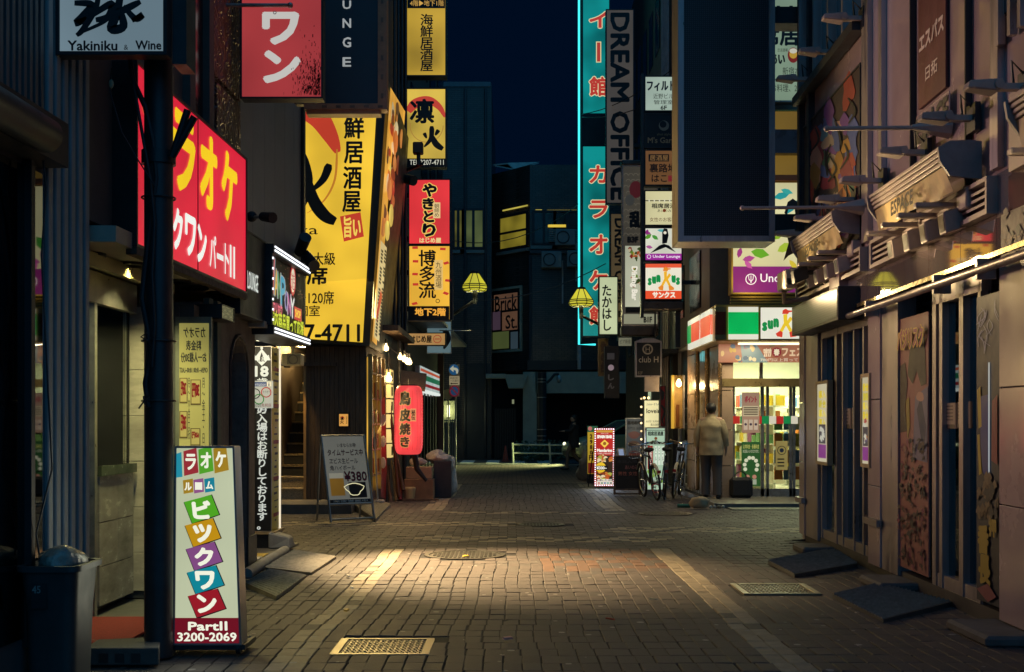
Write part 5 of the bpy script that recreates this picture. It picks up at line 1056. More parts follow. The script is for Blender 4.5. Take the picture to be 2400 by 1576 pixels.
# kerb stones and ramps by the doors
for k, (u, v, L_) in enumerate(((1880, 1290, .5), (2050, 1372, .6), (2280, 1490, .7))):
    q = G(u, v); t = thing('kerb_stone', ['dark kerb stone below the arcade corner', 'dark kerb stone between the two ramps', 'dark kerb stone at the lower right edge'][k], 'kerb', (q.x, q.y, 0)); MB().box(q.x-.05, q.x+.3, q.y-L_/2, q.y+L_/2, -.02, .055).build('stone', mat('dark_kerb', (.13, .125, .12), rough=.8, var=.4, scale=8, bump=.3), t, bevel=.02)
rr = mat('ramp_steel', (.10, .105, .10), rough=.5, metal=.3, var=.4, scale=6)
ramp('steel ramp mat at the corner doors on the right', [gp(1800, 1318, .016), gp(1862, 1350, .016), gp(2010, 1328, .03), gp(1955, 1292, .03)], 15, rr); ramp('dark steel ramp mat at the near doors on the right', [gp(1952, 1398, .016), gp(2070, 1458, .016), gp(2230, 1420, .03), gp(2060, 1375, .03)], 18, rr)

# ---- big switched-off LED screen on the corner
s = Sign('led_screen', 'tall switched-off black LED screen in a silver frame', face(14.2), (1588, -240, 1815, 568), depth=.5, facem=dots, casem=steel, cat='screen', frame=.07, lip=.04, framem=steel)
MB().box(s.r4[1], RWX(14.2)+.2, 14.4, 14.7, 3.7, 3.9).build('bracket', darkst, s.o); MB().box(s.r4[1], RWX(14.2)+.2, 14.4, 14.7, 6.2, 6.4).build('bracket', darkst, s.o)

# overhead service wires
t = thing('overhead_wires', 'thin dark service wires sagging over the far street', 'wires', P(1365, 268, 32))
for (a, c_, sg) in ((P(1365, 268, 32.8), P(1640, 110, 24), .25), (P(1365, 275, 32.8), P(1640, 170, 25), .3), (P(1040, 560, 30), P(1366, 470, 33), .5), (P(1044, 700, 30), P(1420, 618, 30), .35)):
    MB().tube([a.lerp(c_, i/10)-Z*(sg*4*(i/10)*(1-i/10)) for i in range(11)], .012, 5).build('wire', blackm, t)
# ------------------------------------------------------------------ convenience store corner (right, beyond the side street)
tilep = mat('pink_tile', (.42, .30, .22), rough=.3, var=.15, scale=2, coat=.2)
goldm = mat('gold_paint', (.55, .36, .08), rough=.35, metal=.3, var=.2)
t = thing('convenience_store', 'corner building with brightly lit convenience store on the ground floor', 'building', (6, 24, 0)); SB = t
XS, YF = 3.64, 21.4
b = MB(); b.box(XS, 12, 22.0, 27.0, 3.0, 12); b.build('upper_wall', mat('store_upper', (.18, .14, .10), rough=.6, var=.2), t)
MB().box(3.75, 10, 26.8, 27, 0, 3).build('back_wall', mat('store_white', (.75, .75, .66), rough=.6, var=.05), t); MB().box(9.8, 10, 21.5, 26.8, 0, 3).build('side_wall', MC['store_white'], t)
MB().box(3.7, 10, 21.3, 27, -.02, .06).build('floor', mat('store_floor', (.55, .53, .45), rough=.25), t); MB().box(3.7, 10, 21.42, 27, 2.95, 3.0).build('ceiling', MC['store_white'], t)
for i in range(3):
    for j in range(2): MB().box(4.3+j*1.6, 4.5+j*1.6, 22+i*1.6, 23.3+i*1.6, 2.925, 2.948).build('ceiling_tube', lit('#fbffe0', 2.6, 0), t)
lamp('store_light', 'AREA', (5.2, 23.6, 2.85), 520, (.95, 1, .62), t, (2.6, 4.0), (5.2, 23.6, 0))
# street side: tiled columns, slim windows
SS = right(XS, 0.); sa = lambda u: SS.sz(u, 900)[0]
MB().box(XS+.25, 3.8, 21.5, 27, 0, 3).build('side_back', mat('window_dim', (.1, .09, .07), rough=.4), t)
for (u0, u1) in ((1611, 1630), (1640, 1652), (1664, 1684)):
    for z0, z1 in ((.05, .62), (.63, 1.25), (1.26, 1.95), (1.96, 2.75), (2.76, 3.0)): MB().obox(SS, sa(u0), sa(u1)-.01, z0, z1-.006, -.26, 0).build('tile', tilep, t)
for u in (1634, 1656): MB().obox(SS, sa(u), sa(u)+.3, .3, 2.6, -.14, -.12).build('slim_window', lit('#b8a86a', .7, .4), t)
for u in (1632, 1654, 1685): MB().cyl(SS.pt(sa(u), .05, -.02), SS.pt(sa(u), 2.9, -.02), .035).build('bronze_tube', mat('bronze', (.4, .25, .12), rough=.25, metal=.9), t, smooth=True)
for i in range(5):
    for j in range(2): MB().obox(SS, -26.5+j*2.2, -25.2+j*2.2, 3.6+i*1.6, 4.7+i*1.6, 0, .03).build('upper_window', mat('night_window2', (.02, .02, .02), rough=.15), t)
# glazed front
QS = face(YF); qa = lambda u: QS.sz(u, 900)[0]
MB().obox(QS, qa(1700), qa(1713), .05, 2.5, -.1, .03).build('corner_post', mat('post_bronze', (.3, .22, .12), rough=.3, metal=.6), t)
MB().obox(QS, qa(1713), 10, .08, 2.95, -.03, -.02).build('glazing', glass('store_glass', (.95, .97, .9), alpha=.0), t)
for u, w_ in ((1716, .05), (1783, .06), (1796, .05), (1850, .05), (1858, .05)): MB().obox(QS, qa(u), qa(u)+w_, .06, 2.1, -.06, .0).build('door_frame', dirtyal, t)
MB().obox(QS, qa(1685), 10, 2.02, 2.16, -.04, .35).build('door_header', mat('header_gold', (.35, .26, .12), rough=.3, metal=.6), t); MB().obox(QS, qa(1713), 10, .06, .2, -.05, .0).build('door_rail', dirtyal, t)
MB().obox(QS, qa(1780), qa(1780)+.06, 2.16, 2.95, -.05, .01).build('transom_post', dirtyal, t)
for k in range(9):
    u = 1718+k*17; MB().obox(QS, qa(u), qa(u+16), 1.36, 1.5, -.005, .003).build('door_stripe', lit(['#c03028', '#1c8a4a', '#e8e0c8'][k % 3], .7, .05, False), t)
R4 = random.Random(5); goods = ['#c8c2a8', '#b84a3a', '#d8b83a', '#5a8a5a', '#4a6a9a', '#d8d4c0', '#8a4a7a', '#c87a3a', '#e8e4d0']
for (x, y0, y1) in ((4.9, 22.3, 26), (6.0, 22.3, 26), (4.0, 23.2, 26.3)):
    for z in (.25, .62, .99, 1.36, 1.7): MB().box(x-.22, x+.22, y0, y1, z-.02, z).build('shelf', MC['store_white'], t)
    MB().box(x-.02, x+.02, y0, y1, .06, 1.95).build('shelf_back', MC['store_white'], t)
    for z in (.25, .62, .99, 1.36, 1.7):
        for i in range(9):
            hh = R4.uniform(.12, .28); y = y0+.02+i*(y1-y0)/9; MB().box(x-.2, x+.2, y, y+.3, z, z+hh).build('goods', pr(R4.choice(goods)), t)
for i in range(26): # magazine rack right behind the glass
    z = .35+.3*(i//7); x = 4.75+.17*(i % 7); MB().box(x, x+.15, 21.62, 21.66, z, z+.24).build('magazine', pr(R4.choice(goods)), t)
# door posters
s = Sign('door_poster', 'pinkish notice poster in the store window, upper left', QS.off(.01), (1739, 920, 1780, 1015), depth=.006, facem=lit('#a8866e', .7, .1, False), casem=soffm, cat='poster', frame=0)
s.rc((1741, 952, 1778, 976), lit('#d0c09a', .7, 0, False)); s.text('ポイント', (1745, 928, 1774, 944), lit('#a03040', .7, 0, False), bold=.04)
for i in range(5): s.rc((1743, 955+i*4, 1776, 957+i*4), pr('#5a3a34'))
for i in range(3): s.rc((1743+i*12, 984, 1752+i*12, 1008), lit('#cdb8a0', .7, 0, False)); s.disc(1747.5+i*12, 995, 3, pr('#5a4a6a'))
s = Sign('green_poster', 'green utility payment poster low in the store window', QS.off(.01), (1738, 1036, 1782, 1140), depth=.006, facem=lit('#2f5a2c', .8, .1, False), casem=soffm, cat='poster', frame=0)
s.text('公共料金・各種料金', (1741, 1042, 1779, 1052), lit('#d8d070', .8, 0, False)); s.text('お支払いいただけます。', (1741, 1054, 1779, 1062), lit('#d0d0b0', .8, 0, False))
for i in range(8): an = PI*i/7*1.3-.5; s.disc(1760+15*math.cos(an), 1092-19*math.sin(an), 4.5, lit('#d8d8b8', .8, 0, False))
for u in (1752, 1768): s.disc(u, 1118, 5, lit('#b8806a', .8, 0, False)); s.rc((u-5, 1124, u+5, 1136), lit('#a0a890', .8, 0, False))
s = Sign('small_door_poster', 'small brown notice with round emblem on the right door leaf', QS.off(.01), (1818, 1034, 1846, 1102), depth=.006, facem=lit('#9a8a50', .7, .1, False), casem=soffm, cat='poster', frame=0)
s.ring(1832, 1056, 9, 10.5, INKB); s.disc(1832, 1056, 5, pr('#3a4a6a'))
for i in range(3): s.rc((1822, 1075+i*8, 1838, 1078+i*8), INKB)
# fascia
Fd = 20.0; FZ = face(Fd)
t2 = thing('store_fascia', 'wraparound store fascia with green, red and white backlit panels', 'sign', P(1760, 800, 20.4))
z0, z1 = P(0, 796, Fd).z, P(0, 720, Fd).z
MB().box(3.42, 6.5, 20.02, 21.35, z0-.02, z1+.04).build('casing', goldm, t2); MB().box(3.42, 3.62, 21.35, 23.0, z0-.02, z1+.04).build('casing', goldm, t2)
FS = right(3.41, 0.); fa = lambda u: FS.sz(u, 780)[0]
def fpan(pl, a0, a1, f0, f1, m, nm='panel', n=.012): return MB().obox(pl, a0, a1, z0+(z1-z0)*f0, z0+(z1-z0)*f1, 0, n).build(nm, m, t2)
wl = lit('#e8e6d0', .9, .08); 
for (u0, u1, c) in ((1617, 1626, '#12a050'), (1626, 1644, '#e8563a'), (1648, 1670, '#f06040')):
    fpan(FS, fa(u0), fa(u1), 0, 1, wl, n=.04); fpan(FS, fa(u0), fa(u1), .2, .82, lit(c, .95, .15), n=.05)
fa2 = lambda u: FZ.sz(u, 760)[0]
fpan(FZ, fa2(1676), fa2(1701), 0, 1, mat('amber_dim', (.3, .2, .08), rough=.3)); fpan(FZ, fa2(1676), fa2(1701), .15, .85, mat('dim_red', (.16, .02, .02), rough=.12), n=.018)
fpan(FZ, fa2(1707), fa2(1777), 0, 1, wl); fpan(FZ, fa2(1707), fa2(1777), .16, .84, lit('#08b054', .95, .25), n=.018)
s = Sign('store_logo_panel', 'white backlit logo panel with green letters and a striding yellow letter', FZ.off(.012), (1781, 720, 1950, 796), depth=.02, facem=lit('#ebe8d4', .95, .06), casem=goldm, frame=.01)
gr = lit('#128a44', .95, 0, False)
def sunk(s, u0, v0, w_, h_, yc, rc_):
    f = lambda x, y: (u0+x*w_, v0+y*h_)
    for ch, x0, x1, y in (('s', .0, .105, .46), ('u', .11, .22, .4), ('n', .225, .335, .34), ('u', .62, .73, .36), ('s', .735, .84, .44)): s.text(ch, (*f(x0, y), *f(x1, y+.3)), lit('#128a44', .95, 0, False), bold=.1)
    yl = lit(yc, .95, 0, False); rd = lit(rc_, .95, 0, False)
    s.poly([f(.42, .22), f(.50, .2), f(.5, .42), f(.555, .28), f(.61, .36), f(.53, .52), f(.6, .74), f(.55, .8), f(.475, .58), f(.4, .8), f(.35, .74), f(.43, .5)], yl)
    s.poly([f(.4, .2), f(.41, .08), f(.47, .03), f(.52, .08), f(.6, .09), f(.6, .13), f(.53, .15), f(.52, .2)], rd); s.poly([f(.36, .74), f(.41, .8), f(.4, .96), f(.3, .93), f(.27, .84)], rd); s.poly([f(.54, .8), f(.6, .75), f(.69, .86), f(.68, .93), f(.56, .96)], rd)
sunk(s, 1786, 722, 118, 72, '#ecc72c', '#d8402c')
s = Sign('festival_banner', 'pink spring festival banner under the store fascia', face(20.95), (1684, 803, 1960, 850), depth=.01, facem=lit('#a86a50', .75, .15, False), casem=soffm, cat='banner', frame=0)
s.poly([(1735, 803), (1770, 803), (1800, 850), (1740, 850)], lit('#7a8e90', .7, .1, False))
for i in range(16): blob(s, 1692+R4.uniform(0, 85), 812+R4.uniform(0, 32), R4.uniform(3, 7), R4.uniform(3, 7), lit(R4.choice(['#d8b070', '#7a4a34', '#c89a3a', '#8a5a6a', '#e0c8a0', '#5a6a7a']), .7, .1, False), wv=.1)
s.text('ワクワク', (1789, 816, 1808, 838), lit('#e8d0b0', .8, 0, False), bold=.05); s.disc(1820, 826, 11, lit('#8a1f30', .8, 0, False)); s.text('春', (1813, 818, 1827, 834), lit('#f0e0c0', .8, 0, False), bold=.04); s.text('フェスタ', (1832, 814, 1900, 836), lit('#e8c8a0', .8, 0, False), bold=.05); s.text('700円以上買って', (1782, 840, 1870, 848), lit('#e8d8c0', .8, 0, False)); s.text('クジ', (1800, 803, 1850, 813), lit('#3a6a4a', .8, 0, False), bold=.05)
MB().box(3.9, 6.2, 20.5, 20.62, z0-.05, z0-.022).build('added_soffit_strip', lit('#fff0c0', 2, 0), t2); lamp('added_soffit_fill', 'AREA', (3.9, 20.3, z0-.07), 26, (1, .85, .5), t2, (1.2, .3), (3.7, 20.5, 0))  # added strip and area lamp that warm the person by the store
# big lounge billboard above the store
s = Sign('lounge_billboard', 'large floral lounge billboard with purple band above the store', face(21.2), (1714, 425, 1960, 690), depth=.3, facem=lit('#d9d2a0', .9, .12), casem=goldm, cat='billboard', frame=.03)
s.rc((1717, 625, 1957, 687), lit('#8c2a7a', .9, .15, False)); s.ring(1760, 655, 11, 13, lit('#f0e8e8', .95, 0, False)); s.text('Ψ', (1754, 646, 1766, 664), lit('#f0e8e8', .95, 0, False)); s.text('Under Lounge', (1782, 642, 1940, 668), lit('#f4ecec', .95, 0, False), bold=.01)
def leafp(s, u, v, l, w_, an, c): 
    ca, sa_ = math.cos(an), math.sin(an); s.poly([(u+ca*x*l-sa_*y*w_, v+sa_*x*l+ca*y*w_) for x, y in ((0, 0), (.25, .4), (.6, .5), (1, 0), (.6, -.5), (.25, -.4))], lit(c, .85, .05, False))
for (u, v, l, w_, an, c) in ((1850, 455, 40, 16, 2.9, '#2a9a9a'), (1868, 470, 40, 14, 2.2, '#2a8a90'), (1830, 445, 30, 12, .3, '#3aa8a0'), (1725, 580, 40, 24, -.9, '#3a8a2c'), (1760, 590, 44, 22, .2, '#6aaa2c'), (1740, 610, 30, 14, -.2, '#b04a90'), (1745, 612, 26, 12, .8, '#c85aa0'), (1730, 605, 26, 12, -1.3, '#a03a80'), (1835, 540, 34, 18, 2.4, '#8ab02c'), (1822, 590, 40, 20, -.5, '#a8c03a'), (1850, 610, 30, 12, .9, '#d8c03a')): leafp(s, u, v, l, w_, an, c)
s.poly([(1838, 500), (1846, 474), (1858, 466), (1872, 476), (1876, 520), (1866, 520), (1862, 490), (1848, 488), (1844, 505)], INKB); s.poly([(1846, 512), (1862, 505), (1872, 545), (1868, 590), (1848, 600), (1836, 612), (1848, 570), (1842, 540)], pr('#2a1a10'))
MB().obox(face(21.2), s.r4[0], s.r4[1], s.r4[3], s.r4[3]+.1, -.3, .06).build('wooden_trim', mat('red_wood', (.3, .09, .03), rough=.5), s.o)
for i in range(4): MB().obox(face(21.25), s.r4[0], 7, s.r4[2]-.06-i*.05, s.r4[2]-.03-i*.05, -.1, .0).build('gold_slat', goldm, s.o)
lamp('billboard_lamp', 'SPOT', P(1760, 706, 20.6), 45, (1, .78, .28), s.o, .06, P(1790, 500, 21.4), 120, .8)
s = Sign('glowing_wall_panel', 'mustard wall panels above the floral billboard, glowing in place of lamplight', face(21.6), (1700, 258, 1960, 415), depth=.1, facem=lit('#8a6c2c', .6, .1), casem=goldm, frame=.03)  # building wall; the light falling on it is put in as glow
MB().obox(face(21.55), s.r4[0], s.r4[1], P(0, 365, 21.6).z, P(0, 310, 21.6).z, -.1, .15).build('cross_beam', mat('beam_plum', (.10, .08, .09), rough=.3), s.o)
s = Sign('pub_roof_sign', 'pale green pub sign with beer mug emblem high beside the black screen', face(21.5), (1700, -60, 1880, 240), depth=.2, facem=lit('#8ea68c', .65, .1), casem=dirtyal, frame=.03)
s.rc((1800, 48, 1876, 52), INKB)
for u in (1822, 1852, 1880): s.rc((u-2, 14, u+6, 46), INKB)
s.rc((1800, 26, 1880, 30), INKB); s.text('相席居', (1735, 56, 1872, 108), INKB, bold=.03); s.text('恋活酒場', (1822, 114, 1846, 122), INKB); s.text('あい', (1805, 126, 1840, 152), INKB, bold=.04); s.disc(1859, 130, 13, lit('#7a2420', .7, 0, False), 18); s.disc(1859, 128, 9, lit('#c8a03a', .7, 0, False), 10); s.disc(1859, 120, 9, lit('#d8d4c0', .7, 0, False), 6); s.text('新宿本店', (1834, 158, 1890, 176), INKB); s.text('お料理、2', (1808, 198, 1868, 216), INKB); s.rc((1800, 186, 1876, 188), INKB)

# ---- narrow bar building beyond it and its flag signs
t = thing('bar_building', 'narrow dark bar building on the far right behind the signs', 'building', (5, 32, 0))
MB().box(XS, 12, 27.02, 38.2, 0, 14).build('wall', mat('bar_wall', (.07, .06, .05), rough=.6, var=.3, scale=3), t)
for i in range(7):
    for j in range(4): MB().box(XS-.02, XS, 28+i*1.4, 28.8+i*1.4, 3.4+j*2.4, 4.8+j*2.4).build('window', mat('night_window3', (.02, .022, .02), rough=.15), t)
for i in range(4): MB().cyl((XS-.06, 27.4+i*.35, .3), (XS-.06, 27.4+i*.35, 13), .03).build('pipe', beige, t)
for y in (28.5, 31.2): MB().box(XS-.03, XS-.01, y, y+.5, .4, 2.3).build('shop_window', lit('#c8d8b0', .7, .4), t)
b = MB()
for i in range(14): b.box(XS-.5, XS-.48, 26.2+i*.16, 26.23+i*.16, 3.0, 4.1)
b.box(XS-.52, XS-.0, 26.2, 28.5, 2.9, 3.0); b.build('balcony_rail', darkst, t)
FG = 'flag signs on the right'
FP = face(24.0)
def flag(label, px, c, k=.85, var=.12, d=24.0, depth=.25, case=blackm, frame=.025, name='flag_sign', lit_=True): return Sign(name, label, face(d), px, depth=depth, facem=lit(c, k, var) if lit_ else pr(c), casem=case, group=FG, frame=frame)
s = flag('white lit building office sign, topmost of the right stack', (1510, 178, 1592, 262), '#b0c4b4', .8); s.text('フィルドニ', (1516, 190, 1600, 214), pr('#10284a'), bold=.04); s.text('近野ビル', (1531, 220, 1578, 232), INKB); s.text('管理室', (1532, 235, 1578, 245), INKB); s.text('6F', (1548, 248, 1563, 258), INKB, bold=.04)
s = flag('dark bar sign with pale moon emblem in the right stack', (1510, 265, 1592, 348), '#0c1018', lit_=False); s.disc(1556, 295, 12, pr('#8a8676')); s.disc(1554, 292, 8, pr('#0c1018')); s.text('shot style', (1540, 312, 1572, 320), pr('#8a7a5a')); s.text("M's Garden", (1518, 322, 1600, 336), pr('#a08a66'), bold=.03)
s = flag('dim orange alley pub sign in the right stack', (1510, 351, 1592, 436), '#8a5f38', .55); s.rc((1520, 362, 1568, 379), INKB); s.text('居酒屋', (1523, 364, 1566, 377), lit('#a07848', .6, 0, False)); s.text('裏路地', (1522, 384, 1586, 405), INKB, bold=.02); s.text('はこ', (1527, 410, 1563, 427), INKB, bold=.02); s.rc((1566, 412, 1582, 426), lit('#8a2a30', .6, 0, False))
s = flag('cream shared-table pub sign with curtain drawing', (1510, 446, 1592, 530), '#d4cd9c', .9); s.rc((1512, 470, 1590, 472), INKB); s.text('相席居酒屋', (1527, 477, 1598, 489), INKB, bold=.03); s.text('あいのみ', (1541, 491, 1573, 498), INKB); s.text('女性のお客様無料', (1523, 510, 1604, 520), lit('#5a2a18', .8, 0, False))
for u in (1520, 1532, 1544, 1556, 1568, 1580): s.rc((u, 468, u+3, 474), lit('#d8d4b8', .9, 0, False))
s.disc(1557, 494, 4, lit('#7a3a1c', .8, 0, False))
s = flag('floral lounge sign with purple band in the right stack', (1510, 533, 1600, 613), '#dfe0cc', .9)
for (u, v, l, w_, an, c) in ((1512, 545, 16, 9, .4, '#a03a8a'), (1518, 538, 14, 8, 1.8, '#8a2a7a'), (1512, 560, 18, 10, -.6, '#5a9a2c'), (1528, 552, 18, 9, .6, '#4a9a3a'), (1514, 578, 16, 8, .2, '#b05a98'), (1576, 580, 20, 9, -.4, '#d8c03a'), (1540, 540, 24, 7, .1, '#5ab0b0'), (1584, 555, 14, 8, 1.2, '#8ab03a')): leafp(s, u, v, l, w_, an, c)
s.poly([(1552, 545), (1556, 536), (1564, 537), (1567, 552), (1563, 570), (1552, 572)], INKB); s.disc(1558.5, 546, 3.6, lit('#e8e0c8', .9, 0, False)); s.poly([(1524, 594), (1545, 576), (1556, 572), (1568, 576), (1584, 592), (1560, 580)], INKB); s.rc((1512, 595, 1598, 611), lit('#a02c9a', .9, .05, False)); s.text('Under Lounge', (1530, 598, 1594, 607), lit('#f4e8f4', .95, 0, False), bold=.02); s.ring(1521, 602, 3.6, 4.8, lit('#f4e8f4', .95, 0, False))
s = flag('white and orange store logo sign, lowest of the right stack', (1510, 616, 1600, 704), '#efe9d2', .95, .05); s.rc((1513, 619, 1597, 628), lit('#e85a38', .95, 0, False)); s.rc((1513, 682, 1597, 701), lit('#e8502c', .95, 0, False)); sunk(s, 1518, 624, 90, 60, '#f0b428', '#e88a2c'); s.text('サンクス', (1529, 684, 1583, 699), lit('#f4ecd8', .95, 0, False), bold=.06)
MB().obox(FP, s.r4[0]-.03, s.r4[1]+.03, s.r4[2]-.2, s.r4[2]-.01, -.28, .02).build('bottom_cap', mat('bronze_cap', (.12, .10, .09), rough=.3, metal=.7), s.o, bevel=.03)
t = thing('right_sign_mast', 'dark frame mast carrying the right stack of signs', 'mast', (3.4, 24.2, 0)); MB().box(3.3, 3.4, 24.12, 24.24, 2.9, 12).build('mast', darkst, t); MB().box(P(1503, 0, 24).x, P(1509, 0, 24).x, 24, 24.2, 3.5, 8.4).build('edge_rail', darkst, t)
for v in (200, 300, 400, 560, 660): z = P(0, v, 24).z; MB().box(3.4, XS+.02, 24.14, 24.22, z-.04, z+.04).build('bracket', darkst, t)
s = flag('tall patterned restaurant sign with food photographs, marked for the basement', (1458, 388, 1542, 765), '#5a5448', .45, .1, d=26.5, case=beige)
for i in range(7):
    for j in range(11): s.ring(1467+i*11.5+(j % 2)*5.5, 412+j*14, 4.6, 5.4, lit('#8a8270', .45, 0, False), seg=10, a0=0, a1=PI)
s.disc(1490, 445, 15, lit('#5a2226', .5, 0, False), 20); s.disc(1476, 470, 11, lit('#4a4a46', .5, 0, False), 13); s.text('乱', (1474, 495, 1506, 535), INKB, bold=.06); s.text('B3F', (1470, 555, 1496, 570), INKB, bold=.08); s.rc((1465, 577, 1535, 720), lit('#c0c2a8', .8, .1, False))
for i in range(50): 
    top = i < 25; blob(s, R4.uniform(1474, 1520), R4.uniform(582, 612) if top else R4.uniform(630, 672), R4.uniform(2, 6), R4.uniform(2, 5), lit(R4.choice(['#b0502a', '#6a8a2c', '#c89a4a', '#d8c8a0', '#8a2a1c', '#3a4a20', '#20160f']), .75, .1, False))
a0, a1, z0_, z1_ = s.R((1476, 625, 1494, 705)); lettering(s.o, s.pl, 'Dining Bar', (a0, a1, z0_, z1_), lit('#f0ead8', .9, 0, False), n=s.nx(), bold=.05, rot=1); s.rc((1466, 720, 1536, 734), pr('#14181c')); s.rc((1462, 737, 1540, 760), lit('#9a9a80', .7, .05, False)); s.text('B1F', (1508, 743, 1528, 757), INKB, bold=.05)
# rotate the sideways lettering the other way is not needed: it reads downwards
MB().obox(face(26.5), s.r4[0]-.02, s.r4[1]+.02, s.r4[2]-.22, s.r4[2]-.0, -.28, .03).build('bottom_cap', MC['bronze_cap'], s.o, bevel=.03); MB().obox(face(26.5), s.r4[0]-.02, s.r4[1]+.02, s.r4[3], s.r4[3]+.12, -.28, .03).build('top_cap', MC['bronze_cap'], s.o, bevel=.03)
def vlat(s, tx, px, m, bold=.06): a0, a1, z0, z1 = s.R(px); lettering(s.o, s.pl, tx, (a0, a1, z0, z1), m, n=s.nx(), rot=1, bold=bold)
s = flag('tall unlit office sign with sideways black capitals', (1420, 22, 1486, 478), '#4a443e', .8, .1, d=30.0, case=darkst); vlat(s, 'DREAM OFFICE', (1430, 30, 1476, 470), pr('#0a0c10'), .05)  # unlit sign; ambient light on its face is put in as weak glow
s = flag('shorter unlit office sign with sideways capitals behind the food sign', (1430, 500, 1476, 757), '#54462f', .8, .1, d=29.0, case=darkst); vlat(s, 'DREAM OFFICE', (1440, 512, 1464, 745), pr('#0a0c10'), .05)  # unlit too, the face emits in place of ambient light
s = flag('small pale lit sign with black brush writing in front of the teal sign', (1403, 648, 1449, 786), '#c6d0a4', .85, .1, d=28.2); s.text('たかはし', (1411, 668, 1434, 776), INKB, vert=True, bold=.025)
# teal karaoke sign with neon outline
s = Sign('teal_karaoke_sign', 'tall teal backlit karaoke sign with red characters and cyan neon edge', face(33.0), (1364, -200, 1430, 790), depth=.35, facem=lit('#0f8f8c', .72, .3), casem=darkst, group=FG, frame=.03)
s.rc((1362, 266, 1432, 344), pr('#06131c')); 
for ch, v0, v1 in (('ィ', 28, 66), ('ー', 100, 145), ('館', 180, 226), ('カ', 388, 430), ('ラ', 470, 512), ('オ', 550, 596), ('ケ', 634, 680), ('館', 718, 762)):
    u0, u1 = 1381, 1424
    if ch == 'ー': s.rc((1397, v0-2, 1409, v1+2), lit('#e8d8a0', .9, 0, False)); s.rc((1399, v0, 1407, v1), lit('#b03a2c', .9, 0, False)); continue
    s.text(ch, (u0-2, v0-2, u1+2, v1+2), lit('#e8dca8', .9, 0, False), bold=.075); s.text(ch, (u0, v0, u1, v1), lit('#b8382c', .95, 0, False), bold=.035)
ne = lit('#48f0f4', 1.3, 0); q = [P(1357, -200, 32.9), P(1357, 808, 32.9), P(1396, 808, 32.9)]
MB().tube(q, .028, 8).build('neon_tube', ne, s.o); MB().tube([P(1362, -200, 32.95), P(1362, 800, 32.95)], .02, 6).build('neon_rail', darkst, s.o)
lamp('neon_glow', 'POINT', P(1380, 830, 32.5), 5, (.2, .9, .9), s.o, .2)
t = s.o
MB().box(s.r4[1], XS+.02, 33.05, 33.3, 4.5, 4.6).build('bracket', darkst, t); MB().box(s.r4[1], XS+.02, 33.05, 33.3, 9, 9.1).build('bracket', darkst, t)
# small dark signs lower down
s = Sign('carved_wood_sign', 'narrow carved wooden sign under the teal sign', face(28.6), (1402, 794, 1426, 882), depth=.12, facem=pr('#5a4622'), casem=wood, frame=.02, group=FG); s.text('仙の台', (1407, 800, 1420, 874), pr('#2a0f10'), vert=True, bold=.05)
s = Sign('black_vertical_sign', 'black vertical sign with pale characters beside the club sign', face(27.0), (1417, 812, 1452, 934), depth=.2, facem=pr('#0a0c12'), casem=blackm, frame=.015, group=FG)
s.rc((1423, 828, 1440, 843), pr('#8a8a94')); s.disc(1432, 862, 7, lit('#a08a90', .5, .5, False)); s.text('し', (1425, 878, 1439, 892), pr('#8a8a94'), bold=.06); s.text('ん', (1424, 898, 1440, 912), pr('#8a8a94'), bold=.06)
s = Sign('building_name_plate', 'small pale building name plate under the food sign', face(27.5), (1450, 792, 1480, 811), depth=.03, facem=lit('#9a9a80', .45, .1, False), casem=dirtyal, frame=0, group=FG, cat='plate'); s.text('ピア新宿', (1453, 796, 1478, 806), INKB)
s = Sign('club_sign', 'black club sign with crest ring in a rounded steel frame', face(24.6), (1489, 800, 1551, 884), depth=.2, facem=pr('#0c1116'), casem=steel, frame=.03, group=FG)
s.ring(1518, 819, 9, 12.5, pr('#a09a90')); s.text('H', (1513, 813, 1523, 825), pr('#a09a90')); s.text('club H', (1497, 836, 1543, 850), pr('#b0aaa0')); s.text('B2F', (1495, 871, 1506, 878), pr('#8a8478'))
MB().obox(face(24.6), s.r4[0]+.2, s.r4[1]-.05, s.r4[2]-.3, s.r4[2], -.2, -.02).build('neck', beige, s.o); MB().prism(face(24.6), [(s.r4[0], s.r4[3]), (s.r4[1], s.r4[3]), ((s.r4[0]+s.r4[1])/2+.1, s.r4[3]+.06), ((s.r4[0]+s.r4[1])/2-.1, s.r4[3]+.06)], -.2, .01).build('arched_top', steel, s.o)

# ---- pavement boards on the right
s = Sign('tall_bar_sign', 'tall white lit bar sign with small bulbs along its edge', face(24.8), (1508, 937, 1546, 1130), depth=.2, facem=lit('#e2dba8', .95, .12), casem=blackm, frame=.02, base=P(1527, 1147, 24.8)); s.text('ふみゅーずの人', (1515, 945, 1545, 951), INKB); s.text('lovein', (1515, 958, 1548, 969), INKB, bold=.03); s.text('60分 3,000', (1514, 985, 1544, 991), INKB); s.text('飲み放題', (1525, 993, 1545, 999), INKB)
MB().obox(face(24.8), s.r4[0], s.r4[1], 0, s.r4[2], -.2, -.02).build('stand', blackm, s.o)
for i in range(9): q = P(1503, 935+i*19, 24.75); MB().ball(q, .022).build('bulb', lit('#ffdca0', 2.2 if i % 2 else 1, 0), s.o)
for u in (1510, 1520): MB().ball(P(u, 933, 24.75), .026).build('bulb', lit('#ffd890', 3, 0), s.o)
lamp('bar_sign_glow', 'POINT', P(1520, 1000, 24.3), 6, (1, .85, .5), s.o, .2)
s = Sign('red_figure_poster', 'narrow red and black poster beside the tall bar sign', face(24.2), (1547, 905, 1560, 1000), depth=.05, facem=pr('#8a1418'), casem=blackm, cat='poster', frame=.01)
s.poly([(1549, 912), (1558, 920), (1556, 935), (1550, 940)], INKB); s.stroke([(1550, 950), (1558, 965), (1552, 985), (1557, 998)], 5, INKB)
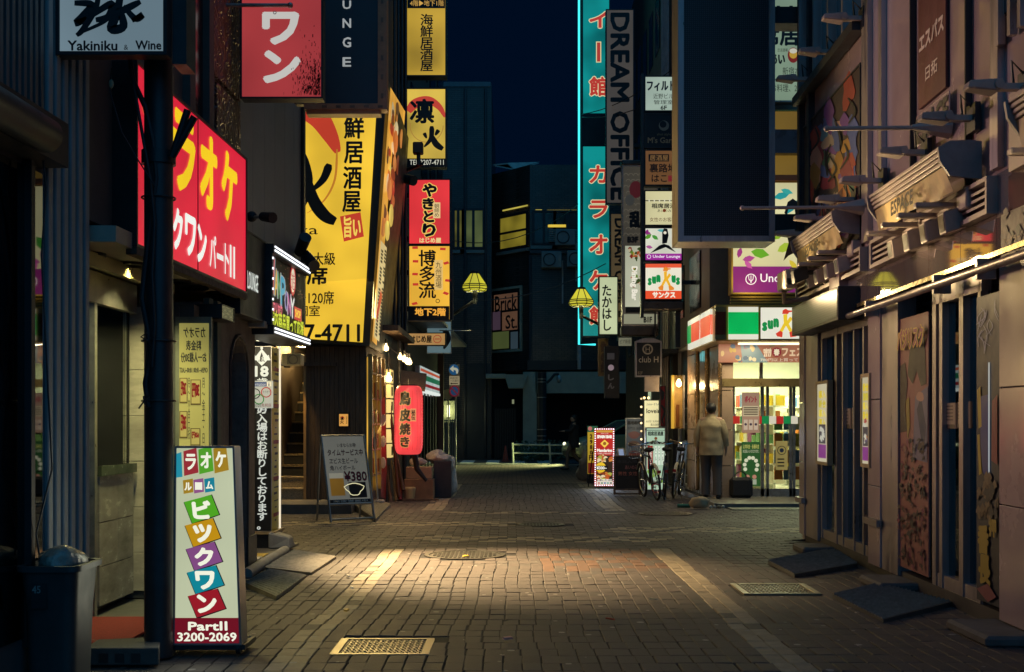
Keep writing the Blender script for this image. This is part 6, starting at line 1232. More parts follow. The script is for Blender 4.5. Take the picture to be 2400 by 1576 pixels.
t = thing('lit_showcase', 'golden lit wall showcase with a bare bulb by the store columns', 'showcase', P(1588, 1005, 24.0)); q = face(24.9); a0, a1, z0_, z1_ = q.rect(1574, 880, 1604, 1005)
MB().obox(q, a0, a1, z0_, z1_, -.1, -.08).build('back', mat('case_gold', (.5, .32, .1), rough=.5, var=.4), t); MB().obox(q, a0, a0+.05, z0_, z1_, -.08, .05).build('side_strip', lit('#d8a83a', .9, .2), t); MB().obox(q, a1-.03, a1, z0_, z1_, -.08, .05).build('side', dirtyal, t)
MB().lathe(P(1591, 900, 24.7), [(.01, -.07), (.05, -.04), (.06, .01), (.04, .06), (.02, .1)], 12).build('bulb', lit('#ffe0a0', 7, 0), t, smooth=True); lamp('showcase_glow', 'POINT', P(1591, 905, 24.4), 18, (1, .68, .3), t, .06); MB().obox(q, a0+.1, a1-.1, z0_+.05, z0_+.5, -.07, -.02).build('bundle', pr('#7a4a1c'), t)
s = Sign('shared_table_stand_sign', 'pale green stand sign for a shared-table pub behind the bicycles', face(22.6), (1513, 1002, 1560, 1150), depth=.15, facem=lit('#b4d0b4', .85, .08), casem=dirtyal, frame=.02, base=P(1536, 1162, 22.6))
s.text('相席居酒屋', (1518, 1011, 1555, 1022), INKB, bold=.03); s.rc((1515, 1008, 1558, 1009.5), INKB); s.disc(1537, 1028, 3.5, lit('#7a3a1c', .8, 0, False)); s.rc((1515, 1036, 1558, 1042), INKB); s.text('メニュー200種類', (1519, 1036.6, 1555, 1041.4), lit('#d0e0c8', .85, 0, False)); s.rc((1518, 1045, 1530, 1100), lit('#a02824', .85, 0, False)); s.text('女性のお', (1520, 1048, 1528, 1096), lit('#e8e0d0', .9, 0, False), vert=True, bold=.03)
for i in range(3): s.rc((1534+i*8, 1046, 1540+i*8, 1090), lit('#d8e4d0', .9, 0, False)); s.text('ビール', (1535+i*8, 1048, 1539+i*8, 1080), INKB, vert=True)
for i in range(10): blob(s, R4.uniform(1520, 1554), R4.uniform(1105, 1140), 4, 5, lit(R4.choice(['#c07a2a', '#8ab04a', '#d8d8c0', '#b04a3a']), .8, .1, False))
MB().obox(face(22.6), s.r4[0], s.r4[1], 0, s.r4[2], -.16, .0).build('stand', dirtyal, s.o)
s = Sign('beef_menu_board', 'dim grey meat menu board with photographs behind the chalkboard', face(25.2), (1466, 980, 1507, 1110), depth=.06, facem=lit('#50565a', .4, .1, False), casem=dirtyal, frame=.02, base=P(1486, 1144, 25.2)); s.text('黒毛和牛', (1470, 987, 1503, 996), INKB, bold=.06); s.text('専門店 焼肉', (1470, 1001, 1503, 1008), INKB)
for i, v in enumerate((1020, 1042, 1065)): blob(s, 1486, v, 14, 8, lit(['#6a3a36', '#5a4034', '#6a2a22'][i], .45, .2, False), wv=.12)
MB().obox(face(25.2), s.r4[0], s.r4[1], 0, s.r4[2], -.05, -.01).build('stand', darkst, s.o)
s = Sign('price_stand_sign', 'yellow vertical price stand sign behind the bright bar board', face(27.2), (1376, 998, 1402, 1112), depth=.08, facem=lit('#c0a02c', .75, .1), casem=darkst, frame=.01, base=P(1389, 1133, 27.2)); s.rc((1377, 999, 1401, 1013), lit('#2f6a4a', .6, 0, False)); s.disc(1383, 1005, 5, lit('#c87a70', .7, 0, False), 5); s.text('2980円', (1380, 1018, 1391, 1080), lit('#3a1c10', .7, 0, False), vert=True, bold=.06); s.rc((1378, 1085, 1400, 1110), lit('#7a2418', .6, .1, False)); MB().obox(face(27.2), s.r4[0], s.r4[1], 0, s.r4[2], -.07, -.01).build('stand', darkst, s.o)
# bright LED framed board
s = Sign('spanish_bar_board', 'bright LED-framed Spanish bar board standing on the pavement', face(25.3), (1393, 1004, 1440, 1140), depth=.06, facem=lit('#b82a24', .95, .08), casem=blackm, frame=.0, base=P(1416, 1143, 25.3))
w1 = lit('#f2efe2', 1, 0, False)
s.rc((1398, 1009, 1436, 1014), lit('#d0a040', .9, 0, False)); s.text('スペインバル', (1408, 1014.5, 1426, 1018), w1); s.text('SPAIN BAR', (1399, 1020, 1435, 1028), w1, bold=.08); s.poly([(1417, 1031), (1427, 1040), (1417, 1050), (1407, 1040)], lit('#f0cc50', 1, 0, False)); s.disc(1417, 1040, 4, lit('#a06020', .9, 0, False)); s.text('Mandarino', (1399, 1052, 1435, 1060), w1, bold=.06); s.text('OPEN 17:00-LAST', (1401, 1062, 1433, 1065), w1); s.rc((1398, 1068, 1436, 1128), lit('#3a2a1c', .8, .2, False))
for i in range(34): top = i % 2; blob(s, R4.uniform(1401, 1433), R4.uniform(1070, 1082) if top else R4.uniform(1108, 1124), R4.uniform(3, 6), R4.uniform(2, 5), lit(R4.choice(['#e0b070', '#c8602a', '#f0dcb0', '#d88a3a', '#8a3a1a', '#b0b04a']), .9, .1, False))
s.disc(1408, 1096, 12, lit('#e8c02c', .95, 0, False), 12); s.rc((1396, 1092, 1424, 1102), INKB); s.text('¥300~', (1398, 1093, 1422, 1101), w1, bold=.05); s.rc((1398, 1128, 1436, 1136), lit('#e8e0d0', .9, 0, False)); s.text('NO CHARGE&TAX', (1400, 1123, 1434, 1127.5), w1, bold=.04)
for i in range(5): s.rc((1401+i*7, 1131, 1406+i*7, 1134), lit(['#c03a2c', '#2a7a4a', '#3a5aa0', '#2a9a8a', '#202020'][i], .9, 0, False))
a0, a1, z0_, z1_ = s.r4; b = MB(); q = face(25.3); lw = lit('#dff4ff', 2.2, 0)
for i in range(26): z = z0_+(z1_-z0_)*(i+.5)/26; [b.obox(q, a-.011, a+.011, z-.009, z+.009, .0, .014) for a in (a0+.018, a1-.018)]
for i in range(9): a = a0+(a1-a0)*(i+.5)/9; [b.obox(q, a-.011, a+.011, z-.009, z+.009, .0, .014) for z in (z0_+.018, z1_-.018)]
b.build('led_studs', lw, s.o, kind='stuff')
for sx in (a0+.02, a1-.02): MB().cyl(q.pt(sx, z0_, -.03), q.pt(sx, 0, .05), .014).build('leg', blackm, s.o); MB().cyl(q.pt(sx, z1_-.2, -.05), q.pt(sx-.12, 0, -.45), .012).build('leg', blackm, s.o)
lamp('led_board_glow', 'AREA', q.pt((a0+a1)/2, .6, .12), 7, (.65, .8, 1), s.o, (.4, 1.1), q.pt((a0+a1)/2, .2, 3))
# chalkboard
c = G(1470, 1160)
t, mp = aframe('chalkboard', 'black chalkboard A-frame with pink handwriting', 'chalkboard', (c.x, c.y, 0), .48, .74, mat('chalk_black', (.012, .012, .014), rough=.8, var=.4), lean=.15, frm=wood, fl=.86)
atext(t, mp, 'あいのみ', (.42, .92, .66, .76), pr('#b06a6a'), bold=.0); atext(t, mp, '男性 女性', (.14, .9, .5, .6), pr('#b86a58'), bold=.0); atext(t, mp, '本日入場', (.1, .9, .82, .9), pr('#3a3a44'), bold=0)
t, mp = aframe('small_folding_sign', 'small lit folding sign peeking over the chalkboard', 'sign', (P(1462, 0, 24.3).x, 24.3, 0), .22, .85, lit('#9ab0d8', .8, .2), lean=.2, rz=.9, fl=.45)
# grey rubbish bag heap
t = thing('rubbish_bags', 'heap of grey rubbish bags beside the bright bar board', 'rubbish', P(1380, 1110, 28.6)); gb = mat('grey_bag', (.16, .15, .14), rough=.4, bump=.8, bscale=20)
bag(t, (P(1380, 0, 28.6).x, 28.6, .28), .24, .22, .42, m=gb, seed=2); bag(t, (P(1370, 0, 28.8).x, 28.8, .16), .2, .2, .22, m=gb, seed=9)

# ------------------------------------------------------------------ end of the street
brickM = bricktex('brick_wall', (.075, .052, .042), (.045, .036, .033), (.02, .019, .018), .24, .075, rough=.3, axes='wz', msize=.012, spec=.5)
t = thing('brick_corner_building', 'dark brick building with chamfered corner closing the street', 'building', (0, 47, 0)); EB = t
def X_(u, d): return (u-1200)*d/F
MB().box(-14, X_(1152, 45), 45.0, 56, 0, P(0, 196, 45).z).build('tower_wall', brickM, t)
xa, xb = X_(1150, 46.4), X_(1242, 44.6); zt = P(0, 392, 45).z; zl = P(0, 868, 45).z
b = MB(); b.add([(xa, 46.4, zl), (xb, 44.6, zl), (22, 44.6, zl), (22, 56, zl), (xa, 56, zl), (xa, 46.4, zt), (xb, 44.6, zt), (22, 44.6, zt), (22, 56, zt), (xa, 56, zt)], [(4,3,2,1,0),(5,6,7,8,9),(0,1,6,5),(1,2,7,6),(2,3,8,7),(3,4,9,8),(4,0,5,9)]); b.build('corner_wall', brickM, t)
EC = Pl((xa, 46.4, 0), (xb-xa, -1.8, 0)); ER = face(44.6); EL = face(45.0)
def win(pl, px, pane, n=2, rows=1, ref=.5):
    a0, a1, z0, z1 = pl.rect(*px, ref=ref); o = MB().obox(pl, a0, a1, z0, z1, .0, .02).build('window', pane, t)
    for i in range(n+1): x = a0+(a1-a0)*i/n; MB().obox(pl, x-.05, x+.05, z0, z1, .02, .08).build('mullion', blackm, o)
    for i in range(rows+1): z = z0+(z1-z0)*i/rows; MB().obox(pl, a0, a1, z-.04, z+.04, .02, .07).build('bar', blackm, o)
    MB().obox(pl, a0-.1, a1+.1, z0-.2, z0-.08, .0, .12).build('sill', mat('pale_sill', (.2, .2, .18), rough=.7), o); return a0, a1, z0, z1
win(EL, (1063, 492, 1085, 582), lit('#7a7430', .5, .4)); win(EL, (1085, 492, 1134, 582), lit('#5a6438', .55, .35), 2)
win(EC, (1172, 505, 1238, 582), lit('#8a7c28', .62, .3), 1, 2); win(ER, (1250, 496, 1300, 572), mat('dim_pane', (.02, .024, .024), rough=.15), 2, 1); win(ER, (1300, 496, 1360, 572), mat('dim_pane', (.02,)*3), 2, 2)
a0, a1, z0, z1 = ER.rect(1286, 538, 1355, 568)
for i in range(7): z = z0+(z1-z0)*i/7; MB().obox(ER, a0, a1, z, z+.04, .08, .16).build('louvre_slat', mat('slat_grey', (.22, .25, .24), rough=.5), t)
for px in ((1180, 493, 1238, 496), (1255, 492, 1270, 495), (1282, 493, 1352, 496)): a0, a1, z0, z1 = (EC if px[0] < 1240 else ER).rect(*px); MB().obox(EC if px[0] < 1240 else ER, a0, a1, z0, z1, .02, .05).build('light_line', lit('#c8b850', .8, .3), t)
a0, a1, z0, z1 = ER.rect(1284, 528, 1326, 534); MB().obox(ER, a0, a1, z0, z1, .09, .12).build('light_line', lit('#d8b840', .9, .2), t)
MB().obox(ER, X_(1242, 44.6), 22, P(0, 596, 44.6).z, P(0, 588, 44.6).z, 0, .2).build('ledge', darkst, t); MB().obox(ER, X_(1236, 44.6), 22, zl-.02, P(0, 846, 44.6).z, .0, .25).build('band', blackm, t)
MB().cyl((xb, 44.5, zl), (xb, 44.5, P(0, 600, 44.5).z), .06).build('downpipe', darkst, t); MB().cyl((X_(1357, 44.4), 44.4, zl), (X_(1357, 44.4), 44.4, P(0, 810, 44.4).z), .08).build('downpipe', beige, t)
b = MB(); p = [P(1153, 386, 46), P(1190, 382, 46), P(1265, 380, 47), P(1205, 396, 46)]; b.add(p+[q-Z*.05 for q in p], [(0,1,2,3),(7,6,5,4)]); b.build('roof_sheet', mat('tarp', (.35, .36, .32), rough=.6), t)
MB().box(X_(1040, 45), X_(1150, 45), 44.95, 45.0, P(0, 204, 45).z, P(0, 196, 45).z+.05).build('coping', mat('coping', (.12, .13, .14)), t)
for (u, v) in ((1300, 560), (1328, 610), (1268, 612)):   # air conditioners and their pipes
    a, z = ER.sz(u, v); o = MB().obox(ER, a, a+.75, z-.3, z+.3, .05, .4).build('air_conditioner', mat('ac_grey', (.2, .21, .2), rough=.6), t, bevel=.02); c = ER.pt(a+.3, z, .41); MB().torus(c, (0, 1, 0), .22, .02, 20, 6).build('fan_ring', blackm, o); MB().cyl(ER.pt(a+.8, z, .1), ER.pt(a+.8, z-1.6, .1), .03).build('pipe', beige, t)
for u in (1090, 1138): MB().cyl((X_(u, 44.9), 44.9, 0), (X_(u, 44.9), 44.9, P(0, 210, 45).z), .05).build('downpipe', darkst, t)
# ground level portal
cg = mat('portal_concrete', (.34, .35, .28), rough=.6, var=.2, scale=2)
MB().box(X_(1255, 44.2), 18, 44.2, 44.5, P(0, 922, 44.2).z, P(0, 872, 44.2).z).build('lintel', cg, t); MB().box(X_(1226, 44.2), X_(1258, 44.2), 44.2, 44.9, 0, P(0, 872, 44.2).z).build('portal_column', cg, t)
b = MB(); q = [P(1182, 878, 44), P(1238, 878, 44), P(1226, 910, 44), P(1192, 910, 44)]; b.add(q+[v+Vector((0, .9, 0)) for v in q], [(0,1,2,3),(7,6,5,4),(4,5,1,0),(5,6,2,1),(6,7,3,2),(7,4,0,3)]); b.build('corbel', cg, t)
MB().box(X_(1140, 45), X_(1185, 44), 44.2, 44.9, P(0, 886, 44).z, P(0, 876, 44).z).build('ledge', cg, t)
MB().box(X_(1150, 46), 20, 47.0, 47.2, 0, zl).build('inner_wall', mat('portal_dark', (.012, .014, .018), rough=.8), t); MB().box(X_(1090, 45), X_(1150, 45), 44.9, 44.98, 0, 3.6).build('dark_door', blackm, t)
for i in range(9): x = X_(1160, 44.5)+i*.09; MB().box(x, x+.04, 44.6, 44.66, 0, 1.9).build('gate_bar', blackm, t)
MB().box(X_(1200, 44.6), X_(1205, 44.6), 44.5, 44.55, P(0, 947, 44.6).z, P(0, 937, 44.6).z).build('door_lamp', lit('#8a9070', .7, 0), t)
cx = X_(1270, 43.8); MB().cyl((cx, 43.8, 0), (cx, 43.8, P(0, 872, 43.8).z), .17, seg=20).build('steel_column', blackm, t, smooth=True)
for v in (890, 897, 933, 1008, 1023, 1033): z = P(0, v, 43.8).z; MB().cyl((cx, 43.8, z), (cx, 43.8, z+.03), .178, seg=20).build('column_ring', dirtyal, t, smooth=True)
t = thing('dome_camera', 'dome security camera on an arm by the black column', 'camera', P(1310, 895, 43.5)); MB().tube(pxs([(1281, 898), (1290, 890), (1300, 878), (1310, 877)], 43.5), .05).build('arm', blackm, t); MB().lathe(P(1310, 890, 43.5), [(.02, -.13), (.08, -.08), (.09, 0), (.08, .1), (.03, .16)], 12).build('dome', dirtyal, t, smooth=True)
s = Sign('brick_street_sign', 'framed cream sign with coloured tiles on the brick corner', EC.off(.05), (1149, 674, 1222, 826), depth=.12, facem=pr('#14161a'), casem=mat('sign_cream', (.42, .40, .30), rough=.6), frame=.09, ref=.5)
s.rc((1158, 689, 1213, 727), lit('#6a4c3a', .55, .05, False)); s.rc((1155, 731, 1173, 774), lit('#4a3a48', .55, .05, False)); s.rc((1177, 731, 1213, 774), lit('#6a4c3a', .55, .05, False)); s.rc((1155, 778, 1193, 818), lit('#4c5630', .6, .05, False)); s.rc((1197, 778, 1214, 818), lit('#35454e', .6, .05, False)); s.text('Brick', (1160, 692, 1212, 730), INKB, bold=.02); s.text('St.', (1185, 738, 1212, 771), INKB, bold=.02)
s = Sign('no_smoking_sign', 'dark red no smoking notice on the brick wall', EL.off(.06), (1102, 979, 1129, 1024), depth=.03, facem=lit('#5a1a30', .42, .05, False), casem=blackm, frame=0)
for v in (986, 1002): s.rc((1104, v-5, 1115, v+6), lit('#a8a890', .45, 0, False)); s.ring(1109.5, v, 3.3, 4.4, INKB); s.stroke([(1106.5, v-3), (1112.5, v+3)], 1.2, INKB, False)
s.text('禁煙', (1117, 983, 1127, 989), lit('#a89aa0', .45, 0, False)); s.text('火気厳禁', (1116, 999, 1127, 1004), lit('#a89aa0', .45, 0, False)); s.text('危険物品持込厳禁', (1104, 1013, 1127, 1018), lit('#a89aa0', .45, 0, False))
# iron fence and tube lamp
t = thing('iron_fence', 'dark iron bar fence at the left end of the street', 'fence', (X_(1030, 43.5), 43.5, 0))
for i in range(16): x = X_(996, 43.5)+i*.075; MB().box(x, x+.04, 43.5, 43.54, .05, 1.5).build('bar', mat('fence_bar', (.12, .13, .13), rough=.4, metal=.5), t)
for z in (.12, 1.42): MB().box(X_(996, 43.5), X_(1068, 43.5), 43.48, 43.5, z, z+.05).build('rail', MC['fence_bar'], t)
t = thing('tube_lamp', 'upright white tube lamp in a niche behind the road sign', 'lamp', P(1051, 978, 44.5)); MB().box(X_(1048, 44.5), X_(1055, 44.5), 44.4, 44.45, P(0, 978, 44.5).z, P(0, 950, 44.5).z).build('tube', lit('#f4f4c0', 1.6, 0), t); MB().box(X_(1038, 44.5), X_(1066, 44.5), 44.5, 44.6, P(0, 990, 44.5).z, P(0, 940, 44.5).z).build('back_plate', mat('niche', (.4, .4, .22), rough=.7), t); lamp('tube_glow', 'POINT', P(1051, 964, 44.1), 12, (.95, 1, .55), t, .1)
# street lamps with stained glass shades
gls = lit('#d8cf3a', .85, .25); 
def street_lamp(label, u, v, d, au, av, ad, en=60, col=(1, .93, .42)):
    c = P(u, v, d); t = thing('street_lamp', label, 'street lamp', P(au, av, ad), 'wall street lamps with glass shades'); k = 8; r = .31
    prof = [(r*.34, .2), (r*.93, -.06), (r, -.1), (r*.97, -.16), (r*.72, -.21)]
    ring = lambda rr, z: [c+Vector((rr*math.cos(2*PI*(i+.5)/k), rr*math.sin(2*PI*(i+.5)/k), z)) for i in range(k)]
    rs = [ring(*q) for q in prof]
    for a in range(len(rs)-1):
        for i in range(k): MB().add([rs[a][i], rs[a][(i+1) % k], rs[a+1][(i+1) % k], rs[a+1][i]], [(0, 1, 2, 3)]).build('glass_pane', gls, t)
    b = MB()
    for i in range(k): b.tube([q[i] for q in rs], .011, 5)
    for q in rs: b.tube(q+[q[0]], .012, 5)
    b.build('leading', blackm, t); MB().lathe(c, [(.02, .21), (.11, .2), (.1, .24), (.02, .26)], 8).build('cap', blackm, t)
    MB().ball(c+Vector((0, 0, -.02)), .07).build('bulb', lit('#fff6c0', 5, 0), t); MB().cyl(c+Vector((0, 0, -.16)), c+Vector((0, 0, -.5)), .06, .045, 10).build('stem', blackm, t)
    A = P(au, av, ad); MB().cyl(c+Vector((0, .02, -.42)), A, .035, .04, 8).build('arm', darkst, t); MB().box(A.x-.06, A.x+.06, A.y-.08, A.y+.08, A.z-.15, A.z+.15).build('wall_plate', darkst, t)
    lamp('street_lamp_glow', 'POINT', c+Vector((0, 0, -.32)), en, col, t, .12)
street_lamp('stained glass street lamp on the left by the brick sign', 1113, 662, 27.5, 1040, 752, 28.5)
street_lamp('stained glass street lamp on the right before the teal sign', 1362, 698, 28.2, 1452, 785, 29.5)
# road signs on a post
t = thing('road_sign_post', 'steel post with blue arrow sign, plate and no parking disc', 'road sign', G(1068, 1103)); g = G(1068, 1103); d = g.y
MB().cyl((g.x, d, 0), (g.x, d, P(0, 850, d).z), .022, seg=10).build('post', beige, t, smooth=True)
s = Sign.__new__(Sign); s.pl = face(d-.05); s.o = t; s.k = 0; s.ref = 0
blue = lit('#1c5a8a', .55, 0, False); s.disc(1064, 867, 12.5, pr('#b8b8a8'), 13.5, name='disc_edge'); s.disc(1064, 867, 11.6, blue, 12.6, name='disc'); s.stroke([(1071, 876), (1071, 868), (1066, 865), (1060, 865)], 5, lit('#c8c8b0', .6, 0, False), False); s.poly([(1054, 865), (1063, 857), (1063, 873)], lit('#c8c8b0', .6, 0, False))
s.rc((1053, 882, 1077, 903), lit('#a89a78', .6, 0, False), 'plate'); s.text('自転車を除く', (1055, 884, 1075, 889), INKB); s.text('一方通行', (1055, 890, 1075, 896), INKB); s.stroke([(1074, 899.5), (1057, 899.5)], 1.6, INKB, False); s.poly([(1055, 899.5), (1059, 897), (1059, 902)], INKB)
s.disc(1065, 917, 11.8, lit('#7a1c2a', .55, 0, False), 13.6, name='disc'); s.disc(1065, 917, 8.6, lit('#1c4a72', .5, 0, False), 10.2, name='disc'); s.stroke([(1058.5, 910), (1071.5, 924)], 3, lit('#7a1c2a', .55, 0, False), False)
MB().obox(face(d), X_(1053, d), X_(1077, d), P(0, 930, d).z, P(0, 854, d).z, -.03, -.02).build('backing', beige, t)
t2 = thing('round_sign_back', 'pale round back of a second road sign behind the post', 'road sign', (X_(1050, d+.4), d+.4, 0)); b = MB(); c = P(1049, 925, d+.4); b.cyl(c, c+Vector((0, .01, 0)), .155, seg=24); b.build('disc', mat('sign_back', (.4, .36, .28), rough=.5), t2); MB().cyl((c.x+.02, d+.43, 0), (c.x+.02, d+.43, c.z+.1), .02).build('post', beige, t2)
t = thing('dark_pillar', 'dark brown steel pillar at the end of the striped shop', 'pillar', (X_(1030, 33), 33, 0)); MB().box(X_(1023, 33), X_(1040, 33), 32.9, 33.1, 0, P(0, 812, 33).z).build('shaft', mat('brown_steel', (.07, .035, .03), rough=.6), t)
# guard rail, planter shrub, cone
t = thing('guard_rail', 'pale two-bar pedestrian guard rail at the junction', 'guard rail', P(1265, 1084, 41.2)); d = 41.2; gm = mat('rail_paint', (.5, .52, .42), rough=.5)
for u in (1203, 1290, 1378): MB().cyl((X_(u, d), d, 0), (X_(u-2, d), d, P(0, 1038, d).z), .04, seg=10).build('post', gm, t, smooth=True)
for v in (1042, 1062): MB().cyl((X_(1202, d), d, P(0, v, d).z), (X_(1380, d), d, P(0, v+3, d).z), .032, seg=10).build('bar', gm, t, smooth=True)
t = thing('hedge', 'low dark hedge behind the guard rail', 'hedge', (X_(1250, 43), 43, 0)); b = MB(); R5 = random.Random(9)
for i in range(900):
    p = Vector((X_(R5.uniform(1208, 1325), 43), R5.uniform(42.6, 43.4), R5.uniform(0, .75)*(.7+.3*R5.random()))); a = Vector((R5.uniform(-1, 1), R5.uniform(-1, 1), R5.uniform(-.3, 1))).normalized()*.08; c2 = a.orthogonal()*.5; b.add([p, p+a*.5+c2, p+a, p+a*.5-c2], [(0, 1, 2, 3)])
b.build('foliage', mat('hedge_leaf', (.05, .08, .03), rough=.6), t, kind='stuff')
t = thing('traffic_cone', 'red traffic cone near the dark doorway', 'cone', G(1185, 1082)); g = G(1185, 1082); MB().lathe((g.x, g.y, 0), [(.16, .0), (.16, .03), (.11, .04), (.03, .55), (.025, .56)], 14).build('cone', mat('cone_red', (.35, .05, .03), rough=.5), t)
# ------------------------------------------------------------------ foreground things, vehicles, people
# karaoke stand sign on castors
s = Sign('karaoke_stand_sign', 'white backlit stand sign with slanting coloured character tiles', face(7.15), (404, 1046, 556, 1512), depth=.16, facem=lit('#c9d0ac', .9, .12), casem=steel, frame=.012, base=P(480, 1530, 7.2))
# the face narrows upward: shear the built parts
tl = [('#1f9cb0', '#e8f0d8'), ('#a8343a', ''), ('#5cb02c', ''), ('#b08a24', '')]
W1 = lit('#f2f2dc', 1, .03, False)
for i, (u, v, c, ch) in enumerate(((407, 1086, '#2a9ab0', 'カ'), (445, 1080, '#a8343a', 'ラ'), (483, 1076, '#5cb02c', 'オ'), (521, 1074, '#b08a24', 'ケ'))):
    if i: s.poly([(u-19, v-22), (u+14, v-30), (u+19, v+28), (u-17, v+36)], lit(c, .85, .1, False)); s.text(ch, (u-14, v-16, u+13, v+22), W1, bold=.04)
    else: s.poly([(u+1, v-22), (u+14, v-26), (u+17, v+32), (u+1, v+34)], lit(c, .85, .1, False))
for u, v, c, ch in ((438, 1140, '#b08a24', 'ル'), (464, 1139, '#9a5a90', 'ー'), (491, 1137, '#1f8aa0', 'ム')): s.poly([(u-13, v-14), (u+12, v-18), (u+13, v+14), (u-11, v+18)], lit(c, .85, .1, False)); s.text(ch, (u-9, v-9, u+9, v+10), W1, bold=.05)
for i, (c, ch) in enumerate((('#56b024', 'ビ'), ('#d09a14', 'ッ'), ('#8a5088', 'ク'), ('#148c9c', 'ワ'), ('#a01c28', 'ン'))):
    u, v = 470+i*2.5, 1195+i*55; s.poly([(u-43, v-17), (u+27, v-36), (u+46, v+12), (u-22, v+36)], lit('#20181a', .7, 0, False)); s.poly([(u-42, v-18), (u+25, v-35), (u+43, v+11), (u-22, v+32)], lit(c, .9, .12, False)); s.text(ch, (u-22, v-22, u+24, v+22), W1, bold=.06, shear=-.1)
s.rc((405, 1448, 555, 1510), lit('#7a1424', .8, .1, False)); s.text('PartⅡ', (438, 1456, 526, 1478), W1, bold=.05); s.text('3200-2069', (414, 1482, 546, 1503), W1, bold=.04)
cz = s.r4[2]; cx_ = (s.r4[0]+s.r4[1])/2
for ch in s.o.children:   # trapezoid outline: wider at the foot, wheels stay
    for v in ch.data.vertices:
        zz = v.co.z+W(s.o).z; f = (zz-cz)/(s.r4[3]-cz); v.co.x = (v.co.x+W(s.o).x-cx_)*(1.06-.14*f)+cx_+.016*(1-f)-W(s.o).x
for sx in (-1, 1):
    for yy in (7.17, 7.42): x = cx_+sx*.2; o = MB().cyl((x-.012, yy, .035), (x+.012, yy, .035), .035, seg=14).build('castor', blackm, s.o, smooth=True); MB().box(x-.02, x+.02, yy-.02, yy+.02, .05, cz+.01).build('fork', dirtyal, o)
MB().box(cx_-.24, cx_+.24, 7.15, 7.45, cz-.03, cz).build('base_frame', darkst, s.o)
lamp('stand_sign_glow', 'AREA', (cx_, 7.0, .7), 3.0, (1, 1, .75), s.o, (.35, 1.0), (cx_, 3, .5))
# litter bin with bag
t = thing('litter_bin', 'grey plastic litter bin with a size sticker at the lower left', 'bin', (-2.42, 6.4, 0)); bm_ = mat('bin_plastic', (.035, .042, .045), rough=.5, var=.3, scale=5)
def fr(cx, cy, hx, hy, z, k=.06, n=5):
    o = []
    for qx, qy, a in ((1, -1, -PI/2), (1, 1, 0), (-1, 1, PI/2), (-1, -1, PI)):
        for i in range(n): an = a+PI/2*i/(n-1); o.append(Vector((cx+qx*(hx-k)+k*math.cos(an), cy+qy*(hy-k)+k*math.sin(an), z)))
    return o
b = MB(); rs = [fr(-2.42, 6.4, .125, .15, .02), fr(-2.42, 6.4, .135, .165, .4), fr(-2.42, 6.4, .15, .185, .61), fr(-2.42, 6.4, .17, .205, .61), fr(-2.42, 6.4, .17, .205, .64), fr(-2.42, 6.4, .145, .18, .64), fr(-2.42, 6.4, .135, .165, .5)]; n = len(rs[0]); b.add([p for r_ in rs for p in r_], [(i*n+j, i*n+(j+1) % n, (i+1)*n+(j+1) % n, (i+1)*n+j) for i in range(len(rs)-1) for j in range(n)]+[tuple(range(n-1, -1, -1)), tuple(range((len(rs)-1)*n, len(rs)*n))]); b.build('tub', bm_, t, smooth=True)
MB().quad(face(6.212), -2.5, -2.42, .42, .55, .0).build('sticker', pr('#202428'), t); lettering(t, face(6.211), '45', (-2.495, -2.45, .5, .54), pr('#8a8f90'), n=.002, bold=.02)
t = thing('clear_rubbish_bag', 'crumpled clear plastic bag of rubbish heaped in the litter bin', 'bag', (-2.42, 6.4, .55)); bag(t, (-2.41, 6.38, .64), .115, .14, .085, m=mat('clear_bag', (.22, .22, .19), rough=.15, var=.4, scale=25, bump=1.4, bscale=26, coat=.5), seed=3)
# cinder slab with a plank on the pavement
t = thing('cinder_block_step', 'low cinder block step with slabs at the foot of the post', 'block', (-2.2, 6.75, 0))
q = [gp(196, 1560, .1), gp(372, 1560, .1), gp(378, 1532, .1), gp(230, 1538, .1)]; b = MB(); b.add([Vector((p.x, p.y, 0)) for p in q]+q, [(3,2,1,0),(4,5,6,7),(0,1,5,4),(1,2,6,5),(2,3,7,6),(3,0,4,7)]); b.build('block', mat('dark_block', (.07, .07, .068), rough=.85, var=.4, scale=9, bump=.4), t, bevel=.006)
for k in range(3): u = 232+k*38; o = MB().obox(face(G(0, 1560).y), X_(u, 6.83), X_(u+22, 6.83), .015, .07, .0, .004).build('hollow', blackm, t)
t = thing('loose_cable', 'thin loose cable lying across the entrance floor', 'cable', gp(260, 1510, 0)); MB().tube([gp(200, 1504, .012), gp(240, 1508, .012), gp(290, 1516, .012), gp(320, 1530, .012)], .005, 6).build('cable', pr('#8a8a80'), t)
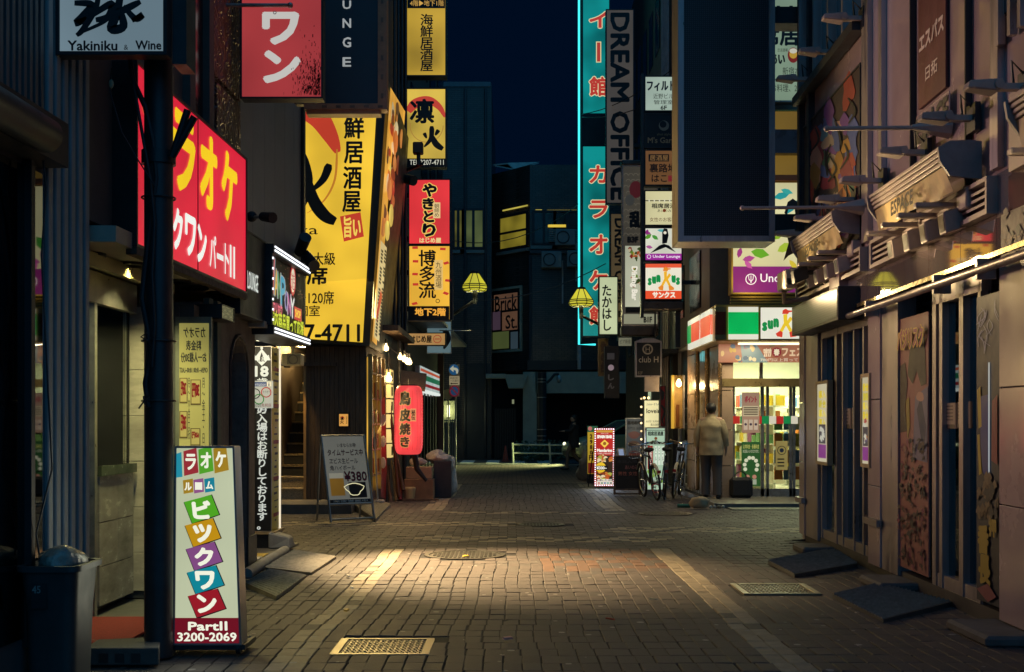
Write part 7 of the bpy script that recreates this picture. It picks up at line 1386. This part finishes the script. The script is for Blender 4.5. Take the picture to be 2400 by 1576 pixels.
# scraps of litter
R6 = random.Random(21); 
for k, (u, v, c, l) in enumerate(((1092, 1306, '#c8a83a', 'yellow paper scrap by the manhole'), (815, 1353, '#d8d4c8', 'white cigarette end on the lit paving'), (824, 1381, '#d8d4c8', 'white cigarette end nearer on the lit paving'), (812, 1434, '#c89a3a', 'tan cigarette end left of the centre'), (1190, 1500, '#c8908a', 'pink scrap in the front centre'), (1532, 1408, '#d8d0a8', 'pale cigarette end by the right pale strip'), (1430, 1455, '#a03a20', 'red wrapper on the right foreground paving'), (1362, 1194, '#b89a8a', 'crumpled wrapper beyond the crossing'), (1690, 1214, '#c8b89a', 'pale paper scrap before the store'))):
    g = G(u, v); t = thing('litter_scrap', l, 'litter', (g.x, g.y, 0), 'scraps of litter on the paving'); b = MB(); a = R6.uniform(0, 3); e = Vector((math.cos(a), math.sin(a), 0))*.035; f = Vector((-e.y, e.x, 0))*.35; b.add([g+Z*.004-e-f, g+Z*.004+e-f, g+Z*.012+e+f, g+Z*.008-e+f, g+Z*.016-e*.8-f, g+Z*.018+e*.8-f, g+Z*.02+e*.8+f, g+Z*.02-e*.8+f], [(3,2,1,0),(4,5,6,7),(0,1,5,4),(1,2,6,5),(2,3,7,6),(3,0,4,7)]); b.build('scrap', pr(c), t)
g = G(1645, 1192); t = thing('litter_heap', 'small heap of bottles and a torn paper bag by the store kerb', 'litter', g)
MB().cyl((g.x-.38, g.y+.1, .035), (g.x-.18, g.y+.05, .035), .033, seg=10).build('bottle', pr('#3a6a4a', .2), t, smooth=True); bag(t, (g.x-.02, g.y, .08), .16, .1, .11, m=mat('paper_bag', (.42, .3, .16), rough=.8), seed=12)
for i in range(4): MB().ball((g.x+.12+i*.07, g.y-.1+.03*(i % 2), .03), .03, .03, .028).build('can', pr(['#c8c0a8', '#b8b0a0', '#8a7a5a', '#c8c0a8'][i], .3), t)
structure(MB().box(3.32, 9, 19.5, 21.35, -.03, .06).build('store_step', mat('step_tile', (.2, .18, .14), rough=.5, var=.4, scale=6)))
MB().box(3.30, 3.34, 19.5, 23.5, -.02, .068).build('step_edge', dirtyal, bpy.data.objects['store_step'])
t = thing('checker_plate', 'steel checker plate strip in front of the store step', 'plate', (5, 19.2, 0)); MB().box(3.5, 8, 18.95, 19.45, -.02, .006).build('plate', rr, t)
b = MB()
for i in range(34):
    for j in range(4): x = 3.6+i*.12; y = 19.0+j*.12; sg = 1 if (i+j) % 2 else -1; b.add([(x-.04, y-.03*sg, .006), (x-.03, y-.04*sg, .006), (x+.04, y+.03*sg, .012), (x+.03, y+.04*sg, .012)], [(0, 1, 2, 3)])
b.build('tread', rr, t, kind='stuff')
t = thing('black_bag', 'black shoulder bag standing on the store floor by the post', 'bag', P(1735, 1172, 21.1)); x = X_(1735, 21.1); MB().box(x-.2, x+.2, 20.95, 21.2, .06, .42).build('body', mat('bag_black', (.015, .015, .016), rough=.7), t, bevel=.05); MB().torus((x, 21.07, .42), (0, 1, 0), .1, .012, 16, 6).build('handle', MC['bag_black'], t)

# bicycles
def xf(b, m): b.v = [tuple(m @ Vector(v)) for v in b.v]; return b
def bicycle(label, loc, heading, lean, fender, basket=False):
    t = thing('bicycle', label, 'bicycle', loc, 'bicycles parked by the store'); M_ = Matrix.Translation(loc) @ Matrix.Rotation(heading, 4, 'Z') @ Matrix.Rotation(lean, 4, 'Y')
    tyre = mat('tyre', (.012, .012, .013), rough=.7); chrome = mat('chrome', (.55, .55, .52), rough=.2, metal=1); R_ = .3
    for y in (-.5, .52):
        c = (0, y, R_+.02); o = xf(MB().torus(c, (1, 0, 0), R_, .022, 30, 8), M_).build('tyre', tyre, t, smooth=True); xf(MB().torus(c, (1, 0, 0), R_-.028, .01, 30, 6), M_).build('rim', chrome, o)
        b = MB()
        for i in range(14): an = 2*PI*i/14; b.cyl((.02*(-1)**i, y, R_+.02), (0, y+(R_-.03)*math.cos(an), R_+.02+(R_-.03)*math.sin(an)), .0025, seg=4)
        b.cyl((-.045, y, R_+.02), (.045, y, R_+.02), .02, seg=8); xf(b, M_).build('spokes', chrome, o)
        b = MB(); n = 14; vs = []
        for i in range(n+1):
            an = (.15 if y < 0 else .05)*PI+PI*.72*i/n if y < 0 else PI*(.18+.62*i/n)
            for dx, rr_ in ((-.03, .33), (-.016, .348), (.016, .348), (.03, .33)): vs.append((dx, y-math.cos(an)*rr_*(1 if y < 0 else -1), R_+.02+math.sin(an)*rr_))
        b.add(vs, [(i*4+j, i*4+j+1, i*4+j+5, i*4+j+4) for i in range(n) for j in range(3)]); xf(b, M_).build('mudguard', fender, t, smooth=True)
    fm_ = mat('bike_frame', (.02, .02, .022), rough=.3, coat=.5)
    b = MB(); pts = dict(bb=(0, -.05, .28), seat=(0, -.2, .78), head=(0, .33, .8), headb=(0, .36, .66), rear=(0, -.5, .32), front=(0, .52, .32), bar=(0, .3, .98))
    for a, c in (('bb', 'seat'), ('bb', 'headb'), ('seat', 'head')): b.cyl(pts[a], pts[c], .017, seg=8)
    b.cyl(pts['headb'], pts['head'], .022, seg=8)
    for dx in (-.04, .04):
        for a, c in (('bb', 'rear'), ('seat', 'rear'), ('headb', 'front')): p = Vector(pts[a])+Vector((dx*.4, 0, 0)); q = Vector(pts[c])+Vector((dx, 0, 0)); b.cyl(p, q, .010, seg=6)
    xf(b, M_).build('frame', fm_, t, smooth=True)
    b = MB(); b.cyl(pts['head'], pts['bar'], .014, seg=8); b.tube([(-.27, .1, 1.0), (-.26, .22, 1.03), (-.1, .31, 1.0), (0, .31, .98), (.1, .31, 1.0), (.26, .22, 1.03), (.27, .1, 1.0)], .012, 7); xf(b, M_).build('handlebar', chrome, t, smooth=True)
    for sx in (-1, 1): xf(MB().cyl((sx*.27, .1, 1.0), (sx*.27, .0, .99), .017, seg=8), M_).build('grip', tyre, t)
    b = MB(); b.ball((0, -.24, .9), .09, .13, .045, 14, 8); b.ball((0, -.12, .9), .035, .1, .03, 12, 6); b.cyl((0, -.2, .76), (0, -.22, .88), .012, seg=6); xf(b, M_).build('saddle', tyre, t, smooth=True)
    b = MB(); b.torus((.05, -.05, .28), (1, 0, 0), .085, .006, 20, 5); b.cyl((.06, -.05, .28), (.07, .08, .2), .009, seg=6); b.cyl((-.06, -.05, .28), (-.07, -.18, .36), .009, seg=6); b.box(.06, .14, .06, .11, .185, .205); b.box(-.14, -.06, -.21, -.15, .355, .375); xf(b, M_).build('crank', chrome, t)
    b = MB(); b.cyl((.05, -.45, .3), (.16, -.5, .0), .008, seg=6); xf(b, M_).build('kickstand', chrome, t)
    xf(MB().box(-.03, .03, -.86, -.84, .5, .55), M_).build('reflector', pr('#8a1410'), t)
    if basket:
        b = MB()
        for i in range(9): f = i/8; b.cyl((-.17+.34*f, .42, .72), (-.17+.34*f, .4, .95), .004, seg=4); b.cyl((-.17+.34*f, .66, .74), (-.17+.34*f, .7, .95), .004, seg=4)
        for z in (.74, .84, .95): b.tube([(-.17, .41, z), (.17, .41, z), (.17, .68, z), (-.17, .68, z), (-.17, .41, z)], .006, 5)
        xf(b, M_).build('basket', chrome, t)
    return t
cream = mat('cream_guard', (.6, .52, .36), rough=.35); blk = mat('black_guard', (.02, .02, .022), rough=.35)
bicycle('bicycle with cream mudguard nearest the chalkboard', P(1528, 0, 21.4)*Vector((1, 1, 0)) if False else Vector((X_(1528, 21.5), 21.7, 0)), .12, -.1, cream, True)
bicycle('black bicycle in the middle of the parked row', Vector((X_(1560, 21.6), 21.9, 0)), -.1, .06, blk)
bicycle('bicycle with pale mudguard nearest the store columns', Vector((X_(1592, 21.9), 22.3, 0)), -.25, .12, cream)
t = thing('bicycle_lock', 'pink coiled cable lock hanging on a bicycle', 'lock', P(1537, 1152, 20.9)); MB().torus(P(1537, 1145, 20.95), (.3, 1, .2), .075, .009, 22, 6).build('coil', pr('#c03a4a', .4), t)
# folded chairs / boards leaning on the column
t = thing('folding_chair_stack', 'stack of folded metal chairs leaning on the store column', 'chairs', P(1590, 1150, 23))
for i in range(4): MB().tube([P(1580+i*4, 1150, 23.2), P(1592+i*3.5, 1035, 23.5), P(1606+i*1.5, 1035, 23.5), P(1594+i*3, 1150, 23.2)], .013, 6).build('frame', dirtyal, t)

# car at the junction, nose towards the street
def car(loc, heading):
    t = thing('parked_taxi', 'pale hybrid hatchback nosing out behind the price sign at the junction', 'car', loc); M_ = Matrix.Translation(loc) @ Matrix.Rotation(heading, 4, 'Z')
    paint = mat('car_paint', (.5, .54, .3), rough=.3, var=.05, coat=.6); gl = mat('car_glass', (.01, .012, .014), rough=.08)
    st = [(2.18, .62, .34, .52, .55), (2.05, .76, .24, .66, .70), (1.6, .84, .2, .80, .86), (1.0, .87, .2, .95, 1.0), (.9, .87, .2, .95, 1.02), (0, .88, .2, .97, 1.0), (-1.0, .87, .2, .98, 1.0), (-1.8, .85, .24, .96, 1.0), (-2.15, .76, .32, .8, .9)]
    vs = []; n = 12
    for x, hw, zb, zs, ztop in st:
        for (fy, z) in ((-.8, zb), (-1, zb+.1), (-1, zs-.15), (-.97, zs), (-.7, ztop), (-.2, ztop+.02), (.2, ztop+.02), (.7, ztop), (.97, zs), (1, zs-.15), (1, zb+.1), (.8, zb)): vs.append((x, fy*hw, z))
    b = MB(); b.add(vs, [(i*n+j, (i+1)*n+j, (i+1)*n+(j+1) % n, i*n+(j+1) % n) for i in range(len(st)-1) for j in range(n)]+[tuple(range(n)), tuple(range((len(st)-1)*n+n-1, (len(st)-1)*n-1, -1))]); xf(b, M_).build('body', paint, t, smooth=True)
    cs = [(1.05, .76, .98), (.2, .62, 1.42), (-.5, .6, 1.49), (-1.2, .58, 1.40), (-2.0, .68, 1.02)]; vs = []
    for x, hw, z in cs: vs += [(x, -.78, .97), (x, -hw, z), (x, hw, z), (x, .78, .97)]
    b = MB(); b.add(vs, [(i*4+j, i*4+j+1, i*4+j+5, i*4+j+4) for i in range(4) for j in range(3)]); xf(b, M_).build('cabin_glass', gl, t)
    b = MB(); b.add([(x, s_*hw*.97, z+.012) for x, hw, z in cs[1:4] for s_ in (-1, 1)], [(0, 1, 3, 2), (2, 3, 5, 4)]); xf(b, M_).build('roof', paint, t)
    for s_ in (-1, 1): b = MB(); b.tube([(x, s_*hw, z) for x, hw, z in cs], .03, 6); xf(b, M_).build('pillar', paint, t)
    for x in (1.35, -1.35):
        for s_ in (-1, 1): o = xf(MB().cyl((x, s_*.68, .31), (x, s_*.88, .31), .31, seg=22), M_).build('tyre', mat('tyre2', (.015, .015, .015), rough=.8), t, smooth=True); xf(MB().cyl((x, s_*.87, .31), (x, s_*.895, .31), .2, seg=16), M_).build('rim', dirtyal, o)
    for s_ in (-1, 1):
        o = xf(MB().add([(2.06, s_*.5, .68), (1.95, s_*.77, .72), (1.6, s_*.84, .83), (1.75, s_*.66, .84), (2.11, s_*.5, .60), (2.02, s_*.77, .60), (1.68, s_*.87, .72), (1.7, s_*.66, .74)], [(0,1,2,3),(4,5,1,0),(5,6,2,1),(7,6,5,4)]), M_).build('headlight', mat('headlamp', (.5, .52, .45), rough=.1), t); xf(MB().ball((2.06, s_*.64, .66), .06), M_).build('headlight_lens', lit('#fdffd0', 2, 0), o)
        xf(MB().box(2.0, 2.1, s_*.62-.07, s_*.62+.07, .32, .48), M_).build('fog_lamp', blackm, t)
    xf(MB().box(2.1, 2.2, -.42, .42, .28, .42), M_).build('grille', blackm, t); xf(MB().box(2.19, 2.2, -.17, .17, .44, .58), M_).build('number_plate', pr('#b8b89a'), t)
    xf(MB().ball((.8, -.98, 1.0), .1, .06, .07), M_).build('mirror', paint, t)
    for s_ in (-1, 1): p = M_ @ Vector((2.2, s_*.62, .66)); a = M_ @ Vector((7, s_*1.0, -.1)); lamp('headlight_beam', 'SPOT', p, 1500, (.9, 1, .4), t, .05, a, 100, .9)
car(Vector((X_(1335, 40)+2.0, 40.3, 0)), math.radians(198))

# people
def person(label, loc, heading, h, J, cloth, head_turn=0, hairlong=False, skirt=False):
    """J: joint positions in body space (x right, y forward, z up) for a 1.70 m figure"""
    t = thing('person', label, 'person', loc); k = h/1.7; M_ = Matrix.Translation(loc) @ Matrix.Rotation(heading, 4, 'Z') @ Matrix.Scale(k, 4)
    skin = mat('skin', (.42, .26, .18), rough=.55, var=.1)
    V, E_, RD = [], [], []
    def v(p, r): V.append(p); RD.append(r); return len(V)-1
    pel = v((0, 0, .95), .13); wa = v((0, 0, 1.1), .125); ch = v((0, .01, 1.3), .14); nk = v((0, 0, 1.45), .06); n2 = v((0, .015, 1.5), .055); hd = v((0, .03, 1.58), .078); ht = v((0, .02, 1.65), .07); E_ += [(pel, wa), (wa, ch), (ch, nk), (nk, n2), (n2, hd), (hd, ht)]
    nose = v((0, .115, 1.565), .014); E_.append((hd, nose))
    for s_ in (-1, 1): ear = v((s_*.085, .01, 1.575), .014); E_.append((hd, ear))
    for s_, S in ((-1, 'L'), (1, 'R')):
        sh = v((s_*.17, 0, 1.4), .06); el = v(J['el'+S], .044); wr = v(J['wr'+S], .03); E_ += [(ch, sh), (sh, el), (el, wr)]; d = (Vector(J['wr'+S])-Vector(J['el'+S])).normalized(); pm = v(tuple(Vector(J['wr'+S])+d*.06), .032); E_.append((wr, pm))
        for i, (o, l) in enumerate(((-.03, .07), (-.01, .085), (.01, .08), (.03, .065))): f1 = v(tuple(Vector(J['wr'+S])+d*.10+Vector((0, o, 0))), .010); f2 = v(tuple(Vector(J['wr'+S])+d*(.10+l)+Vector((s_*-.015, o+.004, 0))), .008); E_ += [(pm, f1), (f1, f2)]
        th = v(tuple(Vector(J['wr'+S])+d*.08+Vector((0, .05, 0))), .010); E_.append((pm, th))
        hp = v((s_*.09, 0, .9), .095); kn = v(J['kn'+S], .062); an = v(J['an'+S], .042); toe = v(tuple(Vector(J['an'+S])+Vector((s_*.02, .15, -.05))), .035); E_ += [(pel, hp), (hp, kn), (kn, an), (an, toe)]
    me = bpy.data.meshes.new('body'); me.from_pydata(V, E_, []); o = bpy.data.objects.new('body', me); C.objects.link(o); o.modifiers.new('s', 'SKIN'); me = o.data
    for i, sv in enumerate(me.skin_vertices[0].data): sv.radius = (RD[i], RD[i]); sv.use_root = i == 0
    o.modifiers.new('u', 'SUBSURF').levels = 1; dg = bpy.context.evaluated_depsgraph_get(); m2 = bpy.data.meshes.new_from_object(o.evaluated_get(dg)); bpy.data.objects.remove(o); m2.transform(Matrix.Translation(-W(t)) @ M_); m2.materials.clear(); m2.materials.append(skin); m2.polygons.foreach_set('use_smooth', [True]*len(m2.polygons)); obj('body', m2, t)
    def loft(rings, nm, m, seg=18, wr=.0):
        if wr:   # finer rings with creases
            rg = []
            for (c0, a0, b0), (c1, a1, b1) in zip(rings[:-1], rings[1:]):
                for q in range(4): f = q/4; rg.append((tuple(c0[w_]+(c1[w_]-c0[w_])*f for w_ in range(3)), a0+(a1-a0)*f, b0+(b1-b0)*f))
            rings = rg+[rings[-1]]; seg = 32
        b = MB(); vs = []
        for i, (c, rx, ry) in enumerate(rings):
            for j in range(seg): an = 2*PI*j/seg; w_ = 1+wr*(math.sin(an*5+i*.5)+4*noise.noise(Vector((math.cos(an)*1.6, math.sin(an)*1.6, c[2]*9)))); vs.append((c[0]+rx*math.cos(an)*w_, c[1]+ry*math.sin(an)*w_, c[2]))
        b.add(vs, [(i*seg+j, i*seg+(j+1) % seg, (i+1)*seg+(j+1) % seg, (i+1)*seg+j) for i in range(len(rings)-1) for j in range(seg)]+[tuple(range(seg-1, -1, -1)), tuple(range((len(rings)-1)*seg, len(rings)*seg))]); return xf(b, M_).build(nm, m, t, smooth=True)
    jm, tm, hm, sm = cloth
    jk = loft([((0, 0, J.get('hem', .78)), .23, .165), ((0, 0, .85), .225, .165), ((0, 0, 1.0), .215, .16), ((0, 0, 1.15), .215, .155), ((0, 0, 1.3), .222, .15), ((0, 0, 1.37), .2, .13), ((0, 0, 1.415), .15, .105), ((0, 0, 1.445), .105, .088), ((0, .0, 1.475), .078, .075)], 'jacket', jm, wr=.022)
    loft([((0, .0, 1.44), .095, .085), ((0, 0, 1.5), .082, .08)], 'collar', jm)
    for s_, S in ((-1, 'L'), (1, 'R')):
        a, e, w_ = Vector((s_*.175, 0, 1.365)), Vector(J['el'+S]), Vector(J['wr'+S]); b = MB(); b.tube([a+Vector((-s_*.07, 0, .03)), a, a.lerp(e, .5), e, e.lerp(w_, .5), e.lerp(w_, .93)], [.035, .072, .07, .064, .06, .056], 12); xf(b, M_).build('sleeve', jm, t, smooth=True)
        hp, kn, an = Vector((s_*.09, 0, .93)), Vector(J['kn'+S]), Vector(J['an'+S]); b = MB(); b.tube([hp, hp.lerp(kn, .4), kn, kn.lerp(an, .5), an+Vector((0, 0, -.02))], [.125, .11, .088, .078, .078] if not skirt else [.11, .085, .065, .055, .045], 14); xf(b, M_).build('trouser_leg', tm, t, smooth=True)
        b = MB(); b.ball(tuple(an+Vector((s_*.015, .07, -.045))), .05, .14, .045, 12, 8); b.v = [(p[0], p[1], max(p[2], an.z-.085)) for p in b.v]; xf(b, M_).build('shoe', sm, t, smooth=True)
    b = MB(); b.ball((0, .0, 1.615), .094, .108, .098, 18, 12); b.v = [((p[0], p[1]-.012, p[2]) if not (p[1] > .045 and p[2] < 1.63) else (p[0]*.8, .04, p[2])) for p in b.v]
    if hairlong: b.ball((0, -.05, 1.52), .085, .06, .14, 14, 8)
    xf(b, M_).build('hair', hm, t, smooth=True)
    for s_ in (-1, 1): xf(MB().ball((s_*.032, .105, 1.585), .011), M_).build('eye', INKB, t)
    xf(MB().box(-.025, .025, .098, .106, 1.525, 1.532), M_).build('mouth', mat('lips', (.3, .12, .1)), t)
    return t
hairm = mat('black_hair', (.012, .011, .012), rough=.5, bump=.5, bscale=90); beigej = mat('beige_jacket', (.42, .33, .19), rough=.8, var=.25, scale=7, bump=.5, bscale=11); dgt = mat('dark_trousers', (.09, .08, .075), rough=.85, var=.3, bump=.3); blks = mat('black_shoe', (.01, .01, .01), rough=.4)
fx = X_(1667, 20.75)
person('person in a beige jacket and dark trousers standing by the store, back to us', Vector((fx, 20.75, .06)), -.35, 1.66, dict(elL=(-.25, -.03, 1.15), wrL=(-.26, .03, .92), elR=(.25, -.02, 1.15), wrR=(.25, .05, .93), knL=(-.1, .03, .5), anL=(-.1, 0, .09), knR=(.1, .02, .5), anR=(.11, -.02, .09)), (beigej, dgt, hairm, blks))
dkc = mat('dark_coat', (.02, .02, .024), rough=.85); 
person('person in dark clothes walking across the far junction', Vector((X_(1345, 34.6), 34.6, 0)), PI/2, 1.6, dict(elL=(-.22, .12, 1.2), wrL=(-.14, .28, 1.2), elR=(.23, -.1, 1.16), wrR=(.2, .04, .98), knL=(-.08, .2, .52), anL=(-.08, .22, .1), knR=(.08, .02, .5), anR=(.08, -.3, .16), hem=.7), (dkc, mat('bare_legs', (.16, .11, .08), rough=.6), hairm, blks), hairlong=True, skirt=True)
